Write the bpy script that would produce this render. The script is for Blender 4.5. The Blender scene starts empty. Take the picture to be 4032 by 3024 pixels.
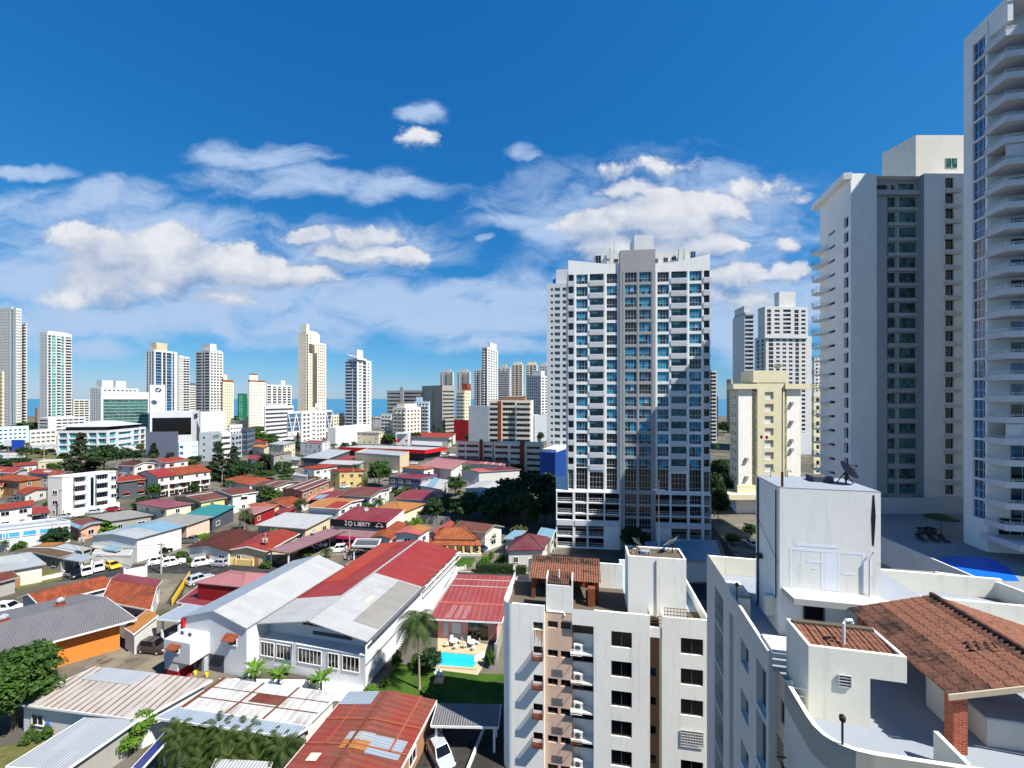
import bpy, math, random
import numpy as np
from mathutils import Vector
sc = bpy.context.scene
random.seed(11)
rng = np.random.default_rng(5)
R = math.radians
# ---------------------------------------------------------------- camera
H, F, CX, HY = 36.0, 1600.0, 2016.0, 1570.0      # eye height (m), focal length, principal column, horizon row of the 4032 px photo
cam = bpy.data.cameras.new('camera'); camo = bpy.data.objects.new('camera', cam); sc.collection.objects.link(camo)
camo.location = (0, 0, H); camo.rotation_euler = (R(90), 0, 0)
cam.sensor_width = 36; cam.lens = 36 * F / 4032; cam.shift_y = (HY - 1512) / 4032
cam.clip_start = 0.3; cam.clip_end = 90000
sc.camera = camo
sc.view_settings.view_transform = 'Standard'; sc.view_settings.look = 'None'
EXPO = 0.95; sc.view_settings.exposure = EXPO; GAIN = 2 ** EXPO; sc.view_settings.gamma = 1.0
# ---------------------------------------------------------------- sun and sky
SAZ = (0.87, -0.493); SEL = R(53)                # horizontal direction towards the sun, elevation
SUN = Vector((SAZ[0] * math.cos(SEL), SAZ[1] * math.cos(SEL), math.sin(SEL)))
sl = bpy.data.lights.new('sun', 'SUN'); sl.energy = 4.9; sl.angle = R(0.53); sl.color = (1.0, 0.95, 0.86)
so = bpy.data.objects.new('sun', sl); sc.collection.objects.link(so)
so.rotation_euler = SUN.to_track_quat('Z', 'Y').to_euler(); so.location = (60, -40, 200)
W = bpy.data.worlds.new('World'); sc.world = W; W.use_nodes = True
nt = W.node_tree; nt.nodes.clear()
class N:
 """tiny node-graph helper"""
 def __init__(s, tree): s.t = tree
 def node(s, typ, **kw):
  n = s.t.nodes.new(typ)
  for k, v in kw.items(): setattr(n, k, v)
  return n
 def put(s, sock, v):
  if isinstance(v, bpy.types.NodeSocket): s.t.links.new(v, sock)
  else:
   try: sock.default_value = v
   except Exception: sock.default_value = tuple(v) + (1.0,)
 def math(s, op, a, b=None, c=None, clamp=False):
  n = s.node('ShaderNodeMath', operation=op, use_clamp=clamp)
  for i, v in enumerate((a, b, c)):
   if v is not None: s.put(n.inputs[i], v)
  return n.outputs[0]
 def vec(s, op, a, b=None, c=None):
  n = s.node('ShaderNodeVectorMath', operation=op)
  for i, v in enumerate((a, b, c)):
   if v is not None: s.put(n.inputs[i], v)
  return n.outputs['Value' if op in ('DOT_PRODUCT', 'LENGTH') else 'Vector']
 def ramp(s, v, lo, hi, a=0.0, b=1.0, smooth=True):
  n = s.node('ShaderNodeMapRange', interpolation_type='SMOOTHSTEP' if smooth else 'LINEAR')
  s.put(n.inputs['Value'], v)
  for k, x in (('From Min', lo), ('From Max', hi), ('To Min', a), ('To Max', b)): s.put(n.inputs[k], x)
  return n.outputs['Result']
 def noise(s, vec, scale, detail=3, rough=0.5, dist=0.0):
  n = s.node('ShaderNodeTexNoise'); s.put(n.inputs['Vector'], vec)
  n.inputs['Scale'].default_value = scale; n.inputs['Detail'].default_value = detail
  n.inputs['Roughness'].default_value = rough; n.inputs['Distortion'].default_value = dist
  return n.outputs['Fac']
 def mix(s, f, a, b, mode='MIX'):
  n = s.node('ShaderNodeMix', data_type='RGBA', blend_type=mode)
  s.put(n.inputs[0], f); s.put(n.inputs[6], a); s.put(n.inputs[7], b)
  return n.outputs[2]
 def comb(s, x, y, z=0.0):
  n = s.node('ShaderNodeCombineXYZ')
  for i, v in enumerate((x, y, z)): s.put(n.inputs[i], v)
  return n.outputs[0]
 def sep(s, v):
  n = s.node('ShaderNodeSeparateXYZ'); s.put(n.inputs[0], v); return n.outputs
g = N(nt)
sky = g.node('ShaderNodeTexSky', sky_type='NISHITA'); sky.sun_disc = False
sky.sun_elevation = SEL; sky.sun_rotation = math.atan2(SAZ[0], SAZ[1]); sky.altitude = 60; sky.air_density = 1.0; sky.dust_density = 0.15; sky.ozone_density = 2.6
# grade of the clear sky: per channel curve in display units (deeper, cleaner blue than the physical sky)
sr = g.node('ShaderNodeSeparateColor'); nt.links.new(sky.outputs[0], sr.inputs[0])
ch = [g.math('MULTIPLY', g.math('POWER', g.math('MULTIPLY', sr.outputs[i], k), p), a * 10 / GAIN) for i, (k, p, a) in enumerate(((.081, 1.55, .80), (.122, .80, .60), (.16, .55, .74)))]
cc = g.node('ShaderNodeCombineColor')
for i in range(3): nt.links.new(ch[i], cc.inputs[i])
bgs = g.node('ShaderNodeBackground'); bgs.inputs['Strength'].default_value = 0.1
nt.links.new(cc.outputs[0], bgs.inputs['Color'])
# clouds: a function of the direction in the sky (u = x/y, v = z/y about the seaward axis)
tc = g.node('ShaderNodeTexCoord')
dx, dy, dz = g.sep(tc.outputs['Generated'])[:3]
ay = g.math('MAXIMUM', g.math('ABSOLUTE', dy), 0.03)
U = g.math('DIVIDE', dx, ay); V = g.math('DIVIDE', dz, ay)
UV = g.comb(U, V, 0.0)
def field(blobs, uv):
 out = None
 for (cx, cy, rx, ry, s) in blobs:
  k = 4032 / 2212
  u0, v0 = (cx * k - CX) / F, (HY - cy * k) / F
  iu, iv = F / (rx * k), F / (ry * k)
  q = g.vec('MULTIPLY_ADD', uv, (iu, iv, 0), (-u0 * iu, -v0 * iv, 0))
  b = g.math('MULTIPLY_ADD', g.vec('DOT_PRODUCT', q, q), -s, s)
  out = b if out is None else g.math('SMOOTH_MAX', out, b, 0.3)
 return out
CUM = [(190,520,110,40,1),(290,550,190,70,1.3),(450,580,200,56,1.25),(600,600,150,34,1),(690,590,60,18,.8),(330,625,170,48,.8),(480,645,90,30,.75),(155,640,70,26,.6),(260,590,150,60,1),
       (665,512,75,24,1),(770,510,95,32,1),(880,552,62,28,1),(770,548,140,26,1),(830,568,100,14,.7),(895,303,40,24,.45),
       (1290,490,105,44,1.25),(1440,470,165,62,1.4),(1560,460,70,36,1),(1340,535,130,44,1.2),(1480,535,130,40,1.2),(1345,415,60,26,.5),(1320,365,44,26,.35),(1410,360,36,20,.35),
       (1400,420,46,22,.45),(1500,360,40,18,.2),(1640,420,70,28,.35),(1590,600,90,36,1),(1690,590,66,30,1),(1715,535,40,20,.4),(1600,640,120,40,.8),(1690,400,26,16,.2)]
SOFT = [(90,610,260,60,1),(300,690,360,46,1),(650,700,170,30,.8),(800,650,330,50,.9),(1010,685,280,52,1),(1150,640,200,50,.8),(560,640,220,60,.9),(60,700,160,40,.8),
  (860,412,120,26,.8),(690,378,70,24,.5),(560,335,130,28,.6),(640,395,200,32,.5),(905,245,46,20,.6),(1125,330,36,14,.5),(1130,480,100,26,.75),(1180,500,80,40,.6),
  (60,372,80,14,.7),(240,425,120,38,.7),(60,450,140,36,.5),(1590,705,160,80,1),(430,490,90,34,.7),(1050,520,18,9,.7),(1000,610,30,9,.4),(180,745,110,26,.6),(1690,660,130,70,.9),(300,560,330,110,.7),(760,540,200,50,.5),(1430,480,300,110,.45),(1080,745,160,20,.6),(640,735,120,20,.5)]
warp = g.vec('MULTIPLY_ADD', g.comb(g.noise(UV, 7, 4), g.noise(g.vec('ADD', UV, (7, 3, 0)), 7, 4), 0), (0.11, 0.08, 0), (-0.055, -0.04, 0))
UVw = g.vec('ADD', UV, warp)
SUVc = g.vec('MULTIPLY', UV, (1.0, 1.35, 1))
n1 = g.noise(SUVc, 10.0, 10, 0.66, 0.3)
n1o = g.noise(g.vec('ADD', SUVc, (0.010, 0.022, 0)), 11.0, 5, 0.55, 0.25)
nb = g.noise(g.vec('ADD', SUVc, (3, 5, 0)), 4.0, 4, 0.5)
n2 = g.noise(g.vec('MULTIPLY', UVw, (1.0, 2.4, 1)), 6.0, 8, 0.62, 0.5)
fc = field(CUM, UVw); fs = field(SOFT, UVw)
fup = field(CUM, g.vec('ADD', UVw, (0.006, 0.030, 0)))
topn = g.ramp(g.math('SUBTRACT', fc, fup), -0.45, 0.75)            # 1 at the crisp upper rims, 0 at the fading bases
base = g.math('MULTIPLY_ADD', g.math('SUBTRACT', n1, 0.5), 3.0, g.math('MULTIPLY_ADD', g.math('SUBTRACT', nb, 0.5), 1.5, g.math('MULTIPLY_ADD', fc, 1.15, 0.22)))
width = g.math('MULTIPLY_ADD', topn, -0.65, 1.35)
dens = g.math('MULTIPLY', g.ramp(g.math('DIVIDE', base, width), 0.0, 1.0), g.ramp(fc, -1.3, -0.2))
sb = g.math('MULTIPLY_ADD', g.math('SUBTRACT', n2, 0.5), 3.4, fs)
dsoft = g.math('MULTIPLY', g.math('MULTIPLY', g.ramp(sb, -0.7, 0.9), g.ramp(fs, -1.6, 0.3)), 0.95)
relief = g.math('MULTIPLY_ADD', g.math('SUBTRACT', n1, n1o), 1.3, 0.20)
lit = g.math('ADD', relief, g.math('MULTIPLY_ADD', topn, 0.62, g.math('MULTIPLY', g.math('SUBTRACT', nb, 0.45), 0.8)), clamp=True)
def disp(r, g_, b): k = srgb0(r, g_, b); return (k[0] / GAIN, k[1] / GAIN, k[2] / GAIN, 1)
def srgb0(*c): return [(x / 255 / 12.92 if x <= 10 else ((x / 255 + 0.055) / 1.055) ** 2.4) for x in c]
ccol = g.mix(lit, disp(158, 178, 210), disp(232, 235, 241))
scol = disp(178, 204, 238)
alpha = g.math('MAXIMUM', dens, dsoft)
share = g.math('DIVIDE', dens, g.math('MAXIMUM', alpha, 0.001), clamp=True)
bgc = g.node('ShaderNodeBackground'); bgc.inputs['Strength'].default_value = 1.0
nt.links.new(g.mix(share, scol, ccol), bgc.inputs['Color'])
mx = g.node('ShaderNodeMixShader')
above = g.ramp(dz, 0.0, 0.03)
nt.links.new(g.math('MULTIPLY', alpha, above), mx.inputs[0]); nt.links.new(bgs.outputs[0], mx.inputs[1]); nt.links.new(bgc.outputs[0], mx.inputs[2])
wo = g.node('ShaderNodeOutputWorld'); nt.links.new(mx.outputs[0], wo.inputs['Surface'])
# ---------------------------------------------------------------- photo pixel -> world point
def P(x, y, Y): return Vector(((x - CX) / F * Y, Y, H - (y - HY) / F * Y))
def G(x, y, z=0.0):
 Y = (H - z) * F / (y - HY); return Vector(((x - CX) / F * Y, Y, z))
def zoom(ox, oy, s): return lambda x, y: (ox + s * x, oy + s * y)
S_ = 1000 / 2212
Z1, Z2, Z3, Z4 = zoom(0, 1100, S_), zoom(1000, 1100, S_), zoom(0, 1700, S_), zoom(1000, 1700, S_)
Z5, Z6, Z7, Z8 = zoom(0, 2274, S_), zoom(1000, 2274, S_), zoom(2000, 2274, S_), zoom(3032, 2274, S_)
Q1, Q2 = zoom(2000, 850, S_), zoom(2000, 1600, S_)
N3_ = zoom(1560, 2050, 700 / 2212)
class Fr:
 """facade frame: u to the right along the wall, v into the building, z up"""
 def __init__(s, x, y, yaw):
  s.o = Vector((x, y, 0)); s.yaw = R(yaw)
  s.u = Vector((math.cos(s.yaw), math.sin(s.yaw), 0)); s.v = Vector((-math.sin(s.yaw), math.cos(s.yaw), 0))
 def __call__(s, u, v, z): return s.o + s.u * u + s.v * v + Vector((0, 0, z))
 def U(s, px, v=0.0):
  k = (px - CX) / F; b = s.o + s.v * v
  return (k * b.y - b.x) / (s.u.x - k * s.u.y)
 def Z(s, px, py, v=0.0):
  p = s(s.U(px, v), v, 0); return H - (py - HY) / F * p.y
def frame2(p0, p1):
 """frame whose u runs p0 -> p1"""
 d = Vector(p1) - Vector(p0); return Fr(p0[0], p0[1], math.degrees(math.atan2(d.y, d.x))), Vector((d.x, d.y)).length
# ---------------------------------------------------------------- materials
def srgb(r, g_, b):
 f = lambda c: (c / 12.92 if c <= 0.04045 else ((c + 0.055) / 1.055) ** 2.4)
 return (f(r / 255), f(g_ / 255), f(b / 255), 1.0)
MATS = {}
def newmat(name):
 m = bpy.data.materials.new(name); m.use_nodes = True; m.node_tree.nodes.clear()
 n = N(m.node_tree); b = n.node('ShaderNodeBsdfPrincipled'); o = n.node('ShaderNodeOutputMaterial')
 m.node_tree.links.new(b.outputs[0], o.inputs['Surface']); MATS[name] = m
 return m, n, b
def sc_(c, k): return (min(1, c[0] * k), min(1, c[1] * k), min(1, c[2] * k), 1.0)
def plaster(name, c, dirt=0.25, streak=0.3, rough=0.85, dirtc=(0.10, 0.095, 0.085, 1), fine=True):
 m, n, b = newmat(name)
 t = n.node('ShaderNodeTexCoord'); uv = t.outputs['UV']; ob = n.node('ShaderNodeNewGeometry').outputs['Position']
 big = n.noise(ob, 0.22, 4, 0.6); st = n.noise(n.vec('MULTIPLY', uv, (1.6, 0.10, 1)), 1.3, 5, 0.65)
 col = n.mix(n.ramp(big, 0.35, 0.7, 0, 0.45), c, sc_(c, 0.84))
 col = n.mix(n.ramp(st, 0.52, 0.78, 0, streak), col, sc_(dirtc, 1.6))
 sp = n.noise(ob, 2.4, 5, 0.7)
 col = n.mix(n.ramp(sp, 0.58, 0.8, 0, dirt), col, dirtc)
 n.put(b.inputs['Base Color'], col); b.inputs['Roughness'].default_value = rough; b.inputs['Specular IOR Level'].default_value = 0.25
 if fine:
  bp = n.node('ShaderNodeBump'); bp.inputs['Strength'].default_value = 0.25; bp.inputs['Distance'].default_value = 0.02
  n.put(bp.inputs['Height'], n.noise(ob, 14, 3)); n.put(b.inputs['Normal'], bp.outputs[0])
 return m
def sheet(name, c, rust=0.2, rib=3.2, rustc=(0.10, 0.035, 0.015, 1), fade=0.25, rough=0.55, bump=0.6, panels=True, ribdark=0.12, lines=None):
 """painted or bare profiled metal sheet: ribs run down the slope (UV u is along the eave, in metres)"""
 c = sc_(c, .55); rustc = sc_(rustc, .8); gm_ = sum(c[:3]) / 3; c = tuple(x * .96 + gm_ * .04 for x in c[:3]) + (1.0,)
 m, n, b = newmat(name)
 t = n.node('ShaderNodeTexCoord'); uv = t.outputs['UV']; ob = n.node('ShaderNodeNewGeometry').outputs['Position']
 ux, uy, _ = n.sep(uv)[:3]
 w = n.math('SINE', n.math('MULTIPLY', ux, 2 * math.pi * rib)); w01 = n.math('MULTIPLY_ADD', w, 0.5, 0.5)
 big = n.noise(ob, 0.25, 5, 0.65); st = n.noise(n.vec('MULTIPLY', uv, (2.2, 0.22, 1)), 1.1, 5, 0.7)
 col = n.mix(n.ramp(big, 0.3, 0.75, 0, fade * 1.6), c, n.mix(0.35, sc_(c, 0.72), (0.30, 0.27, 0.25, 1)))
 if panels:
  wn = n.node('ShaderNodeTexWhiteNoise', noise_dimensions='2D')
  n.put(wn.inputs['Vector'], n.comb(n.math('FLOOR', n.math('MULTIPLY', ux, 0.95)), n.math('FLOOR', n.math('MULTIPLY', uy, 0.28)), 0))
  col = n.mix(n.math('MULTIPLY', wn.outputs['Value'], 0.35), col, sc_(c, 0.70))
 rf = n.math('MULTIPLY', n.ramp(n.math('MULTIPLY_ADD', big, 0.5, n.math('MULTIPLY', st, 0.5)), 0.56 - 0.16 * rust, 0.68, 0, 1), min(1, rust * 1.5))
 col = n.mix(rf, col, n.mix(n.noise(ob, 3, 4), rustc, sc_(rustc, 2.2)))
 col = n.mix(n.math('MULTIPLY', n.math('POWER', w01, 4.0), ribdark), col, sc_(c, 0.35))
 if lines:
  lw = n.math('ABSOLUTE', n.math('SUBTRACT', n.math('FRACT', n.math('MULTIPLY', ux, lines[0])), 0.5))
  col = n.mix(n.math('MULTIPLY', n.ramp(lw, lines[1] * .5, lines[1] * 1.1, lines[2], 0.0), n.ramp(st, .36, .52)), col, n.mix(big, rustc, sc_(rustc, 1.8)))
 n.put(b.inputs['Base Color'], col); b.inputs['Roughness'].default_value = rough; b.inputs['Specular IOR Level'].default_value = 0.3
 bp = n.node('ShaderNodeBump'); bp.inputs['Strength'].default_value = bump; bp.inputs['Distance'].default_value = 0.05
 n.put(bp.inputs['Height'], w); n.put(b.inputs['Normal'], bp.outputs[0])
 return m
def tile(name, c, stain=0.5, stainc=(0.022, 0.016, 0.014, 1)):
 c = sc_(c, .48); gm_ = sum(c[:3]) / 3; c = tuple(x * .9 + gm_ * .1 for x in c[:3]) + (1.0,)
 m, n, b = newmat(name)
 t = n.node('ShaderNodeTexCoord'); uv = t.outputs['UV']; ob = n.node('ShaderNodeNewGeometry').outputs['Position']
 ux, uy, _ = n.sep(uv)[:3]
 wn = n.node('ShaderNodeTexWhiteNoise', noise_dimensions='2D')
 n.put(wn.inputs['Vector'], n.comb(n.math('FLOOR', n.math('MULTIPLY', ux, 4.5)), n.math('FLOOR', n.math('MULTIPLY', uy, 2.8)), 0))
 col = n.mix(wn.outputs['Value'], sc_(c, 0.75), sc_(c, 1.25))
 st = n.noise(n.vec('MULTIPLY', uv, (1.2, 0.5, 1)), 0.9, 6, 0.72); big = n.noise(ob, 0.35, 4, 0.6)
 col = n.mix(n.ramp(n.math('MULTIPLY_ADD', big, 0.5, n.math('MULTIPLY', st, 0.5)), 0.44, 0.60, 0, stain), col, stainc); col = n.mix(n.ramp(n.noise(ob, 5.0, 4, .7), .55, .75, 0, .5), col, sc_(stainc, 1.6))
 w = n.math('SINE', n.math('MULTIPLY', ux, 2 * math.pi * 4.5)); r = n.math('FRACT', n.math('MULTIPLY', uy, 2.8))
 n.put(b.inputs['Base Color'], col); b.inputs['Roughness'].default_value = 0.85; b.inputs['Specular IOR Level'].default_value = 0.2
 bp = n.node('ShaderNodeBump'); bp.inputs['Strength'].default_value = 0.8; bp.inputs['Distance'].default_value = 0.06
 n.put(bp.inputs['Height'], n.math('ADD', w, n.math('MULTIPLY', r, -0.8))); n.put(b.inputs['Normal'], bp.outputs[0])
 return m
def glass(name, c, rough=0.08, vary=0.6, c2=None, spec=0.6):
 m, n, b = newmat(name)
 rnd = n.node('ShaderNodeObjectInfo').outputs['Random']
 ob = n.node('ShaderNodeNewGeometry').outputs['Position']
 wn = n.node('ShaderNodeTexWhiteNoise', noise_dimensions='3D'); n.put(wn.inputs['Vector'], n.vec('FLOOR', n.vec('MULTIPLY', ob, (1.3, 1.3, 0.9))))
 f = n.math('MULTIPLY_ADD', wn.outputs['Value'], 0.5, n.math('MULTIPLY', rnd, 0.5))
 col = n.mix(n.math('MULTIPLY', n.ramp(f, 0.25, 0.75), vary), c, c2 or sc_(c, 0.2))
 n.put(b.inputs['Base Color'], col); b.inputs['Roughness'].default_value = rough; b.inputs['Specular IOR Level'].default_value = spec
 return m
def plain(name, c, rough=0.5, metal=0.0, spec=0.4, var=0.12, scale=1.5):
 m, n, b = newmat(name)
 ob = n.node('ShaderNodeNewGeometry').outputs['Position']
 n.put(b.inputs['Base Color'], n.mix(n.noise(ob, scale, 4, 0.6), sc_(c, 1 - var), sc_(c, 1 + var)))
 b.inputs['Roughness'].default_value = rough; b.inputs['Metallic'].default_value = metal; b.inputs['Specular IOR Level'].default_value = spec
 return m
def leafmat(name, c1, c2, scale=0.5, trans=0.25):
 m, n, b = newmat(name)
 t = n.node('ShaderNodeTexCoord'); rnd = n.node('ShaderNodeObjectInfo').outputs['Random']
 nn = n.noise(t.outputs['Object'], scale, 4, 0.7); n2 = n.noise(t.outputs['Object'], scale * 7, 2)
 f = n.math('ADD', n.math('MULTIPLY_ADD', nn, 1.5, -0.55), n.math('MULTIPLY_ADD', n2, 0.7, n.math('MULTIPLY_ADD', rnd, 0.3, -0.35)), clamp=True)
 col = n.mix(f, c1, c2)
 n.put(b.inputs['Base Color'], col); b.inputs['Roughness'].default_value = 0.6; b.inputs['Specular IOR Level'].default_value = 0.25
 tr = n.node('ShaderNodeBsdfTranslucent'); n.put(tr.inputs['Color'], n.mix(0.4, col, (0.12, 0.2, 0.02, 1)))
 ms = n.node('ShaderNodeMixShader'); ms.inputs[0].default_value = trans
 o = [x for x in m.node_tree.nodes if x.type == 'OUTPUT_MATERIAL'][0]
 m.node_tree.links.new(b.outputs[0], ms.inputs[1]); m.node_tree.links.new(tr.outputs[0], ms.inputs[2]); m.node_tree.links.new(ms.outputs[0], o.inputs['Surface'])
 return m
# ---------------------------------------------------------------- mesh builder
OFF = {}
class MB:
 def __init__(s, fr=None): s.v = []; s.f = []; s.m = []; s.fr = fr
 def add(s, pts):
  i = len(s.v)
  for p in pts:
   if s.fr is not None: p = s.fr(*p)
   s.v.append((p[0], p[1], p[2]))
  return i
 def poly(s, pts, m=0):
  i = s.add(pts); s.f.append(tuple(range(i, i + len(pts)))); s.m.append(m); return s
 def box(s, u0, u1, v0, v1, z0, z1, m=0, bottom=True):
  i = s.add([(u0, v0, z0), (u1, v0, z0), (u1, v1, z0), (u0, v1, z0), (u0, v0, z1), (u1, v0, z1), (u1, v1, z1), (u0, v1, z1)])
  fs = [(4, 5, 6, 7), (0, 1, 5, 4), (1, 2, 6, 5), (2, 3, 7, 6), (3, 0, 4, 7)] + ([(3, 2, 1, 0)] if bottom else [])
  for f in fs: s.f.append(tuple(i + k for k in f)); s.m.append(m)
  return s
 def hexa(s, q0, q1, m=0):
  """solid between two quads (same winding, q1 above q0)"""
  i = s.add(list(q0) + list(q1))
  for f in ((4, 5, 6, 7), (0, 1, 5, 4), (1, 2, 6, 5), (2, 3, 7, 6), (3, 0, 4, 7), (3, 2, 1, 0)): s.f.append(tuple(i + k for k in f)); s.m.append(m)
  return s
 def prism(s, pts, z0, z1, m=0, mt=None):
  n = len(pts); i = s.add([(p[0], p[1], z0) for p in pts] + [(p[0], p[1], z1) for p in pts])
  for k in range(n):
   j = (k + 1) % n; s.f.append((i + k, i + j, i + n + j, i + n + k)); s.m.append(m)
  s.f.append(tuple(i + n + k for k in range(n))); s.m.append(m if mt is None else mt)
  s.f.append(tuple(i + n - 1 - k for k in range(n))); s.m.append(m)
  return s
 def tube(s, pts, rads, n=8, m=0, cap=True):
  pts = [Vector(p) for p in pts]
  if not hasattr(rads, '__len__'): rads = [rads] * len(pts)
  rings = []
  for k, p in enumerate(pts):
   d = (pts[min(k + 1, len(pts) - 1)] - pts[max(k - 1, 0)]).normalized()
   a = d.orthogonal().normalized() if abs(d.z) > 0.95 else d.cross(Vector((0, 0, 1))).normalized(); b = d.cross(a)
   rings.append(s.add([p + (a * math.cos(2 * math.pi * t / n) + b * math.sin(2 * math.pi * t / n)) * rads[k] for t in range(n)]))
  for k in range(len(rings) - 1):
   for t in range(n):
    s.f.append((rings[k] + t, rings[k + 1] + t, rings[k + 1] + (t + 1) % n, rings[k] + (t + 1) % n)); s.m.append(m)
  if cap:
   s.f.append(tuple(rings[-1] + t for t in range(n))); s.m.append(m)
   s.f.append(tuple(rings[0] + n - 1 - t for t in range(n))); s.m.append(m)
  return s
 def lathe(s, c, prof, n=12, m=0):
  c = Vector(c); rings = [s.add([c + Vector((r * math.cos(2 * math.pi * t / n), r * math.sin(2 * math.pi * t / n), z)) for t in range(n)]) for r, z in prof]
  for k in range(len(rings) - 1):
   for t in range(n):
    s.f.append((rings[k] + t, rings[k] + (t + 1) % n, rings[k + 1] + (t + 1) % n, rings[k + 1] + t)); s.m.append(m)
  s.f.append(tuple(rings[-1] + t for t in range(n))); s.m.append(m)
  return s
 def wall(s, W, z0, z1, holes, depth=0.2, m=0, mr=None, v=0.0, u0=0.0):
  """front wall in the frame's u-z plane with real openings and reveals; holes = (u0, u1, z0, z1)"""
  mr = m if mr is None else mr
  us = sorted({round(x, 3) for h in holes for x in h[:2]} | {u0, u0 + W}); zs = sorted({round(x, 3) for h in holes for x in h[2:4]} | {z0, z1})
  us = [x for x in us if u0 - 1e-6 <= x <= u0 + W + 1e-6]; zs = [x for x in zs if z0 - 1e-6 <= x <= z1 + 1e-6]
  H_ = np.zeros((len(us) - 1, len(zs) - 1), bool)
  ua, za = np.array(us), np.array(zs); uc, zc = (ua[1:] + ua[:-1]) / 2, (za[1:] + za[:-1]) / 2
  for h in holes: H_[np.ix_((uc > h[0]) & (uc < h[1]), (zc > h[2]) & (zc < h[3]))] = True
  for j in range(len(zs) - 1):                      # merge runs along u
   k = 0
   while k < len(us) - 1:
    if H_[k, j]: k += 1; continue
    e = k
    while e < len(us) - 1 and not H_[e, j]: e += 1
    s.poly([(us[k], v, zs[j]), (us[e], v, zs[j]), (us[e], v, zs[j + 1]), (us[k], v, zs[j + 1])], m); k = e
  for h in holes:
   a, b, c, d = max(h[0], u0), min(h[1], u0 + W), max(h[2], z0), min(h[3], z1)
   if b <= a or d <= c: continue
   w = v + depth
   s.poly([(a, v, c), (a, w, c), (a, w, d), (a, v, d)][::-1], mr); s.poly([(b, v, c), (b, w, c), (b, w, d), (b, v, d)], mr)
   s.poly([(a, v, c), (b, v, c), (b, w, c), (a, w, c)], mr); s.poly([(a, v, d), (b, v, d), (b, w, d), (a, w, d)][::-1], mr)
  return s
 def mesh(s, name, mats, off=(0, 0, 0)):
  me = bpy.data.meshes.new(name)
  V_ = np.array(s.v, dtype=np.float64).reshape(-1, 3) - np.array(off)
  me.from_pydata(V_.tolist(), [], s.f)
  for m in mats: me.materials.append(MATS[m] if isinstance(m, str) else m)
  me.polygons.foreach_set('material_index', s.m)
  uvs(me, V_ + np.array(off)); me.update()
  return me
 def build(s, name, mats, parent=None, off=None):
  if isinstance(mats, (str, bpy.types.Material)): mats = [mats]
  if off is None: off = OFF.get(parent.name, (0, 0, 0)) if parent else (0, 0, 0)
  o = bpy.data.objects.new(name, s.mesh(name, mats, off)); sc.collection.objects.link(o)
  if parent: o.parent = parent; OFF[o.name] = off
  return o
def uvs(me, V_):
 n = len(me.polygons)
 if n == 0: return
 nor = np.zeros(n * 3); me.polygons.foreach_get('normal', nor); nor = nor.reshape(-1, 3)
 lt = np.zeros(n, int); me.polygons.foreach_get('loop_total', lt)
 li = np.zeros(len(me.loops), int); me.loops.foreach_get('vertex_index', li)
 hx = np.stack([-nor[:, 1], nor[:, 0], np.zeros(n)], 1); L = np.linalg.norm(hx, axis=1)
 flat = L < 1e-4; hx[flat] = (1, 0, 0); hx /= np.maximum(np.linalg.norm(hx, axis=1), 1e-9)[:, None]
 vy = np.cross(nor, hx); fi = np.repeat(np.arange(n), lt); p = V_[li]
 uv = np.stack([(p * hx[fi]).sum(1), (p * vy[fi]).sum(1)], 1)
 l = me.uv_layers.new(name='uv'); l.data.foreach_set('uv', uv.astype(np.float32).ravel())
def tag(o, label, cat, group=None):
 o['label'] = label; o['category'] = cat
 if group: o['group'] = group
 return o
def thing(name, label, cat, loc, group=None):
 o = bpy.data.objects.new(name, None); sc.collection.objects.link(o); o.empty_display_size = 0.5
 o.location = loc; OFF[o.name] = tuple(loc); tag(o, label, cat, group); return o
def structure(o): o['kind'] = 'structure'; return o
def inst(name, me, parent, loc, rz=0.0, scale=None):
 """a part (shared mesh) at a world position under parent"""
 o = bpy.data.objects.new(name, me); sc.collection.objects.link(o); o.parent = parent
 o.location = Vector(loc) - Vector(OFF[parent.name]); o.rotation_euler = (0, 0, rz); OFF[o.name] = OFF[parent.name]
 if scale: o.scale = scale
 return o
def dup(root, loc, rz=0.0, label=None, group=None, scale=None):
 def cp(o, par):
  c = o.copy(); sc.collection.objects.link(c)
  if par is not None: c.parent = par
  for ch in KIDS.get(o, []): cp(ch, c)
  return c
 r = cp(root, None); r.location = loc; r.rotation_euler = (0, 0, rz)
 if scale: r.scale = scale
 if label: r['label'] = label
 if group: r['group'] = group
 return r
KIDS = {}
def kids(root):
 for o in list(bpy.data.objects):
  if o.parent is not None and o not in KIDS.setdefault(o.parent, []): KIDS[o.parent].append(o)
# ---------------------------------------------------------------- palette
WHITE = srgb(200, 200, 197); OFFW = srgb(202, 200, 191); CREAM = srgb(208, 200, 174); YCREAM = srgb(214, 206, 174)
plaster('white', WHITE, .08, .16); plaster('white_clean', srgb(198, 200, 203), .05, .10); plaster('offwhite', OFFW, .15, .25); plaster('cream', CREAM, .10, .15)
plaster('yellow_cream', YCREAM, .18, .3); plaster('beige', srgb(196, 178, 150), .15, .2); plaster('peach', srgb(208, 178, 158), .22, .25); plaster('concrete', srgb(150, 148, 142), .3, .4)
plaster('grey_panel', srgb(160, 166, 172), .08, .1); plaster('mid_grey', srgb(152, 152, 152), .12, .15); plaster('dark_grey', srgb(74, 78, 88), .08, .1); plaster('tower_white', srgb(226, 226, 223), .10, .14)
plaster('slate', srgb(92, 98, 116), .06, .06); plaster('orange_wall', srgb(224, 122, 52), .10, .14); plaster('brown_wall', srgb(150, 112, 84), .2, .2); plaster('terracotta', srgb(124, 68, 48), .15, .2)
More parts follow.
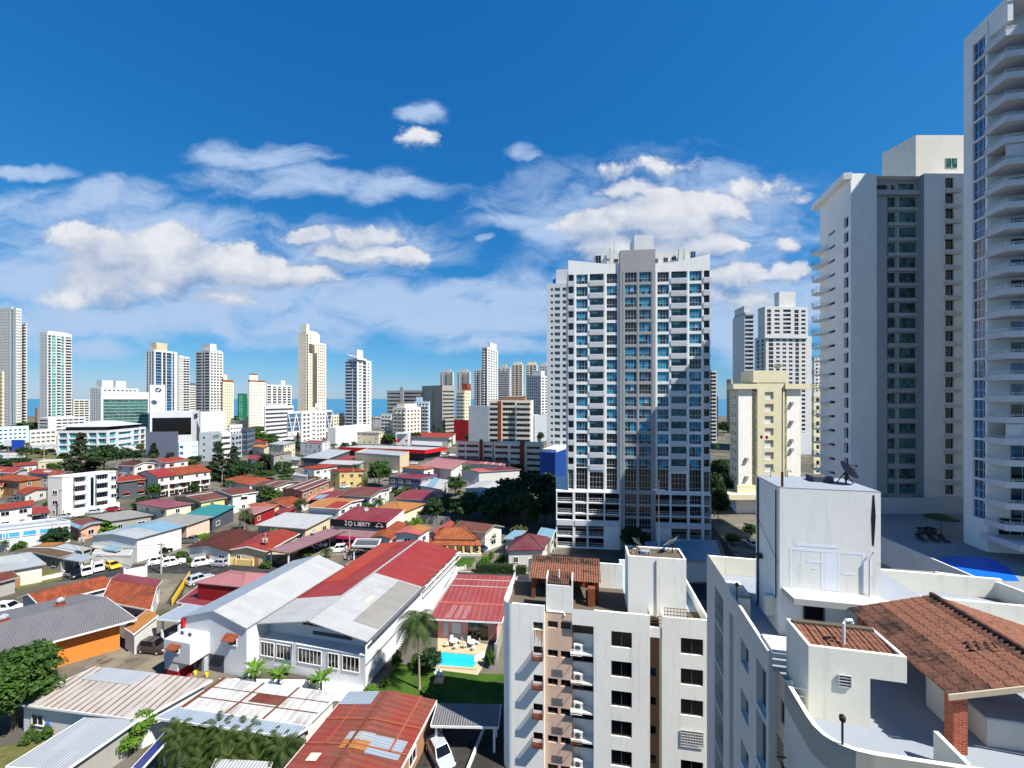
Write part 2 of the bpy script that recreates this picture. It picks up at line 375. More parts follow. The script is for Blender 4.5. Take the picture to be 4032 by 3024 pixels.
plaster('salmon', srgb(226, 164, 138), .12, .15); plaster('pink_wall', srgb(220, 150, 138), .1, .1); plaster('red_wall', srgb(138, 24, 30), .1, .1); plaster('yellow_wall', srgb(226, 198, 128), .1, .15)
plaster('ltblue_wall', srgb(190, 214, 226), .1, .15); plaster('green_wall', srgb(24, 92, 60), .1, .1); plaster('blue_mesh', srgb(12, 58, 128), .08, .06); plaster('sand_cream', srgb(228, 217, 196), .08, .1)
plaster('old_white', srgb(236, 234, 226), .24, .32, dirtc=(.07, .068, .06, 1)); plaster('roof_concrete', srgb(88, 80, 68), .55, .4, dirtc=(.03, .027, .022, 1)); plaster('roof_blue_paint', srgb(150, 168, 178), .22, .15)
plaster('roof_grey_paint', srgb(136, 143, 153), .5, .0); plaster('paint_patch', srgb(238, 240, 244), .02, .04); plaster('black_board', srgb(26, 25, 30), .02, .02); plaster('terrace_cream', srgb(228, 224, 208), .14, .2)
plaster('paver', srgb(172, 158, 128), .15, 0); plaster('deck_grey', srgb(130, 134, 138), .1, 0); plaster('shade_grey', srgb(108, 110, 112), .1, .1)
sheet('galv', srgb(196, 204, 211), .12); sheet('galv_blue', srgb(176, 192, 210), .05, fade=.12); sheet('white_sheet', srgb(212, 214, 215), .16, fade=.12); sheet('grey_sheet', srgb(176, 174, 168), .25)
sheet('grey_red_sheet', srgb(150, 148, 152), .12, rib=4.0, bump=.9, ribdark=.35); sheet('red_sheet', srgb(176, 52, 50), .08, fade=.14); sheet('crimson_sheet', srgb(152, 42, 56), .08, fade=.2); sheet('orange_red', srgb(206, 70, 40), .08, fade=.12)
sheet('dusty_rose', srgb(160, 84, 100), .10); sheet('pink_sheet', srgb(200, 130, 132), .08); sheet('mauve_sheet', srgb(172, 128, 136), .22); sheet('maroon_sheet', srgb(120, 40, 56), .1); sheet('teal_sheet', srgb(40, 152, 158), .05, fade=.15)
sheet('sky_sheet', srgb(140, 188, 216), .06, fade=.15); sheet('orange_sheet', srgb(206, 136, 62), .1, fade=.12); sheet('salmon_sheet', srgb(216, 104, 92), .05); sheet('blue_deep', srgb(36, 52, 140), .05)
sheet('brown_sheet', srgb(126, 66, 48), .3); sheet('rust_sheet', srgb(132, 56, 38), .85, fade=.4); sheet('rust_red', srgb(170, 66, 50), .9, fade=.45, rib=1.6); sheet('white_rust', srgb(232, 232, 228), .42, rib=1.1, panels=False, bump=.3)
sheet('ribbed_rust', srgb(216, 208, 200), .30, rib=.0, bump=0, lines=(1.15, .16, .85)); sheet('pool_red', srgb(176, 74, 74), .5, rib=1.2, rustc=(.20, .05, .04, 1)); sheet('warehouse_beige', srgb(196, 186, 170), .06); sheet('brown_olive', srgb(110, 88, 58), .5)
tile('tile_brown', srgb(144, 74, 50), .55); tile('tile_orange', srgb(222, 122, 66), .25); tile('tile_red', srgb(206, 72, 50), .28); tile('tile_rust', srgb(206, 98, 52), .4); tile('tile_clay', srgb(186, 108, 82), .92)
tile('tile_dark', srgb(122, 58, 46), .5)
glass('glass_dark', srgb(24, 28, 36)); glass('glass_teal', srgb(24, 140, 172), c2=srgb(16, 70, 96), vary=.8, spec=.3, rough=.15); glass('glass_bal', srgb(62, 116, 128), c2=srgb(30, 56, 66), vary=.8, spec=.3, rough=.15); plain('curtain', srgb(120, 170, 190), .8); glass('glass_green', srgb(64, 120, 112), c2=srgb(24, 44, 46), vary=.9)
glass('glass_blue', srgb(26, 100, 148), c2=srgb(8, 28, 52), vary=.9); glass('glass_aqua', srgb(40, 150, 160), c2=srgb(18, 70, 84), vary=.8); glass('glass_sky', srgb(70, 160, 206), vary=.4); glass('glass_black', srgb(10, 11, 15), vary=.2)
glass('glass_brown', srgb(52, 46, 40)); glass('glass_seagreen', srgb(80, 170, 158), c2=srgb(20, 80, 84), vary=.8); glass('carglass', srgb(14, 16, 20), .05, .2)
plain('alu', srgb(196, 198, 200), .4, .3); plain('dark_metal', srgb(40, 38, 36), .5, .2); plain('steel', srgb(150, 154, 158), .35, .6); plain('fascia_grey', srgb(146, 142, 136), .7); plain('fascia_brown', srgb(96, 62, 50), .7); plain('white_paint', srgb(214, 214, 212), .5); plain('bronze_frame', srgb(84, 80, 78), .5)
plain('pole_concrete', srgb(158, 154, 146), .85); plain('cable', srgb(26, 26, 28), .6); plain('asphalt', srgb(74, 75, 78), .9, var=.3, scale=.35); plain('black', srgb(16, 16, 18), .7); plain('gold', srgb(196, 160, 40), .6)
plain('rubber', srgb(22, 22, 23), .8); plain('lamp_white', srgb(240, 240, 236), .2); plain('lamp_red', srgb(150, 12, 12), .2); plain('brick_base', srgb(160, 72, 46), .9); plain('pool_water', srgb(30, 168, 206), .06, var=.06, spec=.5)
plain('pool_blue', srgb(16, 96, 200), .35, var=.1, spec=.15); plain('trunk', srgb(96, 80, 62), .9, var=.35, scale=4); plain('palm_trunk', srgb(150, 138, 120), .9, var=.25, scale=6); plain('red_paint', srgb(186, 24, 30), .5); plain('magenta', srgb(196, 20, 90), .5)
plain('yellow_paint', srgb(238, 196, 40), .5); plain('orange_paint', srgb(138, 74, 48), .6); plain('blue_paint', srgb(30, 70, 170), .5); plain('white_line', srgb(222, 222, 214), .8); plain('kerb', srgb(176, 172, 162), .9); plain('rust', srgb(92, 50, 34), .9, var=.4, scale=3)
plain('purple', srgb(72, 40, 120), .5); plain('stain_rust', srgb(176, 122, 60), .9, var=.5, scale=3)
for nm, c in (('car_white', (232, 232, 232)), ('car_silver', (168, 174, 182)), ('car_grey', (96, 98, 102)), ('car_black', (18, 18, 20)), ('car_red', (150, 16, 22)), ('car_yellow', (232, 190, 30)), ('car_brown', (62, 52, 50)), ('car_blue', (40, 60, 110))):
 m, n, b = newmat(nm); b.inputs['Base Color'].default_value = srgb(*c); b.inputs['Roughness'].default_value = .25; b.inputs['Coat Weight'].default_value = .6; b.inputs['Metallic'].default_value = .1
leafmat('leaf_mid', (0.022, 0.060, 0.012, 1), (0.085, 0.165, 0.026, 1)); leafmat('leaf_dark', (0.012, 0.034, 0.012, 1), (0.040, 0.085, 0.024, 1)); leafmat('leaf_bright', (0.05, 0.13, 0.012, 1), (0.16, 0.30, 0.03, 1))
leafmat('leaf_casuarina', (0.020, 0.036, 0.018, 1), (0.060, 0.085, 0.040, 1)); leafmat('leaf_palm', (0.014, 0.038, 0.008, 1), (0.055, 0.095, 0.016, 1), 1.2); leafmat('leaf_areca', (0.012, 0.034, 0.006, 1), (0.08, 0.105, 0.015, 1), 1.0)
leafmat('leaf_olive', (0.05, 0.06, 0.02, 1), (0.15, 0.13, 0.045, 1)); leafmat('hedge_leaf', (0.025, 0.05, 0.012, 1), (0.07, 0.11, 0.03, 1), 1.5)
def claymat(name, c, dirt):
 m, n, b = newmat(name); ob = n.node('ShaderNodeNewGeometry').outputs['Position']
 a = n.noise(ob, 1.1, 5, .7); f = n.noise(ob, 9.0, 5, .75); wn = n.node('ShaderNodeTexWhiteNoise', noise_dimensions='3D'); n.put(wn.inputs['Vector'], n.vec('FLOOR', n.vec('MULTIPLY', ob, (4.2, 4.2, 12.0))))
 col = n.mix(n.math('MULTIPLY', wn.outputs['Value'], .5), sc_(c, 1.15), sc_(c, .7)); col = n.mix(n.ramp(f, .48, .72, 0, .75), col, (.026, .018, .015, 1)); col = n.mix(n.ramp(a, .60 - dirt * .22, .74 - dirt * .14, 0, .9), col, (.022, .018, .016, 1))
 n.put(b.inputs['Base Color'], col); b.inputs['Roughness'].default_value = .92; b.inputs['Specular IOR Level'].default_value = .15
 bp = n.node('ShaderNodeBump'); bp.inputs['Strength'].default_value = .6; bp.inputs['Distance'].default_value = .03; n.put(bp.inputs['Height'], f); n.put(b.inputs['Normal'], bp.outputs[0])
claymat('clay', (.205, .092, .060, 1), .15); claymat('clay_dirty', (.13, .062, .044, 1), .75); plaster('canopy_paint', srgb(176, 175, 168), .1, .1)
def brickmat():
 m, n, b = newmat('brick')
 t = n.node('ShaderNodeTexCoord'); br = n.node('ShaderNodeTexBrick'); n.put(br.inputs['Vector'], t.outputs['UV'])
 br.inputs['Color1'].default_value = srgb(176, 84, 54); br.inputs['Color2'].default_value = srgb(140, 58, 36); br.inputs['Mortar'].default_value = srgb(196, 140, 110)
 br.inputs['Scale'].default_value = 1.0; br.inputs['Brick Width'].default_value = .22; br.inputs['Row Height'].default_value = .085; br.inputs['Mortar Size'].default_value = .008
 n.put(b.inputs['Base Color'], br.outputs['Color']); b.inputs['Roughness'].default_value = .9
brickmat()
def groundmat(name, cs, scale, rough=.95, thr=(.4, .6)):
 cs = [sc_(c_, .52) for c_ in cs]
 m, n, b = newmat(name); ob = n.node('ShaderNodeNewGeometry').outputs['Position']
 a = n.noise(ob, scale, 6, .65); a2 = n.noise(n.vec('ADD', ob, (50, 20, 0)), scale * 3.1, 5, .65); a3 = n.noise(ob, scale * 22, 3, .6)
 col = n.mix(n.ramp(a, *thr), cs[0], cs[1]); col = n.mix(n.ramp(a2, .52, .68), col, cs[2]); col = n.mix(n.math('MULTIPLY', a3, .35), col, sc_(cs[1], .45))
 n.put(b.inputs['Base Color'], col); b.inputs['Roughness'].default_value = rough; b.inputs['Specular IOR Level'].default_value = .15
groundmat('ground', (srgb(150, 144, 132), srgb(112, 108, 98), srgb(92, 96, 60)), .045)
groundmat('lawn', (srgb(62, 104, 34), srgb(84, 122, 40), srgb(112, 110, 58)), .35)
groundmat('dry_lawn', (srgb(112, 120, 60), srgb(138, 132, 84), srgb(88, 104, 46)), .3)
groundmat('old_concrete', (srgb(172, 162, 142), srgb(140, 130, 112), srgb(96, 88, 74)), .16)
groundmat('road_tar', (srgb(86, 86, 88), srgb(66, 66, 70), srgb(104, 102, 98)), .12)
groundmat('dark_paving', (srgb(70, 68, 66), srgb(88, 86, 82), srgb(54, 52, 50)), .2)
def seamat():
 m, n, b = newmat('sea'); ob = n.node('ShaderNodeNewGeometry').outputs['Position']
 w = n.noise(n.vec('MULTIPLY', ob, (.004, .0012, 1)), 1.0, 4, .6)
 n.put(b.inputs['Base Color'], n.mix(w, srgb(20, 92, 130), srgb(36, 116, 146))); b.inputs['Roughness'].default_value = .35; b.inputs['Specular IOR Level'].default_value = .2
 bp = n.node('ShaderNodeBump'); bp.inputs['Strength'].default_value = .3; bp.inputs['Distance'].default_value = 1.0
 n.put(bp.inputs['Height'], n.noise(n.vec('MULTIPLY', ob, (.15, .05, 1)), 1.0, 3)); n.put(b.inputs['Normal'], bp.outputs[0])
seamat()
# ---------------------------------------------------------------- windows, panes, balconies
CACHE = {}
def pane_mesh(w, h, gm, frame=None, nu=1, rows=(1.0,), fw=.06, dep=.05, blind=None):
 """one window: glazing in an outer frame with mullions; x along the wall, -y outwards, origin at the lower left corner"""
 key = ('pane', round(w, 2), round(h, 2), gm, frame, nu, rows, fw, blind)
 if key in CACHE: return CACHE[key]
 mb = MB(); mb.poly([(0, 0, 0), (w, 0, 0), (w, 0, h), (0, 0, h)], 0); mats = [gm]
 if frame:
  mats.append(frame); f = fw
  mb.box(0, w, -dep, -.002, 0, f, 1); mb.box(0, w, -dep, -.002, h - f, h, 1); mb.box(0, f, -dep, -.002, f, h - f, 1); mb.box(w - f, w, -dep, -.002, f, h - f, 1)
  for k in range(1, nu): x = w * k / nu; mb.box(x - f / 2, x + f / 2, -dep, -.003, f, h - f, 1)
  z = 0
  for r in rows[:-1]:
   z += r * h; mb.box(f, w - f, -dep * .9, -.004, z - f / 2, z + f / 2, 1)
 me = mb.mesh('window', mats); CACHE[key] = me; return me
def housewin_mesh(w, h, gm='glass_dark', frame='white_paint', nu=2):
 key = ('hw', round(w, 1), round(h, 1), gm, frame, nu)
 if key in CACHE: return CACHE[key]
 mb = MB(); f = .09
 mb.poly([(0, -.012, 0), (w, -.012, 0), (w, -.012, h), (0, -.012, h)], 0)
 mb.box(-f, w + f, -.10, 0, -f, 0, 1); mb.box(-f, w + f, -.07, 0, h, h + f, 1); mb.box(-f, 0, -.07, 0, 0, h, 1); mb.box(w, w + f, -.07, 0, 0, h, 1)
 for k in range(1, nu): x = w * k / nu; mb.box(x - .03, x + .03, -.05, -.014, 0, h, 1)
 me = mb.mesh('window', [gm, frame]); CACHE[key] = me; return me
def balcony_mesh(w, d, rail, kind='solid', slab=.22, hgt=.95, mat='white'):
 key = ('bal', round(w, 1), d, rail, kind, mat)
 if key in CACHE: return CACHE[key]
 mb = MB(); mb.box(0, w, -d, -.003, -slab, 0, 0)
 if kind == 'solid':
  mb.box(0, w, -d, -d + .12, .002, hgt, 1); mb.box(0, .12, -d + .12, -.003, .002, hgt, 1); mb.box(w - .12, w, -d + .12, -.003, .002, hgt, 1)
 else:
  for z in (.35, .65, .95): mb.box(0, w, -d, -d + .05, z - .05, z, 1)
  k = max(2, int(w / 1.2))
  for i in range(k + 1): x = (w - .05) * i / k; mb.box(x, x + .05, -d - .002, -d + .052, .002, .96, 1)
 me = mb.mesh('balcony', [mat, rail]); CACHE[key] = me; return me
KZ = {'w': (.32, .86), 'W': (.12, .92), 's': (.40, .78), 'g': (.06, .97), 'b': (.08, .84), 'r': (.36, .95), 'd': (.34, .82), 'n': (.25, .90)}
def facade(fr, Wd, z0, z1, cols, fh, n, mb, panes, bals, gm, depth=.25, m=0, skip_top=0.0, zs=None, rail='white', bd=1.1):
 """one wall of a tower: holes for every window of n storeys counted from the top"""
 holes = []
 ztop = z1 - skip_top
 for k in range(n):
  zb = ztop - (k + 1) * fh
  if zb < z0 - .01: break
  for c in cols:
   a, b, kd = c[0] * Wd, c[1] * Wd, c[2]; gmat = c[3] if len(c) > 3 else gm
   lo, hi = KZ[kd]; h = (a, b, zb + lo * fh, zb + hi * fh); holes.append(h)
   dep = 1.2 if kd == 'r' else depth
   panes.append((fr, h, dep, gmat, kd))
   if kd == 'b': bals.append((fr, (a - .15, b + .15, zb + .06 * fh), rail, bd))
 mb.wall(Wd, z0, z1, holes, depth, m)
def add_panes(root, panes, cap, frame, nu_w=1.3, name='window'):
 rest = MB(); mats = []
 order = sorted(range(len(panes)), key=lambda i: -panes[i][1][3])
 for j, i in enumerate(order):
  fr, h, dep, gm, kd = panes[i]; w, hh = h[1] - h[0], h[3] - h[2]
  if j < cap:
   nu = max(1, int(round(w / nu_w)))
   me = pane_mesh(w, hh, gm, frame, nu, (1.0,))
   inst(name, me, root, fr(h[0], dep, h[2]), fr.yaw)
  else:
   if gm not in mats: mats.append(gm)
   rest.poly([fr(h[0], dep, h[2]), fr(h[1], dep, h[2]), fr(h[1], dep, h[3]), fr(h[0], dep, h[3])], mats.index(gm))
 if rest.f:
  o = rest.build('window_glazing', mats, root); o['kind'] = 'stuff'
def add_bals(root, bals, cap, wallm):
 rest = MB();
 for j, (fr, (a, b, z), rail, d) in enumerate(sorted(bals, key=lambda t: -t[1][2])):
  if j < cap: inst('balcony', balcony_mesh(b - a, d, rail, mat=wallm), root, fr(a, 0, z), fr.yaw)
  else:
   rest.fr = fr; rest.box(a, b, -d, -.003, z - .2, z + .95, 0)
 if rest.f: rest.fr = None; rest.build('balcony_row', [wallm], root)['kind'] = 'stuff'
def tower(name, label, Y, px, ytop, yaw, wall, c1, c2, fh=3.0, gm='glass_dark', side='R', depth=15, frame='white_paint', roof='offwhite', top=1.6, boxes=(), cap=100, zbase=0.0, group='towers of the city', rev=.3, roofline=True, cat='tower', bd=1.1, parapet=None):
 A, B, C = px
 if side == 'R' and A is not None and C is not None and B > 1450 and B - A < 14 and C - B > 14: B = C - .05 * (C - A); c1, c2 = c2, c1; swapped = True
 else: swapped = False
 kB = (B - CX) / F; b = Vector((kB * Y, Y)); yw = R(yaw)
 u = Vector((math.cos(yw), math.sin(yw))); v = Vector((-math.sin(yw), math.cos(yw)))
 def along(d, x):
  k = (x - CX) / F; den = d.x - k * d.y; r = (k * b.y - b.x) / den if abs(den) > .12 else -1
  return r if 0 < r < 90 else depth
 if side == 'R':
  s = along(-u, A) if A is not None else depth; t = along(v, C) if C is not None else depth
  p0, p1, p2 = b - u * s, b, b + v * t; p3 = p0 + v * t
 else:
  t = along(v, A) if A is not None else depth; s = along(u, C) if C is not None else depth
  p0, p1, p2 = b + v * t, b, b + u * s; p3 = p0 + u * s
 z1 = H - (ytop - HY) / F * Y
 n = int((z1 - zbase - top) / fh)
 root = thing(name, label, cat, (b.x, b.y, 0), group)
 mb = MB(); panes = []; bals = []
 for q0, q1, cols in ((p0, p1, c1), (p1, p2, c2)):
  fr, L = frame2((q0.x, q0.y), (q1.x, q1.y)); mb.fr = fr
  facade(fr, L, zbase, z1, cols, fh, n, mb, panes, bals, gm, rev, 0, top, bd=bd)
 mb.fr = None
 for q0, q1 in ((p2, p3), (p3, p0)): mb.poly([(q0.x, q0.y, zbase), (q1.x, q1.y, zbase), (q1.x, q1.y, z1), (q0.x, q0.y, z1)])
 ins = 1.0
 mb.poly([(q.x, q.y, z1 - .6) for q in (p0, p1, p2, p3)])
 mb.build('wall', [wall], root)
 add_panes(root, panes, cap, frame); add_bals(root, bals, 60, wall)
 pl = MB(); d1 = (p1 - p0) if side == 'R' and (swapped or depth == -1) else (p2 - p1); d2 = (p2 - p1) if swapped else (p0 - p1); o = p0 if swapped else p1
 for bx in boxes:
  f0, f1, g0, g1, yt = bx[:5]; bm = bx[5] if len(bx) > 5 else wall; z0b = bx[6] if len(bx) > 6 else z1 - .6
  q = [o + d1 * f + d2 * gg for f, gg in ((f0, g0), (f1, g0), (f1, g1), (f0, g1))]
  zt = H - (yt - HY) / F * q[0].y
  MB().prism([(k.x, k.y) for k in q], z0b, zt).build(bx[7] if len(bx) > 7 else 'penthouse', [bm], root)
 if parapet:
  MB().prism([((q.x - b.x) * 1.0 + b.x, q.y) for q in (p0, p1, p2, p3)], z1, z1 + .02).build('roof', [roof], root)
 return root, ((p3, p0, p1, p2, z1) if swapped else (p0, p1, p2, p3, z1))
def even(n, kind, a=.06, b=.94, fill=.6, *gm):
 w = (b - a) / n; return [(a + w * (i + .5 - fill / 2), a + w * (i + .5 + fill / 2), kind) + gm for i in range(n)]
# ---------------------------------------------------------------- houses
FOOT = []
def house(name, label, q, ze, roof='gable', ridge='AB', rise=1.0, rm='red_sheet', wm='white', storeys=1, cat='house', group=None, patches=(), inset=.45, open_=False, win=True, win_sides=('AB', 'BC'), gm='glass_dark', zb=0.0, fascia='white_paint', sp=3.2, awn=None, thick=.14, wsize=(1.4, 1.1), door=True, posts='white_paint', world=None, seed=None, ribs=None):
 A, B, C, D = [(G(*p, ze) if not isinstance(p, Vector) else p) if p is not None else None for p in q]
 if D is None: D = A + C - B
 if B is None: B = A + C - D
 if A is None: A = B + D - C
 if C is None: C = B + D - A
 A, B, C, D = [Vector((p.x, p.y, 0)) for p in (A, B, C, D)]
 r_ = random.Random(seed if seed is not None else sum(map(ord, label)))
 def pt(s, t, z): return (A * (1 - s) + B * s) * (1 - t) + (D * (1 - s) + C * s) * t + Vector((0, 0, z))
 la, lb = (B - A).length, (C - B).length
 def hgt(s, t):
  if roof == 'gable': return ze + rise * (1 - abs(2 * t - 1) if ridge == 'AB' else 1 - abs(2 * s - 1))
  if roof == 'shed': return ze + rise * (t if ridge == 'AB' else s)
  if roof == 'shedr': return ze + rise * (1 - (t if ridge == 'AB' else s))
  if roof == 'hip':
   sa, tb = min(s, 1 - s) * la, min(t, 1 - t) * lb; return ze + rise * min(1, min(sa, tb) / (min(la, lb) / 2))
  return ze
 root = thing(name, label, cat, tuple(pt(.5, .5, zb)), group); FOOT.append((pt(.5, .5, 0), la / 2, lb / 2, (B - A).normalized()))
 rb = MB()
 def slope(ss, ts, off=0.0, m=0, b=None, th=thick):
  b = b or rb; q1 = [pt(s, t, hgt(s, t) + off + th) for s, t in ((ss[0], ts[0]), (ss[1], ts[0]), (ss[1], ts[1]), (ss[0], ts[1]))]
  q0 = [Vector((p.x, p.y, p.z - th)) for p in q1]; b.hexa(q0, q1, m)
 if roof in ('gable',):
  if ridge == 'AB': slope((0, 1), (0, .5)); slope((0, 1), (.5, 1))
  else: slope((0, .5), (0, 1)); slope((.5, 1), (0, 1))
 elif roof in ('shed', 'shedr'): slope((0, 1), (0, 1))
 elif roof == 'hip':
  m_ = min(la, lb) / 2; sa, tb = m_ / la, m_ / lb
  c = [pt(0, 0, ze), pt(1, 0, ze), pt(1, 1, ze), pt(0, 1, ze)]
  if la >= lb: r0, r1 = pt(sa, .5, ze + rise), pt(1 - sa, .5, ze + rise); fs = [(c[0], c[1], r1, r0), (c[1], c[2], r1), (c[2], c[3], r0, r1), (c[3], c[0], r0)]
  else: r0, r1 = pt(.5, tb, ze + rise), pt(.5, 1 - tb, ze + rise); fs = [(c[0], c[1], r0), (c[1], c[2], r1, r0), (c[2], c[3], r1), (c[3], c[0], r0, r1)]
  up = Vector((0, 0, thick))
  for f in fs: rb.poly([p + up for p in f]); rb.poly([p for p in f][::-1])
  for i in range(4): a_, b_ = c[i], c[(i + 1) % 4]; rb.poly([a_, b_, b_ + up, a_ + up])
  cap = MB();
  for a_, b_ in ((r0, r1), (r0, c[0]), (r0, c[3]), (r1, c[2]), (r1, c[1])):
   if la < lb: break
   cap.tube([a_ + up, b_ + up], .13, 5)
  if la < lb:
   for a_, b_ in ((r0, r1), (r0, c[0]), (r0, c[1]), (r1, c[2]), (r1, c[3])): cap.tube([a_ + up, b_ + up], .13, 5)
 else:
  rb.prism([pt(0, 0, 0), pt(1, 0, 0), pt(1, 1, 0), pt(0, 1, 0)], ze - .05, ze + .12)
  e = .25
  for (s0, s1, t0, t1) in ((0, 1, 0, e / lb), (0, 1, 1 - e / lb, 1), (0, e / la, e / lb, 1 - e / lb), (1 - e / la, 1, e / lb, 1 - e / lb)):
   rb.prism([pt(s, t, 0) for s, t in ((s0, t0), (s1, t0), (s1, t1), (s0, t1))], ze + .121, ze + .5, 1)
 ro = rb.build('roof', [rm, wm] if roof == 'flat' else [rm], root)
 if roof == 'hip': cap.build('ridge_cap', [rm], ro)
 for p_ in patches:
  s0, s1, t0, t1, pm = p_[:5]; pb = MB()
  cuts = [(s0, s1, t0, t1)]
  if roof == 'gable':
   if ridge == 'AB' and t0 < .5 < t1: cuts = [(s0, s1, t0, .5), (s0, s1, .5, t1)]
   if ridge == 'BC' and s0 < .5 < s1: cuts = [(s0, .5, t0, t1), (.5, s1, t0, t1)]
  for c_ in cuts: slope(c_[:2], c_[2:], thick + (p_[5] if len(p_) > 5 else 0) * .02 + (.12 if roof == 'flat' else 0), 0, pb, .035)
  pb.build('roof_sheet', [pm], ro)
 if fascia == 'white_paint' and group: fascia = ('white_paint', 'fascia_grey', None, 'fascia_brown', 'fascia_grey')[r_.randrange(5)]
 if roof in ('gable', 'shed', 'shedr') and fascia:
  fb = MB()
  for (s0, t0), (s1, t1) in (((0, 0), (1, 0)), ((1, 0), (1, 1)), ((0, 0), (0, 1))):
   segs = [((s0, t0), (s1, t1))]
   if roof == 'gable' and ((ridge == 'AB') != (t0 == t1)): sm, tm = (s0 + s1) / 2, (t0 + t1) / 2; segs = [((s0, t0), (sm, tm)), ((sm, tm), (s1, t1))]
   for (a0, b0), (a1, b1) in segs:
    p, q_ = pt(a0, b0, hgt(a0, b0)), pt(a1, b1, hgt(a1, b1)); d = (q_ - p); n_ = Vector((d.y, -d.x, 0)).normalized() * .06
    if (p + q_).xy.dot(n_.xy) > ((pt(.5, .5, 0)) * 2).xy.dot(n_.xy): pass
    else: n_ = -n_
    up = Vector((0, 0, thick + .015)); dn = Vector((0, 0, -.07)); o1 = n_ * .05
    fb.hexa([p + dn + o1, q_ + dn + o1, q_ + dn + n_, p + dn + n_], [p + up + o1, q_ + up + o1, q_ + up + n_, p + up + n_])
  fb.build('fascia', [fascia], ro)
 si, ti = inset / la, inset / lb
 cs = [(si, ti), (1 - si, ti), (1 - si, 1 - ti), (si, 1 - ti)]
 if open_:
  k = 0
  for s in np.linspace(si, 1 - si, max(2, int(la / 5) + 1)):
   for t in (ti, 1 - ti):
    p = pt(s, t, 0); MB().box(p.x - .12, p.x + .12, p.y - .12, p.y + .12, zb, hgt(s, t) - .01).build('post', [posts], root)
 else:
  wb = MB()
  for i in range(4):
   (a0, b0), (a1, b1) = cs[i], cs[(i + 1) % 4]; am, bm = (a0 + a1) / 2, (b0 + b1) / 2
   wb.poly([pt(a0, b0, zb), pt(a1, b1, zb), pt(a1, b1, hgt(a1, b1) - .002), pt(am, bm, hgt(am, bm) - .002), pt(a0, b0, hgt(a0, b0) - .002)])
  wo_ = wb.build('wall', [wm], root)
  if win:
   fl = (ze - zb) / storeys
   for side in win_sides:
    p, q_ = {'AB': (pt(*cs[0], 0), pt(*cs[1], 0)), 'BC': (pt(*cs[1], 0), pt(*cs[2], 0)), 'DA': (pt(*cs[3], 0), pt(*cs[0], 0))}[side]
    fr, L = frame2((p.x, p.y), (q_.x, q_.y)); nwin = max(1, int(L / sp)); w, h = wsize
    for st in range(storeys):
     for k in range(nwin):
      x = (k + .5) * L / nwin - w / 2; z = zb + st * fl + min(1.0, fl * .36)
      if door and st == 0 and k == nwin // 2 and side == 'AB':
       mb = MB(fr); mb.box(x, x + 1.0, -.05, -.004, zb + .02, zb + 2.1); d = mb.build('door', ['brown_wall'], root)
       continue
      if r_.random() < .12: continue
      ww = w * (1 if r_.random() < .7 else .6)
      inst('window', housewin_mesh(ww, min(h, fl * .5), gm), root, fr(x, -.004, z), fr.yaw)
      if awn and r_.random() < .6:
       ab = MB(fr); ab.hexa([(x - .2, -.75, z + h - .12), (x + w + .2, -.75, z + h - .12), (x + w + .2, -.01, z + h + .32), (x - .2, -.01, z + h + .32)], [(x - .2, -.75, z + h - .06), (x + w + .2, -.75, z + h - .06), (x + w + .2, -.01, z + h + .38), (x - .2, -.01, z + h + .38)]); ab.build('awning', [awn], root)
 return root, pt, hgt, (la, lb)
def along_frame(root_pt, cs0, cs1):
 p, q = root_pt(*cs0, 0), root_pt(*cs1, 0); return frame2((p.x, p.y), (q.x, q.y))
# ---------------------------------------------------------------- plants
def leaves_obj(pos, nor, size, seed, aspect=1.0):
 r = np.random.default_rng(seed); n = len(pos)
 t = r.normal(size=(n, 3)); t -= (t * nor).sum(1)[:, None] * nor; t /= np.linalg.norm(t, axis=1)[:, None]; b = np.cross(nor, t)
 s = size * r.uniform(.6, 1.3, n)[:, None]
 v = np.stack([pos - t * s * aspect, pos - b * s * .55, pos + t * s * aspect, pos + b * s * .55], 1).reshape(-1, 3)
 f = np.arange(4 * n).reshape(-1, 4); return v, f
def mesh_np(name, v, f, mats):
 me = bpy.data.meshes.new(name); me.vertices.add(len(v)); me.vertices.foreach_set('co', v.astype(np.float32).ravel())
 me.loops.add(f.size); me.loops.foreach_set('vertex_index', f.ravel().astype(np.int32))
 me.polygons.add(len(f)); me.polygons.foreach_set('loop_start', np.arange(0, f.size, f.shape[1], dtype=np.int32)); me.polygons.foreach_set('loop_total', np.full(len(f), f.shape[1], np.int32))
 for m in mats: me.materials.append(MATS[m])
 me.update(calc_edges=True); return me
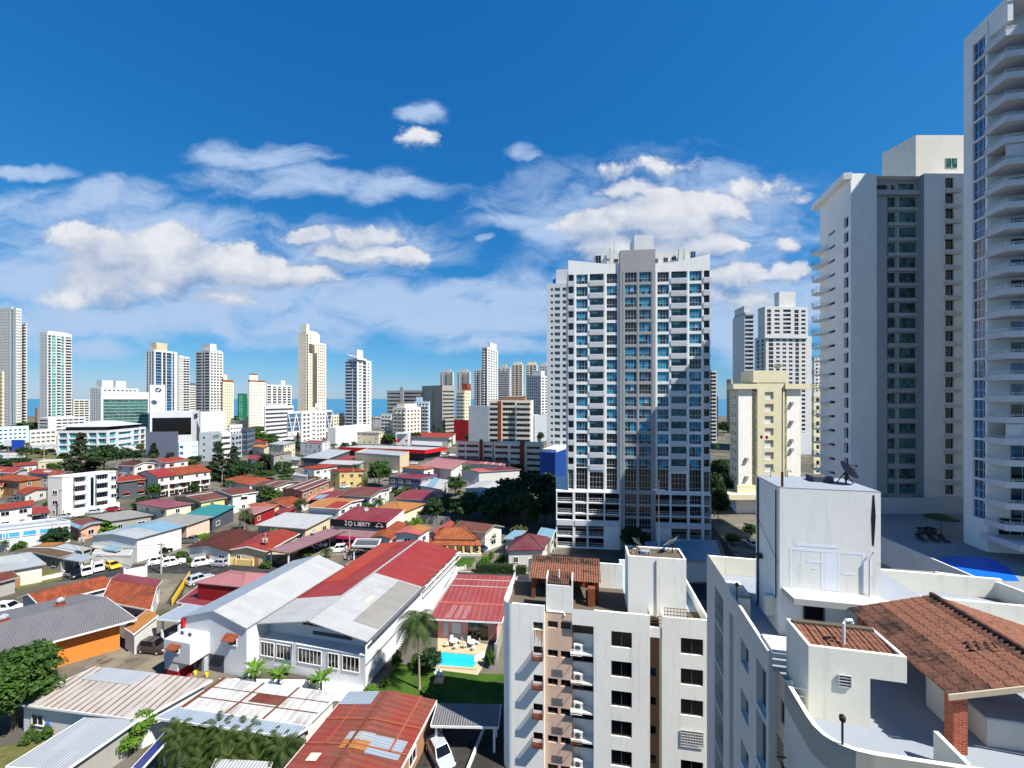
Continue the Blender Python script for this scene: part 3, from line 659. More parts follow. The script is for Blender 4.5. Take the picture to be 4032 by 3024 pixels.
def crown_mesh(seed, rx, rz, nclump, per, leaf, mat, shape='round', cr=.34):
 r = np.random.default_rng(seed); P_, N_ = [], []
 for k in range(nclump):
  d = r.normal(size=3); d /= np.linalg.norm(d)
  if shape == 'round': d[2] = d[2] if d[2] > -.75 else -d[2] * .5
  rad = r.uniform(.35, 1.0) ** .6
  c = d * np.array([rx, rx, rz]) * rad * .78
  if shape == 'cone':
   h = r.uniform(0, 1) ** 1.25; ang = r.uniform(0, 6.283); rr = rx * (1 - h) ** .75 * r.uniform(.35, 1); c = np.array([rr * math.cos(ang), rr * math.sin(ang), (h * 2 - 1) * rz])
  R_ = rx * cr * r.uniform(.55, 1.25) * (1.0 if shape != 'cone' else .8)
  q = r.normal(size=(per, 3)); q /= np.linalg.norm(q, axis=1)[:, None]
  q[:, 2] = np.where(q[:, 2] < -.3, -q[:, 2] * .6, q[:, 2])
  p = c + q * R_ * np.array([1, 1, .72 if shape != 'cone' else .9]) * r.uniform(.55, 1.05, (per, 1))
  nn = q * .7 + r.normal(size=(per, 3)) * .5 + np.array([0, 0, .35]); nn /= np.linalg.norm(nn, axis=1)[:, None]
  P_.append(p); N_.append(nn)
 v, f = leaves_obj(np.concatenate(P_), np.concatenate(N_), leaf, seed + 1, 1.1)
 return mesh_np('crown', v, f, [mat])
def tree_proto(seed, rx, rz, zc, nclump, per, leaf, mat, shape='round', trunk_r=.22, cr=.34):
 root = thing('tree', 'tree', 'tree', (0, 0, 0)); r = random.Random(seed)
 tb = MB(); tb.tube([(0, 0, -.2), (.05, .03, zc * .4), (.0, .1, zc)], [trunk_r, trunk_r * .75, trunk_r * .4], 7)
 for k in range(6):
  a = k * 1.05 + r.random(); z = zc * r.uniform(.35, .7); L = rx * r.uniform(.5, .8)
  tb.tube([(0.03, 0.03, z), (L * .5 * math.cos(a), L * .5 * math.sin(a), z + rz * .35), (L * math.cos(a), L * math.sin(a), zc + rz * .2)], [trunk_r * .5, trunk_r * .32, trunk_r * .12], 5)
 tb.build('trunk', ['trunk'], root)
 me = crown_mesh(seed, rx, rz, nclump, per, leaf, mat, shape, cr); o = inst('crown', me, root, (0, 0, zc))
 return root
def frond(mb, base, ang, L, rise, droop, w, nleaf=12, m=0, roll=.35):
 d = Vector((math.cos(ang), math.sin(ang), 0)); s = Vector((-d.y, d.x, 0)); pts = []
 for i in range(nleaf + 1):
  t = i / nleaf; pts.append(base + d * (L * (t - .16 * t * t)) + Vector((0, 0, rise * math.sin(t * 2.2) * 1.0 - droop * t * t)))
 for i in range(nleaf):
  t = (i + .5) / nleaf; ww = w * (math.sin(math.pi * min(1, t * .85 + .16)) ** .7); p, q = pts[i], pts[i + 1]
  for sg in (1, -1):
   for h_ in (0, .5):
    a = p.lerp(q, h_ + .02); b = p.lerp(q, h_ + .46); tip = a.lerp(q, .9) + s * sg * ww * (1 + .1 * h_) + Vector((0, 0, -ww * roll * (1 + .6 * t))) + d * ww * .35
    mb.poly([a, b, tip.lerp(b, .12), tip], m)
 return pts
def palm_proto(seed, h, L, nf, trunk_r=.16, mat='leaf_palm', lean=.3, w=.55, nleaf=12, nuts=True):
 root = thing('palm_tree', 'palm', 'palm tree', (0, 0, 0)); r = random.Random(seed)
 pts = [(lean * (t ** 2), 0, h * t - (.1 if t == 0 else 0)) for t in (0, .15, .35, .6, .85, 1)]
 MB().tube(pts, [trunk_r * 1.6, trunk_r, trunk_r * .9, trunk_r * .85, trunk_r * .8, trunk_r * .75], 8).build('trunk', ['palm_trunk'], root)
 mb = MB(); base = Vector((lean, 0, h))
 for k in range(nf):
  a = k * 2.399 + r.uniform(-.2, .2); e = k / nf
  frond(mb, base, a, L * r.uniform(.85, 1.1), L * (.48 - .55 * e) * r.uniform(.8, 1.2), L * (.25 + .75 * e), w * L / 3, nleaf)
 mb.build('crown', [mat], root)
 if nuts:
  nb = MB()
  for k in range(6): a = k * 1.05; c = base + Vector((.22 * math.cos(a), .22 * math.sin(a), -.3)); nb.lathe(c, [(.02, -.15), (.12, -.05), (.12, .06), (.02, .14)], 6)
  nb.build('coconut_cluster', ['leaf_olive'], root)
 return root
# ---------------------------------------------------------------- cars
def car_proto(paint, kind='sedan', label='car'):
 root = thing('parked_car', label, 'car', (0, 0, 0)); L = {'sedan': 4.3, 'suv': 4.3, 'hatch': 3.7, 'pickup': 4.9}[kind]; w = .86; h = L / 2
 sh, rf = {'sedan': (.92, 1.45), 'suv': (1.05, 1.72), 'hatch': (.95, 1.52), 'pickup': (1.1, 1.75)}[kind]
 st = [(-h, .80, .38, sh - .18), (-h + .12, .95, .27, sh - .04), (-h + .9, 1, .24, sh), (0, 1, .24, sh), (h - 1.35, 1, .24, sh - .01), (h - .55, .97, .26, sh - .14), (h - .12, .88, .30, sh - .26), (h, .74, .42, sh - .36)]
 mb = MB(); rings = []
 for x, k, zb, zs in st: rings.append(mb.add([(x, -w * k, zb), (x, -w * k * 1.01, (zb + zs) / 2), (x, -w * k * .94, zs), (x, w * k * .94, zs), (x, w * k * 1.01, (zb + zs) / 2), (x, w * k, zb)]))
 for a, b in zip(rings, rings[1:]):
  for i in range(5): mb.f.append((a + i, b + i, b + i + 1, a + i + 1)[::-1]); mb.m.append(0)
  mb.f.append((a + 5, b + 5, b, a)[::-1]); mb.m.append(0)
 mb.f.append(tuple(rings[0] + i for i in range(6))[::-1]); mb.m.append(0); mb.f.append(tuple(rings[-1] + i for i in range(6))); mb.m.append(0)
 cx = {'sedan': (-1.75, -1.0, .35, 1.15), 'suv': (-2.0, -1.6, .25, .95), 'hatch': (-1.85, -1.35, .3, 1.0), 'pickup': (-.35, -.1, .9, 1.5)}[kind]
 b0 = [(cx[0], -w * .92, sh - .02), (cx[3], -w * .92, sh - .03), (cx[3], w * .92, sh - .03), (cx[0], w * .92, sh - .02)]; t0 = [(cx[1], -w * .74, rf), (cx[2], -w * .74, rf), (cx[2], w * .74, rf), (cx[1], w * .74, rf)]
 mb.hexa(b0, t0, 0)
 if kind == 'pickup': mb.box(-h + .15, -.5, -w * .78, w * .78, sh + .002, sh + .01, 1)
 mb.build('body', [paint, 'black'], root)
 b0, t0 = [Vector(p) for p in b0], [Vector(p) for p in t0]
 def pan(nm, i, j, f0=.08, f1=.92, z0=.12, z1=.90, out=.012):
  a, b, c, d = b0[i], b0[j], t0[j], t0[i]; n_ = (b - a).cross(d - a).normalized() * out
  q = [(a.lerp(b, f0)).lerp(d.lerp(c, f0), z0), a.lerp(b, f1).lerp(d.lerp(c, f1), z0), a.lerp(b, f1).lerp(d.lerp(c, f1), z1), a.lerp(b, f0).lerp(d.lerp(c, f0), z1)]
  MB().poly([p + n_ for p in q]).build(nm, ['carglass'], root)
 pan('side_window', 0, 1, .08, .50); pan('side_window', 0, 1, .54, .90); pan('windscreen', 1, 2, .04, .96, .06, .94); pan('side_window', 2, 3, .10, .46); pan('side_window', 2, 3, .50, .92); pan('rear_window', 3, 0, .08, .92)
 wm = CACHE.get('wheel')
 if wm is None:
  m2 = MB(); m2.tube([(0, -.11, 0), (0, .11, 0)], .32, 14, 0); m2.tube([(0, -.12, 0), (0, .12, 0)], .19, 10, 1); wm = CACHE['wheel'] = m2.mesh('wheel', ['rubber', 'alu'])
 for x in (-h + .82, h - .88):
  for y in (-w + .05, w - .05): inst('wheel', wm, root, (x, y, .32))
 for y in (-.62, .62):
  MB().box(h - .16, h - .02, y - .17, y + .17, sh - .42, sh - .28).build('headlight', ['lamp_white'], root)
  MB().box(-h - .012, -h + .1, y - .14, y + .14, sh - .36, sh - .16).build('tail_light', ['lamp_red'], root)
 kids(root); return root
# ================================================================ GROUND, ROADS, SEA
def sheet_poly(name, pts, z, mat, kind='structure'):
 mb = MB(); mb.poly([(p[0], p[1], z) for p in pts]); o = mb.build(name, [mat]); o['kind'] = kind; return o
gp = lambda zf, pts: [G(*zf(x, y)) for x, y in pts]
mb = MB()
xs_, ys_ = [-1500, -500, -200, -100, 0, 100, 300, 1500], [-120, 0, 60, 150, 300, 520, 840]
for i in range(len(xs_) - 1):
 for j in range(len(ys_) - 1): mb.poly([(xs_[i], ys_[j], 0), (xs_[i + 1], ys_[j], 0), (xs_[i + 1], ys_[j + 1], 0), (xs_[i], ys_[j + 1], 0)])
structure(mb.build('ground', ['ground']))
sheet_poly('sea', [(-70000, 600), (70000, 600), (70000, 80000), (-70000, 80000)], -1.2, 'sea')
def strip(name, pts, w, z, mat):
 mb = MB(); pts = [Vector((p[0], p[1], 0)) for p in pts]; L_, R_ = [], []
 for i, p in enumerate(pts):
  d = (pts[min(i + 1, len(pts) - 1)] - pts[max(i - 1, 0)]).normalized(); n_ = Vector((-d.y, d.x, 0)) * w / 2; L_.append(p + n_); R_.append(p - n_)
 for i in range(len(pts) - 1): mb.poly([(R_[i].x, R_[i].y, z), (R_[i + 1].x, R_[i + 1].y, z), (L_[i + 1].x, L_[i + 1].y, z), (L_[i].x, L_[i].y, z)])
 o = mb.build(name, [mat]); o['kind'] = 'structure'; return o
MAIN = [(-140, 66), (-110, 76), (-92, 82.5), (-75, 87), (-61, 86.5), (-40, 84), (-15, 81), (1.4, 80.3), (24, 77.5), (60, 72)]
strip('road', MAIN, 6.4, .004, 'road_tar')
SIDE = [(-72, 87), (-71, 97), (-66, 112), (-60, 130), (-50, 165), (-38, 215)]
strip('road', SIDE, 7, .008, 'road_tar')
strip('road', [(-140, 118), (-110, 112), (-66, 104)], 6, .012, 'road_tar')
strip('road', [(48, 76), (50, 96), (56, 130), (70, 190)], 7, .008, 'road_tar')
strip('road', [(-400, 300), (-150, 262), (-20, 240), (120, 215)], 14, .004, 'road_tar')
strip('road_marking', [(-22, 81.9), (-17, 81.3)], .16, .016, 'white_line')
strip('road_marking', [(-9, 80.8), (-4, 80.5)], .16, .016, 'white_line')
def kerb(pts, w=.25, h=.13):
 mb = MB()
 for a, b in zip(pts, pts[1:]):
  fr, L = frame2(a, b); mb.fr = fr; mb.box(0, L, 0, w, 0, h, bottom=False)
 mb.fr = None; o = mb.build('kerb', ['kerb']); o['kind'] = 'structure'
kerb([(-36, 88.0), (-15, 84.6), (1.4, 83.8), (24, 81)]); kerb([(-60, 82.6), (-40, 80.1), (-15, 77.4), (1.4, 76.5)])
strip('pavement', [(-36, 89.2), (-15, 86.0), (1.4, 85.2), (24, 82.3)], 1.9, .05, 'old_concrete')
strip('pavement', [(-40, 78.9), (-15, 76.4), (1.4, 75.5), (14, 73.6)], 1.6, .05, 'old_concrete')
sheet_poly('lawn', gp(N3_, [(690, 470), (985, 455), (945, 600), (730, 615)]), .012, 'lawn')
sheet_poly('lawn', gp(N3_, [(1060, 520), (1440, 540), (1500, 640), (990, 600)]), .012, 'lawn')
sheet_poly('path', gp(N3_, [(1000, 450), (1060, 430), (1000, 620), (900, 640)]), .016, 'old_concrete')
sheet_poly('lawn', gp(Z6, [(1100, 950), (1240, 760), (1700, 780), (1860, 830), (2300, 850), (2300, 1300), (930, 1020)]), .012, 'lawn')
sheet_poly('lawn', gp(Z3, [(280, 1200), (560, 1180), (640, 1235), (330, 1310)]), .012, 'dry_lawn')
sheet_poly('lawn', gp(Z3, [(0, 1330), (300, 1290), (520, 1240), (540, 1290), (120, 1385), (0, 1400)]), .009, 'dry_lawn')
sheet_poly('lawn', gp(Z3, [(1560, 1120), (1720, 1105), (1860, 1140), (1700, 1185)]), .016, 'dry_lawn')
sheet_poly('lawn', gp(Z3, [(140, 200), (500, 190), (500, 225), (150, 235)]), .016, 'dry_lawn')
sheet_poly('lawn', gp(Z5, [(-200, 1900), (-120, 1500), (340, 1420), (470, 1350), (330, 1500), (60, 1659), (-40, 1800)]), .012, 'dry_lawn')
sheet_poly('yard_paving', gp(Z5, [(720, 790), (1230, 470), (1540, 520), (1900, 860), (1640, 960), (1230, 900)]), .012, 'old_concrete')
sheet_poly('yard_paving', gp(Z6, [(-300, 880), (985, 900), (940, 1010), (800, 1080), (-300, 1000)]), .016, 'paint_patch')
sheet_poly('yard_paving', gp(Z6, [(1400, 1180), (2400, 1100), (2500, 1900), (1400, 1900)]), .016, 'dark_paving')
sheet_poly('yard_paving', gp(Z4, [(330, 1120), (700, 930), (1010, 950), (900, 1050), (700, 1160)]), .012, 'old_concrete')
sheet_poly('ravine_slope', gp(Z3, [(1390, 1290), (1650, 1240), (1560, 1500), (1320, 1500)]), .012, 'old_concrete')
sheet_poly('ravine_channel', gp(Z3, [(1580, 1290), (1640, 1290), (1560, 1500), (1440, 1500)]), .016, 'dark_paving')
sheet_poly('yard_paving', gp(Q2, [(1800, 1060), (2200, 1000), (2250, 1250), (2000, 1330)]), .012, 'old_concrete')
# ================================================================ MAIN TOWER (blue windows, grey centre bay)
T = Fr(29.95, 97.0, -6.0); TU = lambda x: T.U(2000 + S_ * x)
root = thing('apartment_tower', 'tall white tower with a grey centre bay and rows of blue windows', 'tower', tuple(T(0, 6, 0)))
zt, fh, D = 66.07, 2.96, 18.0
uL, uR, uP = TU(525), TU(1760), TU(420)
rows = [zt - fh * k for k in range(16)]
cols = [(595, 693), (860, 953), (1302, 1400), (1580, 1685)]; greyc = [(1017, 1117), (1140, 1243)]; balc = [(712, 832), (1422, 1556)]; ends = [(527, 571), (1706, 1757)]
holesW, holesG = [], []; panes = []
zb_tower = 13.7
for zr in rows:
 for a, b in cols: h = (TU(a), TU(b), zr - 2.3, zr); holesW.append(h); panes.append((h, 'win', .25))
 for a, b in balc: h = (TU(a), TU(b), zr - 2.55, zr + .05); holesW.append(h); panes.append((h, 'bal', .6))
 for a, b in ends: h = (TU(a), TU(b), zr - 2.55, zr + .05); holesW.append(h); panes.append((h, 'end', .7))
 for a, b in greyc: h = (TU(a), TU(b), zr - 2.3, zr); holesG.append(h); panes.append((h, 'win', .25))
dz1, dz0 = 19.3, 14.1
for a, b in cols + balc + ends: h = (TU(a), TU(b), dz0, dz1 if (a, b) not in balc else dz1 - 1.0); holesW.append(h); panes.append((h, 'tall', .3))
for a, b in greyc: h = (TU(a), TU(b), dz0, dz1); holesG.append(h); panes.append((h, 'tall', .3))
pod = [(13.4, 11.2), (10.8, 8.5), (8.1, 6.9), (5.4, 3.1), (2.5, .45)]; podg = [(13.3, 10.9), (10.4, 8.0), (7.5, 5.0), (4.3, 1.8)]
podcols = [(430, 563), (585, 685), (700, 833), (842, 968), (1280, 1405), (1417, 1556), (1575, 1680), (1700, 1757)]
holesP = []
for t_, b_ in podg:
 for a, b in greyc: h = (TU(a), TU(b), b_, t_); holesG.append(h); panes.append((h, 'win', .25))
solid = lambda i, a, b: i >= 3 and (a, b) in ((842, 968), (1280, 1405))
for i, (t_, b_) in enumerate(pod):
 for a, b in podcols:
  if i < 2 and (a, b) in ((585, 685), (1575, 1680)): h = (TU(a), TU(b), b_, t_); holesP.append(h); panes.append((h, 'win', .25))
  elif not solid(i, a, b): holesP.append((TU(a), TU(b), b_ - .1, t_ + .1))
ga, gb = TU(975), TU(1280)
w = MB(T); zlt = T.Z(2300, 1042); zrt = T.Z(2700, 1030)
w.wall(ga - uL, zb_tower, zlt, [h for h in holesW if h[1] <= ga + .1], .3, 0, u0=uL)
w.wall(uR - gb, zb_tower, zrt - .6, [h for h in holesW if h[0] >= gb - .1], .3, 0, u0=gb)
w.poly([(gb, 0, zrt - .6), (uR, 0, zrt - .6), (uR, 0, zrt + 1.6), (gb + (uR - gb) * .35, 0, zrt)], 0)
w.poly([(uL, 0, zlt), (uL + (ga - uL) * .75, 0, zlt), (uL, 0, zlt + 1.2)], 0)
for u_ in (uL, uR): w.poly([(u_, 0, zb_tower), (u_, D, zb_tower), (u_, D, zlt), (u_, 0, zlt)][:: (-1 if u_ == uL else 1)], 0)
w.poly([(uL, D, 0), (uR, D, 0), (uR, D, zlt), (uL, D, zlt)][::-1], 0); w.poly([(uL, .3, zlt - .8), (uR, .3, zlt - .8), (uR, D, zlt - .8), (uL, D, zlt - .8)], 0)
for px_ in (583, 701, 845, 1291, 1411, 1568, 1696):                        # piers stand proud of the wall
 u_ = TU(px_); w.box(u_ - .15, u_ + .15, -.06, -.004, zb_tower + .01, zt + .2, 0)
w.build('wall', ['tower_white'], root)
gwb = MB(T); vg = -.45; zg = T.Z(2510, 986)
gwb.wall(gb - ga, 0, zg, [h for h in holesG], .3, 0, v=vg, u0=ga)
gwb.box(ga, gb, .6, 1.5, zlt - 1, zg, 0)
for u_ in (ga, gb): gwb.poly([(u_, vg, 0), (u_, .6, 0), (u_, .6, zg), (u_, vg, zg)][:: (-1 if u_ == ga else 1)], 0)
gwb.poly([(ga, vg, zg), (gb, vg, zg), (gb, .6, zg), (ga, .6, zg)], 0)
for px_ in (1003, 1128, 1256): u_ = TU(px_); gwb.box(u_ - .12, u_ + .12, vg - .05, vg - .004, .01, zg - 5, 0)
gwb.build('centre_bay', ['mid_grey'], root)
pw = MB(T)
pw.wall(ga - uP, 0, zb_tower, [h for h in holesP if h[1] <= ga + .3], .6, 0, v=-.7, u0=uP); pw.wall(uR - gb, 0, zb_tower, [h for h in holesP if h[0] >= gb - .3], .6, 0, v=-.7, u0=gb)
pw.poly([(uP, -.7, 0), (uP, D, 0), (uP, D, zb_tower), (uP, -.7, zb_tower)][::-1], 0); pw.poly([(uR, -.7, 0), (uR, D, 0), (uR, D, zb_tower), (uR, -.7, zb_tower)], 0)
pw.box(uP, uL - .01, -.69, D, zb_tower - .3, zb_tower - .01, 0); pw.box(uL, ga - .01, -.69, -.01, zb_tower - .3, zb_tower - .01, 0); pw.box(gb + .01, uR, -.69, -.01, zb_tower - .3, zb_tower - .01, 0)
for z in (10.55, 7.65, 4.6): pw.box(uP + .05, uR - .05, -.05, D - .5, z, z + .22, 1)
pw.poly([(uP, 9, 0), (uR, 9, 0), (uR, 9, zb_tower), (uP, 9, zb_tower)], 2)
pw.build('podium', ['tower_white', 'concrete', 'shade_grey'], root)
for i, (t_, b_) in enumerate(pod):                                    # parapet rails of the parking floors
 for a, b in podcols:
  if i < 2 and (a, b) in ((585, 685), (1575, 1680)) or solid(i, a, b): continue
  pr = MB(T)
  if i == 2: pr.box(TU(a) - .1, TU(b) + .1, -.86, -.705, 5.5, 6.8)
  else:
   for z in (.35, .85): pr.box(TU(a) + .02, TU(b) - .02, -.56, -.5, b_ + z, b_ + z + .07)
   for u_ in np.linspace(TU(a) + .1, TU(b) - .2, 5): pr.box(u_, u_ + .05, -.57, -.49, b_ - .1, b_ + .92)
  pr.build('railing', ['white_clean'], root)
def mixed_window(w, h, seed):
 """a window of 4 x 2 lights, each light glazed or curtained on its own"""
 key = ('mw', round(w, 2), round(h, 2), seed)
 if key in CACHE: return CACHE[key]
 r = random.Random(seed * 7 + 1); mb = MB(); mats = ['alu', 'glass_teal', 'glass_dark', 'glass_blue', 'curtain']; base = r.choice((1, 1, 1, 2, 3)); zs = (0, .36 * h, h)
 for k in range(4):
  top = base if r.random() < .72 else r.choice((1, 2, 3, 4))
  for j in range(2):
   m_ = top if j or r.random() < .4 else r.choice((base, 2))
   mb.poly([(w * k / 4, 0, zs[j]), (w * (k + 1) / 4, 0, zs[j]), (w * (k + 1) / 4, 0, zs[j + 1]), (w * k / 4, 0, zs[j + 1])], m_)
 f = .05
 mb.box(0, w, -.05, -.002, 0, f, 0); mb.box(0, w, -.05, -.002, h - f, h, 0); mb.box(f, w - f, -.045, -.003, zs[1] - .03, zs[1] + .03, 0)
 for k in range(5): x = min(max(w * k / 4, f / 2), w - f / 2); mb.box(x - f / 2, x + f / 2, -.048, -.004, f, h - f, 0)
 me = mb.mesh('window', mats); CACHE[key] = me; return me
n = 0; rest = MB(T); railn = 0
rv = random.Random(3)
for h, kind, dep in panes:
 gm_ = 'glass_teal' if kind == 'win' and h[2] > 14 else ('glass_bal' if kind == 'bal' else 'glass_dark' if kind != 'tall' else 'glass_black')
 if kind == 'win' and rv.random() < .22: gm_ = 'glass_dark'
 v0 = dep + (vg if ga - .1 < h[0] < gb else 0); ww, hh = h[1] - h[0], h[3] - h[2]
 rws = (.36, .64) if kind == 'win' else ((.14, .28, .28, .30) if kind == 'tall' else (1.0,))
 if kind == 'bal': inst('window', pane_mesh(ww, hh, gm_, 'bronze_frame', 4, (1.0,), .05), root, T(h[0], v0, h[2]), T.yaw)
 elif kind == 'end': rest.poly([(h[0], v0, h[2]), (h[1], v0, h[2]), (h[1], v0, h[3]), (h[0], v0, h[3])])
 elif kind == 'win' and h[2] > 14: inst('window', mixed_window(ww, hh, rv.randrange(12)), root, T(h[0], v0, h[2]), T.yaw)
 else: inst('window', pane_mesh(ww, hh, gm_, 'alu', 4, rws, .05), root, T(h[0], v0, h[2]), T.yaw)
 if kind in ('bal', 'end'):
  key = ('rail', round(ww, 1))
  if key not in CACHE:
   q = MB(); q.box(-.12, ww + .12, -.12, .02, 0, 1.25)
   for z in (.3, .6, .9): q.box(-.14, ww + .14, -.14, -.122, z - .03, z + .03)
   CACHE[key] = q.mesh('balcony_rail', ['white_clean'])
  inst('balcony_rail', CACHE[key], root, T(h[0], -.05, h[2] - .25), T.yaw)
rest.fr = T; o = rest.build('recess_glazing', ['glass_black'], root); o['kind'] = 'stuff'
def roofbox(fr, px0, px1, py, v0, v1, z0, mat, root, name='penthouse', wins=()):
 b = MB(fr); u0, u1 = fr.U(px0, v0), fr.U(px1, v0); z1 = fr.Z((px0 + px1) / 2, py, v0); b.box(u0, u1, v0, v1, z0, z1)
 o = b.build(name, [mat], root)
 for (a, c, y0, y1, gm_) in wins:
  ua, uc = fr.U(a, v0), fr.U(c, v0); za, zc = fr.Z(a, y1, v0), fr.Z(a, y0, v0)
  inst('window', pane_mesh(uc - ua, zc - za, gm_, 'alu', 2, (1.0,), .06), o, fr(ua, v0 - .01, za), fr.yaw)
 return o
q1 = lambda x, y: (2000 + S_ * x, 850 + S_ * y)
pw_ = lambda l: [(q1(a, 0)[0], q1(b, 0)[0], q1(0, c)[1], q1(0, d)[1], m) for a, b, c, d, m in l]
roofbox(T, q1(757, 0)[0], q1(976, 0)[0], q1(0, 330)[1], 4, 14, zlt - .8, 'white', root, wins=pw_([(760, 812, 345, 445, 'glass_dark'), (865, 892, 372, 388, 'glass_dark'), (922, 962, 375, 410, 'glass_dark')]))
roofbox(T, q1(1270, 0)[0], q1(1640, 0)[0], q1(0, 305)[1], 4, 14, zlt - .8, 'white', root, wins=pw_([(1282, 1308, 370, 412, 'glass_dark'), (1355, 1395, 362, 405, 'glass_dark'), (1425, 1468, 355, 392, 'glass_dark'), (1590, 1636, 310, 390, 'glass_blue')]))
roofbox(T, q1(1100, 0)[0], q1(1270, 0)[0], q1(0, 165)[1], 6, 12, zlt - .8, 'white_clean', root, 'lift_tower')
for px_, v0, w_ in ((1490, 3.6, .5), (1537, 3.6, .5), (890, 3.6, .4)):
 b = MB(T); u_ = T.U(q1(px_, 0)[0], v0); b.box(u_ - w_ / 2, u_ + w_ / 2, v0 - .8, v0 - .004, zlt - .8, T.Z(q1(px_, 0)[0], q1(0, 290)[1], v0)); b.build('fin', ['white'], root)
for px_, py0, py1 in ((1140, 165, 110), (925, 330, 225), (1105, 300, 150)):
 p = T(T.U(q1(px_, 0)[0], 7), 7, 0); z0, z1 = T.Z(q1(px_, 0)[0], q1(0, py0)[1], 7), T.Z(q1(px_, 0)[0], q1(0, py1)[1], 7)
 MB().tube([(p.x, p.y, z0 - .5), (p.x, p.y, z1)], .06, 5).build('mast', ['steel'], root)
# ================================================================ BALCONY TOWER at the right edge
Bv = Vector((.21, .978)).normalized(); byaw = -math.degrees(math.atan2(Bv.x, Bv.y))
B_ = Fr(67.8, 61.0, byaw)                       # u to the right (depth of the block), v away; the visible wall runs from v=0 towards the viewer
root = thing('apartment_tower', 'very tall white tower with stacked corner balconies and a blue window strip', 'tower', tuple(B_(8, -2, 0)))
SW = Fr(67.8, 61.0, byaw - 90)                  # side wall frame: u runs towards the viewer
zr = 36 + (HY - 156) / F * 61; zd = 14.4; fhB = 2.88
w = MB(SW); holes = []; nB = int((zr - 3.5 - 17) / fhB); zst = []
for k in range(nB):
 z1 = zr - 2.2 - fhB * k; zst.append(z1 - fhB); holes.append((1.5, 3.6, z1 - fhB + .22, z1 - .02))
w.wall(3.8, 0, zr - 1.0, holes, .25, 0)
w.fr = B_
w.box(0, 46, -3.8, 0, zr - .99, zr - .6, 0); w.box(.003, 46, -3.79, -.004, 0, .02, 0)
w.poly([(0, 0, 0), (46, 0, 0), (46, 0, zr), (0, 0, zr)][::-1]); w.poly([(0, -3.8, 0), (46, -3.8, 0), (46, -3.8, zr - 1), (0, -3.8, zr - 1)])
w.box(0, 46, -6.7, .0, zr - .59, zr, 0); w.box(.1, .7, -6.6, -3.81, zr - 3.2, zr - .6, 0)
w.box(-.02, .5, -3.86, -3.5, 0, zr - 1.2, 0)
w.build('wall', ['tower_white'], root)
for h in holes:
 inst('window', pane_mesh(h[1] - h[0], h[3] - h[2], 'glass_blue', 'alu', 3, (.45, .55), .06), root, SW(h[0], .25, h[2]), SW.yaw)
for i, z in enumerate(zst):
 zf = z - .05
 bb = MB(B_); bb.box(-.35, 16, -6.9, -3.81, zf - .22, zf, 0)
 bb.box(-.35, -.2, -6.9, -3.81, zf, zf + .62, 0); bb.box(-.2, 16, -6.9, -6.75, zf, zf + .62, 0)
 bal = bb.build('balcony', ['white_clean'], root)
 rl = MB(B_)
 for zz in (.78, .98): rl.box(-.3, -.25, -6.85, -3.85, zf + zz, zf + zz + .05); rl.box(-.25, 16, -6.85, -6.8, zf + zz, zf + zz + .05)
 for t in np.linspace(-6.82, -3.9, 4): rl.box(-.3, -.25, t, t + .05, zf + .62, zf + 1.0)
 for t in np.linspace(.5, 8, 6): rl.box(t, t + .05, -6.85, -6.8, zf + .62, zf + 1.0)
 rl.build('railing', ['alu'], bal)
 inst('glass_door', pane_mesh(8, 2.3, 'glass_blue' if i % 3 else 'glass_dark', 'alu', 6, (1.0,), .06), root, B_(2.6, -3.83, zf + .02), B_.yaw)
 if i in (6, 19): inst('sun_screen', pane_mesh(5.5, 1.9, 'white_clean', 'alu', 3), root, B_(-.2, -6.7, zf + .63), B_.yaw)
b = MB(B_); b.box(20.5, 46, -20, 12, 0, 113, 0); b.build('penthouse', ['tower_white'], root)       # the higher core further right, outside the frame
bb = MB(B_); bb.box(-.8, 20, -9.2, -3.81, 16.4, 16.9, 0); bb.box(-.8, -.65, -9.2, -3.81, 16.9, 17.2, 0); bb.box(-.8, 20, -9.2, -9.05, 16.9, 17.2, 0); bb.build('terrace_slab', ['white_clean'], root)
inst('glass_door', pane_mesh(12, 2.4, 'glass_dark', 'alu', 9, (1.0,), .06), root, B_(1.2, -3.84, 16.95), B_.yaw)
# ================================================================ MIDDLE TOWER (grey in shade)
A_ = Fr(64.2, 77.0, 0.0); AU = lambda x: A_.U(3200 + .663 * x); AZ = lambda y: 36 + (HY - (.663 * y)) / F * 77
root = thing('apartment_tower', 'grey white tower with green windows behind the stacked balcony tower', 'tower', tuple(A_(10, 8, 0)))
ztop = AZ(1030); fhA = 2.905; w = MB(A_); panes = []; zb0 = 14.4
hR, hM, hS, hT = [], [], [], []
zc = AZ(1085)
k = 0
while zc - fhA * k - 1.2 > zb0: z = zc - fhA * k; hR.append((AU(787), AU(838), z - 1.0, z + .95)); k += 1
zc2 = AZ(1182); k = 0
while zc2 - fhA * k - 1.2 > zb0: z = zc2 - fhA * k; hM += [(AU(480), AU(528), z - .95, z + .95), (AU(548), AU(655), z - .95, z + .95)]; hS.append((AU(381), AU(384.5), z - .8, z + .8)); k += 1
hT = [(AU(405), AU(490), AZ(1118), AZ(1078)), (AU(502), AU(524), AZ(1115), AZ(1078)), (AU(548), AU(643), AZ(1112), AZ(1070))]
w.wall(AU(380), 0, ztop, [], .2, 0)
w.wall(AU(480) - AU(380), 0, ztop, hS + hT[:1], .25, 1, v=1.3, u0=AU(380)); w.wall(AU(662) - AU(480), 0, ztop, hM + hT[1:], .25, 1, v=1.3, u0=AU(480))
w.wall(AU(900) - AU(662) + 20, 0, ztop, hR, .25, 2, v=.0, u0=AU(662))
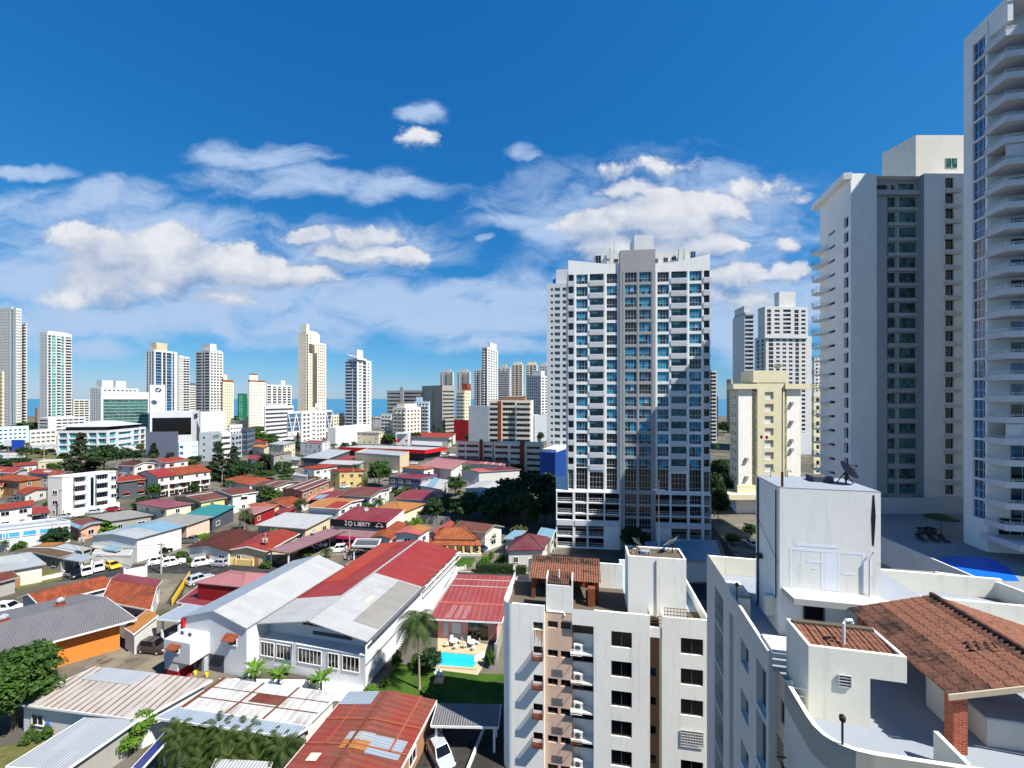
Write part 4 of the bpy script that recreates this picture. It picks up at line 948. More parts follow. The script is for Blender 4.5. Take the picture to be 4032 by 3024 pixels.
w.poly([(AU(380), 0, 0), (AU(380), 1.3, 0), (AU(380), 1.3, ztop), (AU(380), 0, ztop)], 0); w.poly([(AU(662), 0, 0), (AU(662), 1.3, 0), (AU(662), 1.3, ztop), (AU(662), 0, ztop)][::-1], 1)
w.box(AU(378), AU(690), .55, 1.28, AZ(1145), AZ(1118), 1)
sdir = Vector((.25, .968)); P0 = A_(0, 0, 0); Q0 = Vector((P0.x + sdir.x * 12.0, P0.y + sdir.y * 12.0, 0))
w.fr = None; sf, sL = frame2((Q0.x, Q0.y), (P0.x, P0.y)); w.fr = sf
shol = []
for k in range(24):
 z = AZ(1300) - fhA * k
 if z > 16: shol.append((sL * .30, sL * .52, z - .2, z + .35)); shol.append((sL * .80, sL * .93, z - 1.0, z + 1.0))
w.wall(sL, 0, ztop - 1.0, shol, .5, 2); w.box(-1.2, sL + .05, -1.2, .2, ztop - 1.0, ztop + .25, 0)
w.fr = A_; w.poly([(0, 0, ztop - .5), (50, 0, ztop - .5), (50, 16, ztop - .5), (3, 12, ztop - .5)], 2)
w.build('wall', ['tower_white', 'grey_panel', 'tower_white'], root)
allp = [(A_, h, .25, 'glass_dark', 'w') for h in hR] + [(A_, h, 1.55, 'glass_green', 'w') for h in hM + hT] + [(sf, h, .5, 'glass_dark', 'w') for h in shol]
for fr, h, dep, gm_, _ in allp: inst('window', pane_mesh(h[1] - h[0], h[3] - h[2], gm_, 'bronze_frame', 2, (1.0,), .06), root, fr(h[0], dep, h[2]), fr.yaw)
for h in hR: b = MB(A_); b.box(h[0] - .1, h[1] + 1.0, -.45, -.003, h[2] - 1.0, h[2] - .25); b.build('ledge', ['offwhite'], root)
for h in hM[1::2]: b = MB(A_); b.box(AU(478), AU(658), .95, 1.297, h[2] - .75, h[2] - .12); b.box(AU(532), AU(545), 1.1, 1.296, h[2] - .119, h[3]); b.build('ledge', ['grey_panel'], root)
for k in range(22):
 z = AZ(1385) - fhA * k
 if z < 16: break
 b = MB(sf); pts = [(-.2, .2)] + [(2.0 * (1 - math.cos(t)) - .4, -2.1 * math.sin(t)) for t in np.linspace(.25, 2.7, 9)] + [(3.6, .2)]
 b.prism(pts, z - .22, z); o = b.build('balcony', ['tower_white'], root)
 rl = MB(sf)
 for p, q in zip(pts[1:-1], pts[2:-1]):
  a, c = Vector((*p, 0)), Vector((*q, 0));
  for zz in (.5, 1.0): rl.tube([a + Vector((0, 0, z + zz)), c + Vector((0, 0, z + zz))], .03, 4)
  rl.tube([a + Vector((0, 0, z)), a + Vector((0, 0, z + 1))], .03, 4)
 rl.build('railing', ['steel'], o)
b = MB(A_); u0 = A_.U(3606, 3.0); ztp = A_.Z(3606, 532, 3.0); b.poly([(u0, 3, ztop - .6), (u0 + 30, 3, ztop - .6), (u0 + 30, 3, ztp), (u0, 3, ztp)]); b.poly([(u0, 3, ztop - .6), (u0, 3, ztp), (u0 - 1.2, 9, ztp), (u0 - 1.2, 9, ztop - .6)]); b.poly([(u0, 3, ztp), (u0 + 30, 3, ztp), (u0 + 30, 9, ztp), (u0 - 1.2, 9, ztp)])
o = b.build('penthouse', ['offwhite'], root)
inst('window', pane_mesh(2.3, 2.0, 'glass_green', 'alu', 2), o, A_(A_.U(3722, 3), 2.98, A_.Z(3722, 663, 3)), 0)
# ---------------------------------------------------------------- pool deck between the two towers
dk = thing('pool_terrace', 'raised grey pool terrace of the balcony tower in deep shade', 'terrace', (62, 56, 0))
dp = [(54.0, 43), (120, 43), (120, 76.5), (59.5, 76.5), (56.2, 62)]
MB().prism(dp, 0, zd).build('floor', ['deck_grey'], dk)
for a, c in (((54.0, 43), (56.2, 62)), ((56.2, 62), (59.5, 76.5))):
 fr, L = frame2(c, a); b = MB(fr); b.box(0, L, -.25, -.003, zd - 3.2, zd + .7); b.build('parapet', ['white'], dk)
fr, L = frame2((59.6, 76.3), (90, 76.3)); b = MB(fr); b.box(0, L, 0, .25, zd + .002, zd + 3.0); b.build('boundary_wall', ['white_clean'], dk)
N2f = zoom(3400, 2000, 632 / 2212); gd = lambda pts, z: [G(*N2f(x, y), z) for x, y in pts]
pl = MB(); pl.poly([(p.x, p.y, zd + .02) for p in gd([(880, 735), (1230, 665), (1740, 690), (2000, 820), (2150, 1010), (1600, 1000), (1010, 800)], zd)]); pl.build('pool', ['pool_blue'], dk)
cpm = MB();
ump = G(*N2f(1070, 365), zd)
um = thing('parasol', 'dark green flat parasol beside the white terrace wall', 'parasol', (ump.x, ump.y, zd))
MB().tube([(ump.x, ump.y, zd), (ump.x, ump.y, zd + 3.0)], .06, 6).build('pole', ['dark_metal'], um); MB().lathe((ump.x, ump.y, zd + 2.6), [(2.2, 0), (2.1, .12), (1.0, .5), (.05, .7)], 12).build('canopy', ['leaf_dark'], um)
for i, (x, y) in enumerate(((800, 450), (960, 455), (1110, 465))):
 p = G(*N2f(x, y), zd)
 lo = thing('sun_lounger', 'dark sun lounger by the terrace planters, ' + ('left of the three', 'middle of the three', 'nearest the parasol')[i], 'lounger', (p.x, p.y, zd), 'sun loungers on the pool terrace')
 b = MB(Fr(p.x, p.y, -20)); b.box(-.35, .35, -.9, .5, zd + .28, zd + .36); b.build('seat', ['black'], lo); b = MB(Fr(p.x, p.y, -20)); b.hexa([(-.35, .5, zd + .28), (.35, .5, zd + .28), (.35, 1.1, zd + .7), (-.35, 1.1, zd + .7)], [(-.35, .5, zd + .36), (.35, .5, zd + .36), (.35, 1.1, zd + .78), (-.35, 1.1, zd + .78)]); b.build('backrest', ['black'], lo)
 for u_ in (-.3, .3):
  for v_ in (-.8, .4): b = MB(Fr(p.x, p.y, -20)); b.box(u_ - .03, u_ + .03, v_ - .03, v_ + .03, zd, zd + .28); b.build('leg', ['dark_metal'], lo)
# white planters on the terrace wall line, each with a clipped ball of leaves
for i, x in enumerate((780, 855, 900, 975)):
 p = G(*N2f(x, 362), zd)
 t = thing('potted_plant', 'round potted shrub on the terrace, ' + ('first', 'second', 'third', 'fourth')[i] + ' of the row from the parasol-free end', 'plant', (p.x, p.y, zd), 'potted shrubs on the pool terrace')
 MB().lathe((p.x, p.y, zd), [(.28, 0), (.36, .5), (.36, .55)], 10).build('pot', ['dark_grey'], t)
 inst('crown', crown_mesh(40 + i, .45, .42, 8, 30, .12, 'leaf_dark'), t, (p.x, p.y, zd + .85))
# ================================================================ LEFT-CENTRE NEAR BLOCK (white flats with the peach strip)
M = Fr(-.93, 39.5, -10.0)
root = thing('apartment_block', 'weathered white flats with a peach strip and dark sliding windows', 'apartment block', tuple(M(9, 6, 0)))
zR, zP = 15.2, 16.2; fhM = 2.75; zwt = 14.45; nM = 5
w = MB(M)
arc = [(0, 3.0), (0, .9)] + [(.9 - .9 * math.cos(t), .9 - .9 * math.sin(t)) for t in np.linspace(.2, 1.5, 7)] + [(.95, 0)]
arc = [(0.0, 7.2)] + arc
for p, q in zip(arc, arc[1:]): w.poly([(*p, 0), (*q, 0), (*q, zP), (*p, zP)])
hl = [(3.15, 3.95, zwt - .25 - fhM * k - .45, zwt + .25 - fhM * k - .0) for k in range(1)]
w.wall(4.08 - .95, 0, zP, [(3.0, 3.95, 13.9, 14.6)], .3, 0, u0=.95)
hp = []
for k in range(6): hp += [(4.38, 5.35, 14.0 - fhM * k, 14.65 - fhM * k), (5.62, 6.58, 14.0 - fhM * k, 14.65 - fhM * k)]
w.wall(6.7 - 4.08, 0, 15.5, hp, .15, 1, v=.35, u0=4.08)
w.poly([(4.08, 0, 0), (4.08, .35, 0), (4.08, .35, zP), (4.08, 0, zP)], 0); w.poly([(6.7, .35, 0), (6.7, 1.6, 0), (6.7, 1.6, 15.6), (6.7, .35, 15.6)], 1)
w.wall(2.0, 0, zP - 1.5, [], .1, 0, v=1.6, u0=6.7)
w.wall(2.0, zP - 1.5, zP, [], .1, 0, v=0, u0=6.7); w.poly([(6.7, 0, zP - 1.5), (8.7, 0, zP - 1.5), (8.7, 1.6, zP - 1.5), (6.7, 1.6, zP - 1.5)][::-1], 0)
w.poly([(8.7, 0, 0), (8.7, 1.6, 0), (8.7, 1.6, zP), (8.7, 0, zP)][::-1], 0)
h1 = [(10.3, 12.15, zwt - 1.45 - fhM * k, zwt - fhM * k) for k in range(6)]; h2 = [(16.4, 18.3, zwt - 1.45 - fhM * k, zwt - fhM * k) for k in range(6)]
w.wall(13.75 - 8.7, 0, zP, h1, .18, 0, u0=8.7); w.wall(18.9 - 14.8, 0, zP - .1, h2, .18, 0, u0=14.8)
w.poly([(13.75, 0, 0), (13.75, 1.6, 0), (13.75, 1.6, zP), (13.75, 0, zP)], 0); w.poly([(14.8, 0, 0), (14.8, 1.6, 0), (14.8, 1.6, zP), (14.8, 0, zP)][::-1], 0)
hn = [(13.85, 14.55, zwt - fhM * k - 2.0, zwt - fhM * k - 1.25) for k in range(1, 6)]
w.wall(14.8 - 13.75, 0, 14.0, [], .1, 2, v=1.6, u0=13.75); w.box(13.755, 14.795, .06, .3, 14.2, 15.1, 0)
w.poly([(18.9, 0, 0), (18.9, 12, 0), (18.9, 12, zP), (18.9, 0, zP)], 0); w.poly([(0, 7.2, 0), (11.9, 7.2, 0), (11.9, 7.2, zP - 1), (0, 7.2, zP - 1)][::-1], 0); w.poly([(11.9, 12, 0), (18.9, 12, 0), (18.9, 12, zP - 1), (11.9, 12, zP - 1)][::-1], 0); w.poly([(11.9, 7.2, 0), (11.9, 12, 0), (11.9, 12, zP - 1), (11.9, 7.2, zP - 1)][::-1], 0)
w.build('wall', ['old_white', 'peach', 'brown_wall'], root)
for (u0, u1, v0, v1) in ((.003, .18, .9, 4.6), (8.75, 13.7, .0 + .002, .2), (14.85, 18.88, .002, .2), (.95, 4.07, .002, .2), (1.6, 5.4, 7.02, 7.2), (8.6, 11.95, 7.02, 7.2), (12.0, 18.7, 11.82, 12.0), (18.72, 18.898, .2, 11.8)):
 b = MB(M); b.box(u0, u1, v0, v1, zR + .002, zP + (1.7 if 7 < v0 < 11 else .35 if v0 > 11 else -.002)); b.build('parapet', ['old_white'], root)
b = MB(M); b.box(.19, 12.0, .36, 7.0, zR - .3, zR, 0); b.build('roof', ['roof_concrete'], root)
rl = MB(M)
for zz in (.3, .65, 1.0): rl.box(.05, .1, 4.65, 7.1, zR + zz, zR + zz + .05)
for vv in (4.7, 5.5, 6.3, 7.05): rl.box(.049, .101, vv, vv + .05, zR, zR + 1.06)
rl.build('railing', ['white_paint'], root)
b = MB(M); b.box(12.01, 18.7, 1.62, 3.4, zR - .3, zR, 0); b.box(12.01, 18.7, 3.41, 11.8, zR - .3, zR, 1); b.build('roof', ['roof_concrete', 'roof_blue_paint'], root)
b = MB(M); b.box(17.32, 18.7, 9.6, 11.8, zR + .003, zR + 1.7); b.build('stair_head', ['cream'], root)
b = MB(M); b.box(12.0, 17.3, 1.8, 4.7, zR + .003, 20.7, 0); b.box(12.0, 17.3, 1.8, 1.95, 20.701, 20.85); b.box(12.0, 12.15, 1.951, 4.7, 20.701, 20.85); b.box(17.15, 17.3, 1.951, 4.7, 20.701, 20.85); b.box(12.151, 17.149, 4.55, 4.7, 20.701, 20.85)
lift = b.build('lift_tower', ['old_white'], root)
b = MB(M); b.poly([(12.16, 1.96, 20.71), (17.14, 1.96, 20.71), (17.14, 4.54, 20.71), (12.16, 4.54, 20.71)]); b.build('roof', ['roof_concrete'], lift)
b = MB(M); b.box(14.55, 14.62, 1.72, 1.797, 15.4, 20.6); b.build('conduit', ['concrete'], lift)
b = MB(M); b.box(13.3, 14.2, 2.8, 3.5, 20.72, 20.98); b.build('vent_box', ['galv'], lift)
pp = MB(M); pp.tube([M.o * 0 + Vector((12.6, 3.0, 20.7)), Vector((12.6, 3.0, 21.1)), Vector((12.8, 3.0, 21.2)), Vector((12.9, 3.0, 21.1))], .06, 6); pp.build('vent_pipe', ['white_paint'], lift)
# flue box with its own tiled lid
b = MB(M); b.box(4.2, 6.75, .4, 1.4, 15.52, 18.1, 0); b.box(4.2, 4.32, .4, 2.2, 18.101, 18.7); b.box(6.63, 6.75, .4, 2.2, 18.101, 18.7); fb_ = b.build('flue_box', ['old_white'], root)
def corrug(mb, q, nu, amp, m=0, per=8, bands=((1.0, 0),)):
 """corrugated tiling over the quad q (near-left, near-right, far-right, far-left); bands = (upper t, material) from eave to ridge"""
 q = [Vector(p) for p in q]; n_ = (q[1] - q[0]).cross(q[3] - q[0]).normalized(); k = nu * per; i = len(mb.v); r = random.Random(nu)
 rows = max(4, int((q[3] - q[0]).length / .42)); ts = [t / rows for t in range(rows + 1)]; jit = [r.uniform(-.012, .012) for _ in range(nu + 1)]
 for t in range(rows):
  for tt, lift in ((ts[t], .0), (ts[t + 1], -.022)):
   for j in range(k + 1):
    s = j / k; w_ = math.sin(2 * math.pi * j / per); p = (q[0] * (1 - s) + q[1] * s) * (1 - tt) + (q[3] * (1 - s) + q[2] * s) * tt + n_ * (amp * w_ + lift + jit[j // per] + .012)
    mb.v.append(tuple(p))
 for t in range(rows):
  mm = next(m_ for u_, m_ in bands if ts[t] < u_ - 1e-6)
  for j in range(k): a = i + t * 2 * (k + 1) + j; mb.f.append((a, a + 1, a + k + 2, a + k + 1)); mb.m.append(mm)
  if t < rows - 1:
   for j in range(k): a = i + (t * 2 + 1) * (k + 1) + j; mb.f.append((a, a + 1, a + k + 2, a + k + 1)); mb.m.append(mm)
b = MB(); corrug(b, [M(4.33, .45, 18.25), M(6.62, .45, 18.25), M(6.62, 2.1, 18.75), M(4.33, 2.1, 18.75)], 11, .05, per=6); b.build('tiled_lid', ['clay_dirty'], fb_)
b = MB(M); b.tube([Vector((5.4, 1.2, 18.2)), Vector((5.4, 1.2, 19.3))], .07, 6); b.build('vent_pipe', ['white_paint'], fb_)
# pavilion on the roof
pv = thing('roof_pavilion', 'clay tiled pavilion standing on the weathered white flats', 'pavilion', tuple(M(6, 5, zR)))
b = MB(); corrug(b, [M(2.1, 3.2, 17.4), M(9.5, 3.2, 17.4), M(9.5, 6.95, 18.4), M(2.1, 6.95, 18.4)], 30, .055, per=6, bands=((.62, 0), (1.0, 1))); b.build('roof', ['clay', 'clay_dirty'], pv)
for u_ in (2.6, 5.9, 9.1):
 for v_ in (3.7, 6.6): b = MB(M); b.box(u_ - .2, u_ + .2, v_ - .2, v_ + .2, zR + .003, 17.25 + (v_ - 3.4) * .26); b.build('column', ['terracotta'], pv)
b = MB(M); b.box(2.3, 9.4, 6.75, 6.9, zR + .003, 17.3); b.build('back_wall', ['terracotta'], pv)
b = MB(M); b.box(8.2, 8.9, 2.6, 3.3, zR + .003, 17.0); b.build('barbecue', ['terracotta'], pv)
for h in h1 + h2:
 me = pane_mesh(h[1] - h[0], h[3] - h[2], 'glass_black', 'bronze_frame', 2, (1.0,), .05)
 o = inst('window', me, root, M(h[0], .15, h[2]), M.yaw)
 if h in h2 and abs(h[3] - (zwt - 3 * fhM)) < .01:
  gb_ = MB(M)
  for z in np.linspace(h[2], h[3], 7): gb_.box(h[0], h[1], -.09, -.05, z - .02, z + .02)
  for u_ in np.linspace(h[0], h[1], 15): gb_.box(u_ - .015, u_ + .015, -.09, -.051, h[2], h[3])
  gb_.build('window_grille', ['white_paint'], root)
for h in hp: inst('window', pane_mesh(h[1] - h[0], h[3] - h[2], 'glass_black', 'bronze_frame', 2, (1.0,), .04), root, M(h[0], .5, h[2]), M.yaw)
for h in hn: inst('window', pane_mesh(h[1] - h[0], h[3] - h[2], 'glass_black', 'bronze_frame', 1, (1.0,), .04), root, M(h[0], 1.59, h[2]), M.yaw)
acm = None
for k in range(6):
 z = zwt - fhM * k
 inst('window', pane_mesh(1.95, 1.15, 'glass_dark' if k else 'glass_brown', 'bronze_frame', 2, (1.0,), .05), root, M(6.74, 1.05, z - 1.05), M.yaw)
 b = MB(M); b.box(6.72, 8.68, 1.06, 1.3, z - 2.75, z - 1.06); b.build('niche_panel', ['old_white'], root)
 b = MB(M); b.box(6.55, 8.69, .05, 1.05, z - 2.62, z - 2.45); b.build('niche_slab', ['old_white'], root)
def aircon(fr, u, v, z, label, mat='white_paint', bracket=True, parent_group='air conditioner units', yaw=0):
 t = thing('air_conditioner', label, 'air conditioner', tuple(fr(u, v, z)), parent_group)
 b = MB(fr); b.box(u, u + .85, v, v + .35, z, z + .65); b.build('case', [mat], t)
 b = MB(fr); c = fr(u + .36, v - .012, z + .33)
 for k in range(14): a0, a1 = 2 * math.pi * k / 14, 2 * math.pi * (k + 1) / 14; b.poly([(u + .36, v - .012, z + .33), (u + .36 + .26 * math.cos(a0), v - .012, z + .33 + .26 * math.sin(a0)), (u + .36 + .26 * math.cos(a1), v - .012, z + .33 + .26 * math.sin(a1))])
 b.build('fan_grille', ['dark_grey'], t); return t
flo = ('top', 'second', 'third', 'fourth', 'fifth')
for k in range(5):
 z = zwt - fhM * k
 aircon(M, 6.85, .25, z - 2.43, 'air conditioner on the ' + flo[k] + ' slab of the niche beside the peach strip', parent_group='air conditioners in the niche')
 b = MB(M)
 for zz in (0, .18, .36, .54): b.box(6.55, 7.6, -.32, -.28, z - 2.5 + zz, z - 2.46 + zz)
 for uu in (6.55, 7.56): b.box(uu, uu + .04, -.28, .05, z - 2.5, z - 2.46)
 b.build('cage', ['rust' if k % 2 else 'white_paint'], root)
 if k >= 1:
  b = MB(M)
  for zz in (0, .16, .32, .48): b.box(2.95, 4.0, -.62, -.58, z - .4 + zz, z - .35 + zz); b.box(2.95, 2.99, -.58, -.003, z - .4 + zz, z - .35 + zz); b.box(3.96, 4.0, -.58, -.003, z - .4 + zz, z - .35 + zz)
  b.box(2.95, 4.0, -.62, -.003, z - .45, z - .41); b.build('bracket_cage', ['rust'], root)
  b = MB(M); b.poly([(3.05, -.004, z + .0), (3.95, -.004, z + .0), (3.95, -.004, z + .6), (3.05, -.004, z + .6)]); b.build('niche', ['glass_black'], root)
b = MB(M)
for k, (x_, w_, d_) in enumerate(((3.1, .12, 1.2), (3.28, .16, .7), (3.45, .1, 1.5), (3.58, .15, 1.0), (3.75, .14, 1.9), (3.86, .08, 1.1))): b.poly([(x_ + w_ * .3, -.005, 13.85 - d_), (x_ + w_ * .6, -.005, 13.8 - d_), (x_ + w_, -.005, 13.87), (x_, -.005, 13.87)])
b.build('rust_stain', ['stain_rust'], root)
b = MB(M); b.poly([(3.0, .29, 13.9), (3.95, .29, 13.9), (3.95, .29, 14.6), (3.0, .29, 14.6)]); b.build('window', ['glass_black'], root)
rl = MB(M)
for zz in (.25, .55, .85): rl.box(15.0, 17.2, .08, .12, zP + zz - .1, zP + zz - .06)
for u_ in np.linspace(15, 17.2, 9): rl.box(u_, u_ + .03, .079, .121, zP - .1, zP + .79)
rl.build('railing', ['rust'], root)
rl = MB(M)
for zz in (.3, .6, .9): rl.box(13.76, 14.79, .08, .12, 15.2 + zz, 15.24 + zz)
rl.build('railing', ['rust'], root)
b = MB(M); b.tube([Vector((5, .45, 15.6)), Vector((5, .5, 15.9))], .05, 6); b.tube([Vector((4.3, .38, 15.56)), Vector((5.9, .38, 15.56)), Vector((6.0, .3, 15.3))], .07, 6); b.build('drain_pipe', ['white_paint'], root)
def dish(loc, r, az, el, label, group=None, mat='mid_grey'):
 t = thing('satellite_dish', label, 'satellite dish', loc, group); L = Vector(loc)
 d = Vector((math.cos(az) * math.cos(el), math.sin(az) * math.cos(el), math.sin(el))); a = d.orthogonal().normalized(); b_ = d.cross(a); c = L + Vector((0, 0, r * 1.15)); b = MB(); rings = []
 for k in range(5): rr = r * (k + .02) / 4; rings.append(b.add([c + d * (.32 * rr * rr / r) + (a * math.cos(t_) + b_ * math.sin(t_)) * rr for t_ in np.linspace(0, 2 * math.pi, 17)[:-1]]))
 for k in range(4):
  for j in range(16): b.f.append((rings[k] + j, rings[k] + (j + 1) % 16, rings[k + 1] + (j + 1) % 16, rings[k + 1] + j)); b.m.append(0)
 b.build('reflector', [mat], t)
 b = MB(); b.tube([L, c - d * .05], .05, 6); b.tube([L + Vector((r * .7, 0, 0)), c - d * .05], .03, 5); b.tube([L + Vector((-r * .4, r * .6, 0)), c - d * .05], .03, 5); b.build('mount', ['dark_metal'], t)
 b = MB();
 for k in range(3): a_ = 2 * math.pi * k / 3; b.tube([c + d * .3 * r + (a * math.cos(a_) + b_ * math.sin(a_)) * r * .9, c + d * r * .95], .02, 4)
 b.tube([c + d * r * .9, c + d * r * 1.05], .07, 6); b.build('feed_arm', ['dark_metal'], t); return t
dish(tuple(M(16.4, 3.6, 20.72)), .85, R(140), R(50), 'dish leaning over the edge of the white lift tower, larger of its two')
dish(tuple(M(13.0, 4.2, 20.72)), .55, R(20), R(40), 'small pale dish at the rear of the white lift tower')
ms = thing('antenna_mast', 'slender antenna mast rising from the white lift tower', 'mast', tuple(M(14.9, 2.3, 20.72)))
MB(M).tube([Vector((14.9, 2.3, 20.72)), Vector((14.9, 2.3, 28.2))], .035, 6).build('pole', ['steel'], ms); MB(M).tube([Vector((14.3, 2.3, 27.2)), Vector((15.5, 2.3, 27.2))], .02, 4).build('crossbar', ['steel'], ms)
# ================================================================ RIGHT NEAR BLOCK (cream roof terrace)
K = Fr(11.4, 17.0, -13.0)
root = thing('apartment_block', 'cream block with a curved roof terrace and a square rooftop tower', 'apartment block', tuple(K(8, 5, 0)))
zT, zQ = 23.2, 24.25; vend = 13.4
LF = Fr(K(0, vend, 0).x, K(0, vend, 0).y, -13.0 - 90)     # left wall seen from outside: t grows towards the viewer
tv = lambda v: vend - v
w = MB(LF); zl = 24.6
hA = [(tv(11.2), tv(9.1), 21.0 - 2.75 * k, 23.6 - 2.75 * k) for k in range(8)]
w.wall(tv(7.8), 0, zl, hA, 1.6, 0)
hB = [(tv(5.7), tv(4.4), 21.5 - 2.75 * k, 22.8 - 2.75 * k) for k in range(8)] + [(tv(3.3), tv(2.0), 20.95 - 2.75 * k, 23.45 - 2.75 * k) for k in range(8)]
w.wall(tv(1.7) - tv(7.0), 0, zl - .25, [h for h in hB], .35, 0, u0=tv(7.0))
w.wall(tv(7.0) - tv(7.8), 0, zl - .6, [], .1, 0, v=.9, u0=tv(7.8)); w.poly([(tv(7.8), 0, 0), (tv(7.8), .9, 0), (tv(7.8), .9, zl), (tv(7.8), 0, zl)], 0); w.poly([(tv(7.0), 0, 0), (tv(7.0), .9, 0), (tv(7.0), .9, zl - .25), (tv(7.0), 0, zl - .25)][::-1], 0)
hC = [(tv(1.35), tv(.85), 21.6 - 2.75 * k, 22.6 - 2.75 * k) for k in range(8)] + [(tv(.5), tv(.1), 21.4 - 2.75 * k, 22.4 - 2.75 * k) for k in range(8)]
w.wall(tv(0) - tv(1.7), 0, 23.7, hC, .15, 1, v=.35, u0=tv(1.7)); w.poly([(tv(1.7), 0, 0), (tv(1.7), .35, 0), (tv(1.7), .35, 23.7), (tv(1.7), 0, 23.7)], 0)
w.fr = K
path = [(0, 0), (-.05, -2.0), (-.02, -2.45), (.12, -2.85), (.4, -3.15), (.85, -3.33), (1.35, -3.38), (17.6, -3.0), (17.6, 12.2), (17.3, 13.2), (16.4, 13.9), (14.5, 14.3), (0, vend)]
for p, q in list(zip(path, path[1:])): w.poly([(*p, 0), (*q, 0), (*q, zQ - .002), (*p, zQ - .002)])
w.poly([(0, 0, 0), (.35, 0, 0), (.35, 0, zQ), (0, 0, zQ)], 0)
w.build('wall', ['offwhite', 'peach'], root)
# parapets with their own thickness
pb_ = MB(K); inn = []
for i, p in enumerate(path):
 a, c = Vector(path[max(0, i - 1)]), Vector(path[min(len(path) - 1, i + 1)]); d = (c - a).normalized(); inn.append((p[0] - d.y * .16, p[1] + d.x * .16))
for i in range(len(path) - 1):
 p, q, r_, s_ = path[i], path[i + 1], inn[i + 1], inn[i]
 if i == len(path) - 2: continue
 pb_.hexa([(*p, zT + .003), (*q, zT + .003), (*r_, zT + .003), (*s_, zT + .003)], [(*p, zQ), (*q, zQ), (*r_, zQ), (*s_, zQ)])
pb_.build('parapet', ['terrace_cream'], root)
b = MB(K); b.box(.003, 17.4, 13.2, 13.4, zT + .002, zQ + .2); b.build('parapet', ['terrace_cream'], root)
b = MB(K); b.box(.002, .17, 1.72, vend - .2, zT + .003, zl - .27); b.build('parapet', ['offwhite'], root)
fl = MB(K); fl.prism([(.36, -.02), (.1, -2.5), (1.0, -3.2), (17.4, -2.85), (17.4, 12), (16, 13.19), (.18, 13.19), (.18, 1.75), (.36, 1.7)], zT - .3, zT); fl.build('terrace_floor', ['roof_grey_paint'], root)
b = MB(K); b.box(.36, 1.8, .2, 1.69, zT - .28, zT + .02); b.build('stair_well', ['dark_grey'], root)
rl = MB(K)
for z in (.45, .75, 1.05): rl.box(.18, 1.3, 1.70, 1.78, zT + z - .12, zT + z + .06)
rl.box(.18, 1.3, 1.781, 3.1, zT + 1.14, zT + 1.24); rl.build('louvre_screen', ['white_clean'], root)
rl = MB(K)
for z in (.35, .68, 1.0): rl.tube([Vector((.0, -.35, zT + z)), Vector((.64, -.35, zT + z))], .03, 6)
rl.build('railing', ['white_paint'], root)
for h in hA:
 inst('window', pane_mesh(h[1] - h[0], h[3] - h[2], 'glass_black', 'bronze_frame', 2), root, LF(h[0], 1.6, h[2]), LF.yaw)
 b = MB(LF);
 for z in (.3, .6, .9): b.box(h[0], h[1], .04, .08, h[2] + z - .15, h[2] + z - .1)
 b.build('railing', ['steel'], root)
for i, h in enumerate(hB): inst('window', pane_mesh(h[1] - h[0], h[3] - h[2], 'glass_dark' if i % 2 else 'glass_brown', 'alu', 2), root, LF(h[0], .3, h[2]), LF.yaw)
for h in hC: inst('window', pane_mesh(h[1] - h[0], h[3] - h[2], 'glass_black', 'bronze_frame', 1), root, LF(h[0], .48, h[2]), LF.yaw)
for k in range(4):
 b = MB(LF); z = 21.1 - 2.75 * k
 for zz in np.linspace(0, .9, 6): b.box(tv(-.15), tv(-.75), -.35, -.31, z + zz, z + zz + .03)
 for uu in (tv(-.15), tv(-.75) - .04): b.box(uu, uu + .04, -.31, -.003, z, z + .05)
 b.build('window_cage', ['dark_metal'], root)
# square rooftop tower
b = MB(K); b.box(1.9, 6.55, 5.6, 9.2, zT + .003, 31.15, 0); rt = b.build('rooftop_tower', ['old_white'], root)
b = MB(K); b.box(1.9, 6.55, 5.6, 9.2, 31.151, 31.2, 0); b.build('roof', ['roof_grey_paint'], rt)
b = MB(K); b.box(6.56, 9.25, 5.65, 10.5, zT + .003, 25.3, 0); b.box(6.56, 9.25, 5.65, 10.5, 25.301, 25.36, 1); b.box(9.26, 9.4, 5.65, 10.5, 25.0, 25.25, 2); b.build('side_room', ['terrace_cream', 'roof_grey_paint', 'dark_grey'], rt)
b = MB(K); b.hexa([(2.25, 4.75, 25.3), (6.5, 4.75, 25.3), (6.5, 5.595, 25.55), (2.0, 5.595, 25.55)], [(2.25, 4.75, 25.62), (6.5, 4.75, 25.62), (6.5, 5.595, 25.8), (2.0, 5.595, 25.8)]); b.build('canopy', ['canopy_paint'], rt)
b = MB(K); b.box(6.501, 9.25, 4.75, 5.64, 25.05, 25.62); b.build('canopy', ['canopy_paint'], rt)
inst('window', pane_mesh(1.0, 1.0, 'glass_black', 'bronze_frame', 1), rt, K(3.0, 5.58, 24.2), K.yaw)
pt_ = MB(K)
def rect(u0, u1, z0, z1):
 u0, u1 = 2.37 + (u0 - 2.45) * .848, 2.37 + (u1 - 2.45) * .848; pt_.poly([(u0, 5.594, z0), (u1, 5.594, z0), (u1, 5.594, z1), (u0, 5.594, z1)])
for r_ in ((2.45, 2.57, 25.85, 28.0), (2.57, 6.4, 27.85, 28.0), (6.4, 6.6, 25.85, 28.0), (4.2, 4.38, 25.85, 27.84), (5.1, 5.22, 25.85, 27.84), (3.4, 4.19, 27.25, 27.42), (3.7, 4.0, 26.9, 27.02), (5.3, 6.1, 26.75, 26.9), (2.8, 5.1, 28.1, 28.28), (4.39, 5.09, 25.85, 27.84)): rect(*r_)
pt_.build('paint_patch', ['paint_patch'], rt)
b = MB(K); b.fr = K; b.poly([(6.17, 5.593, 28.4), (6.25, 5.593, 28.35), (6.33, 5.593, 29.9), (6.27, 5.593, 31.0), (6.19, 5.593, 31.0), (6.12, 5.593, 29.8)]); b.build('drip_stain', ['black'], rt)
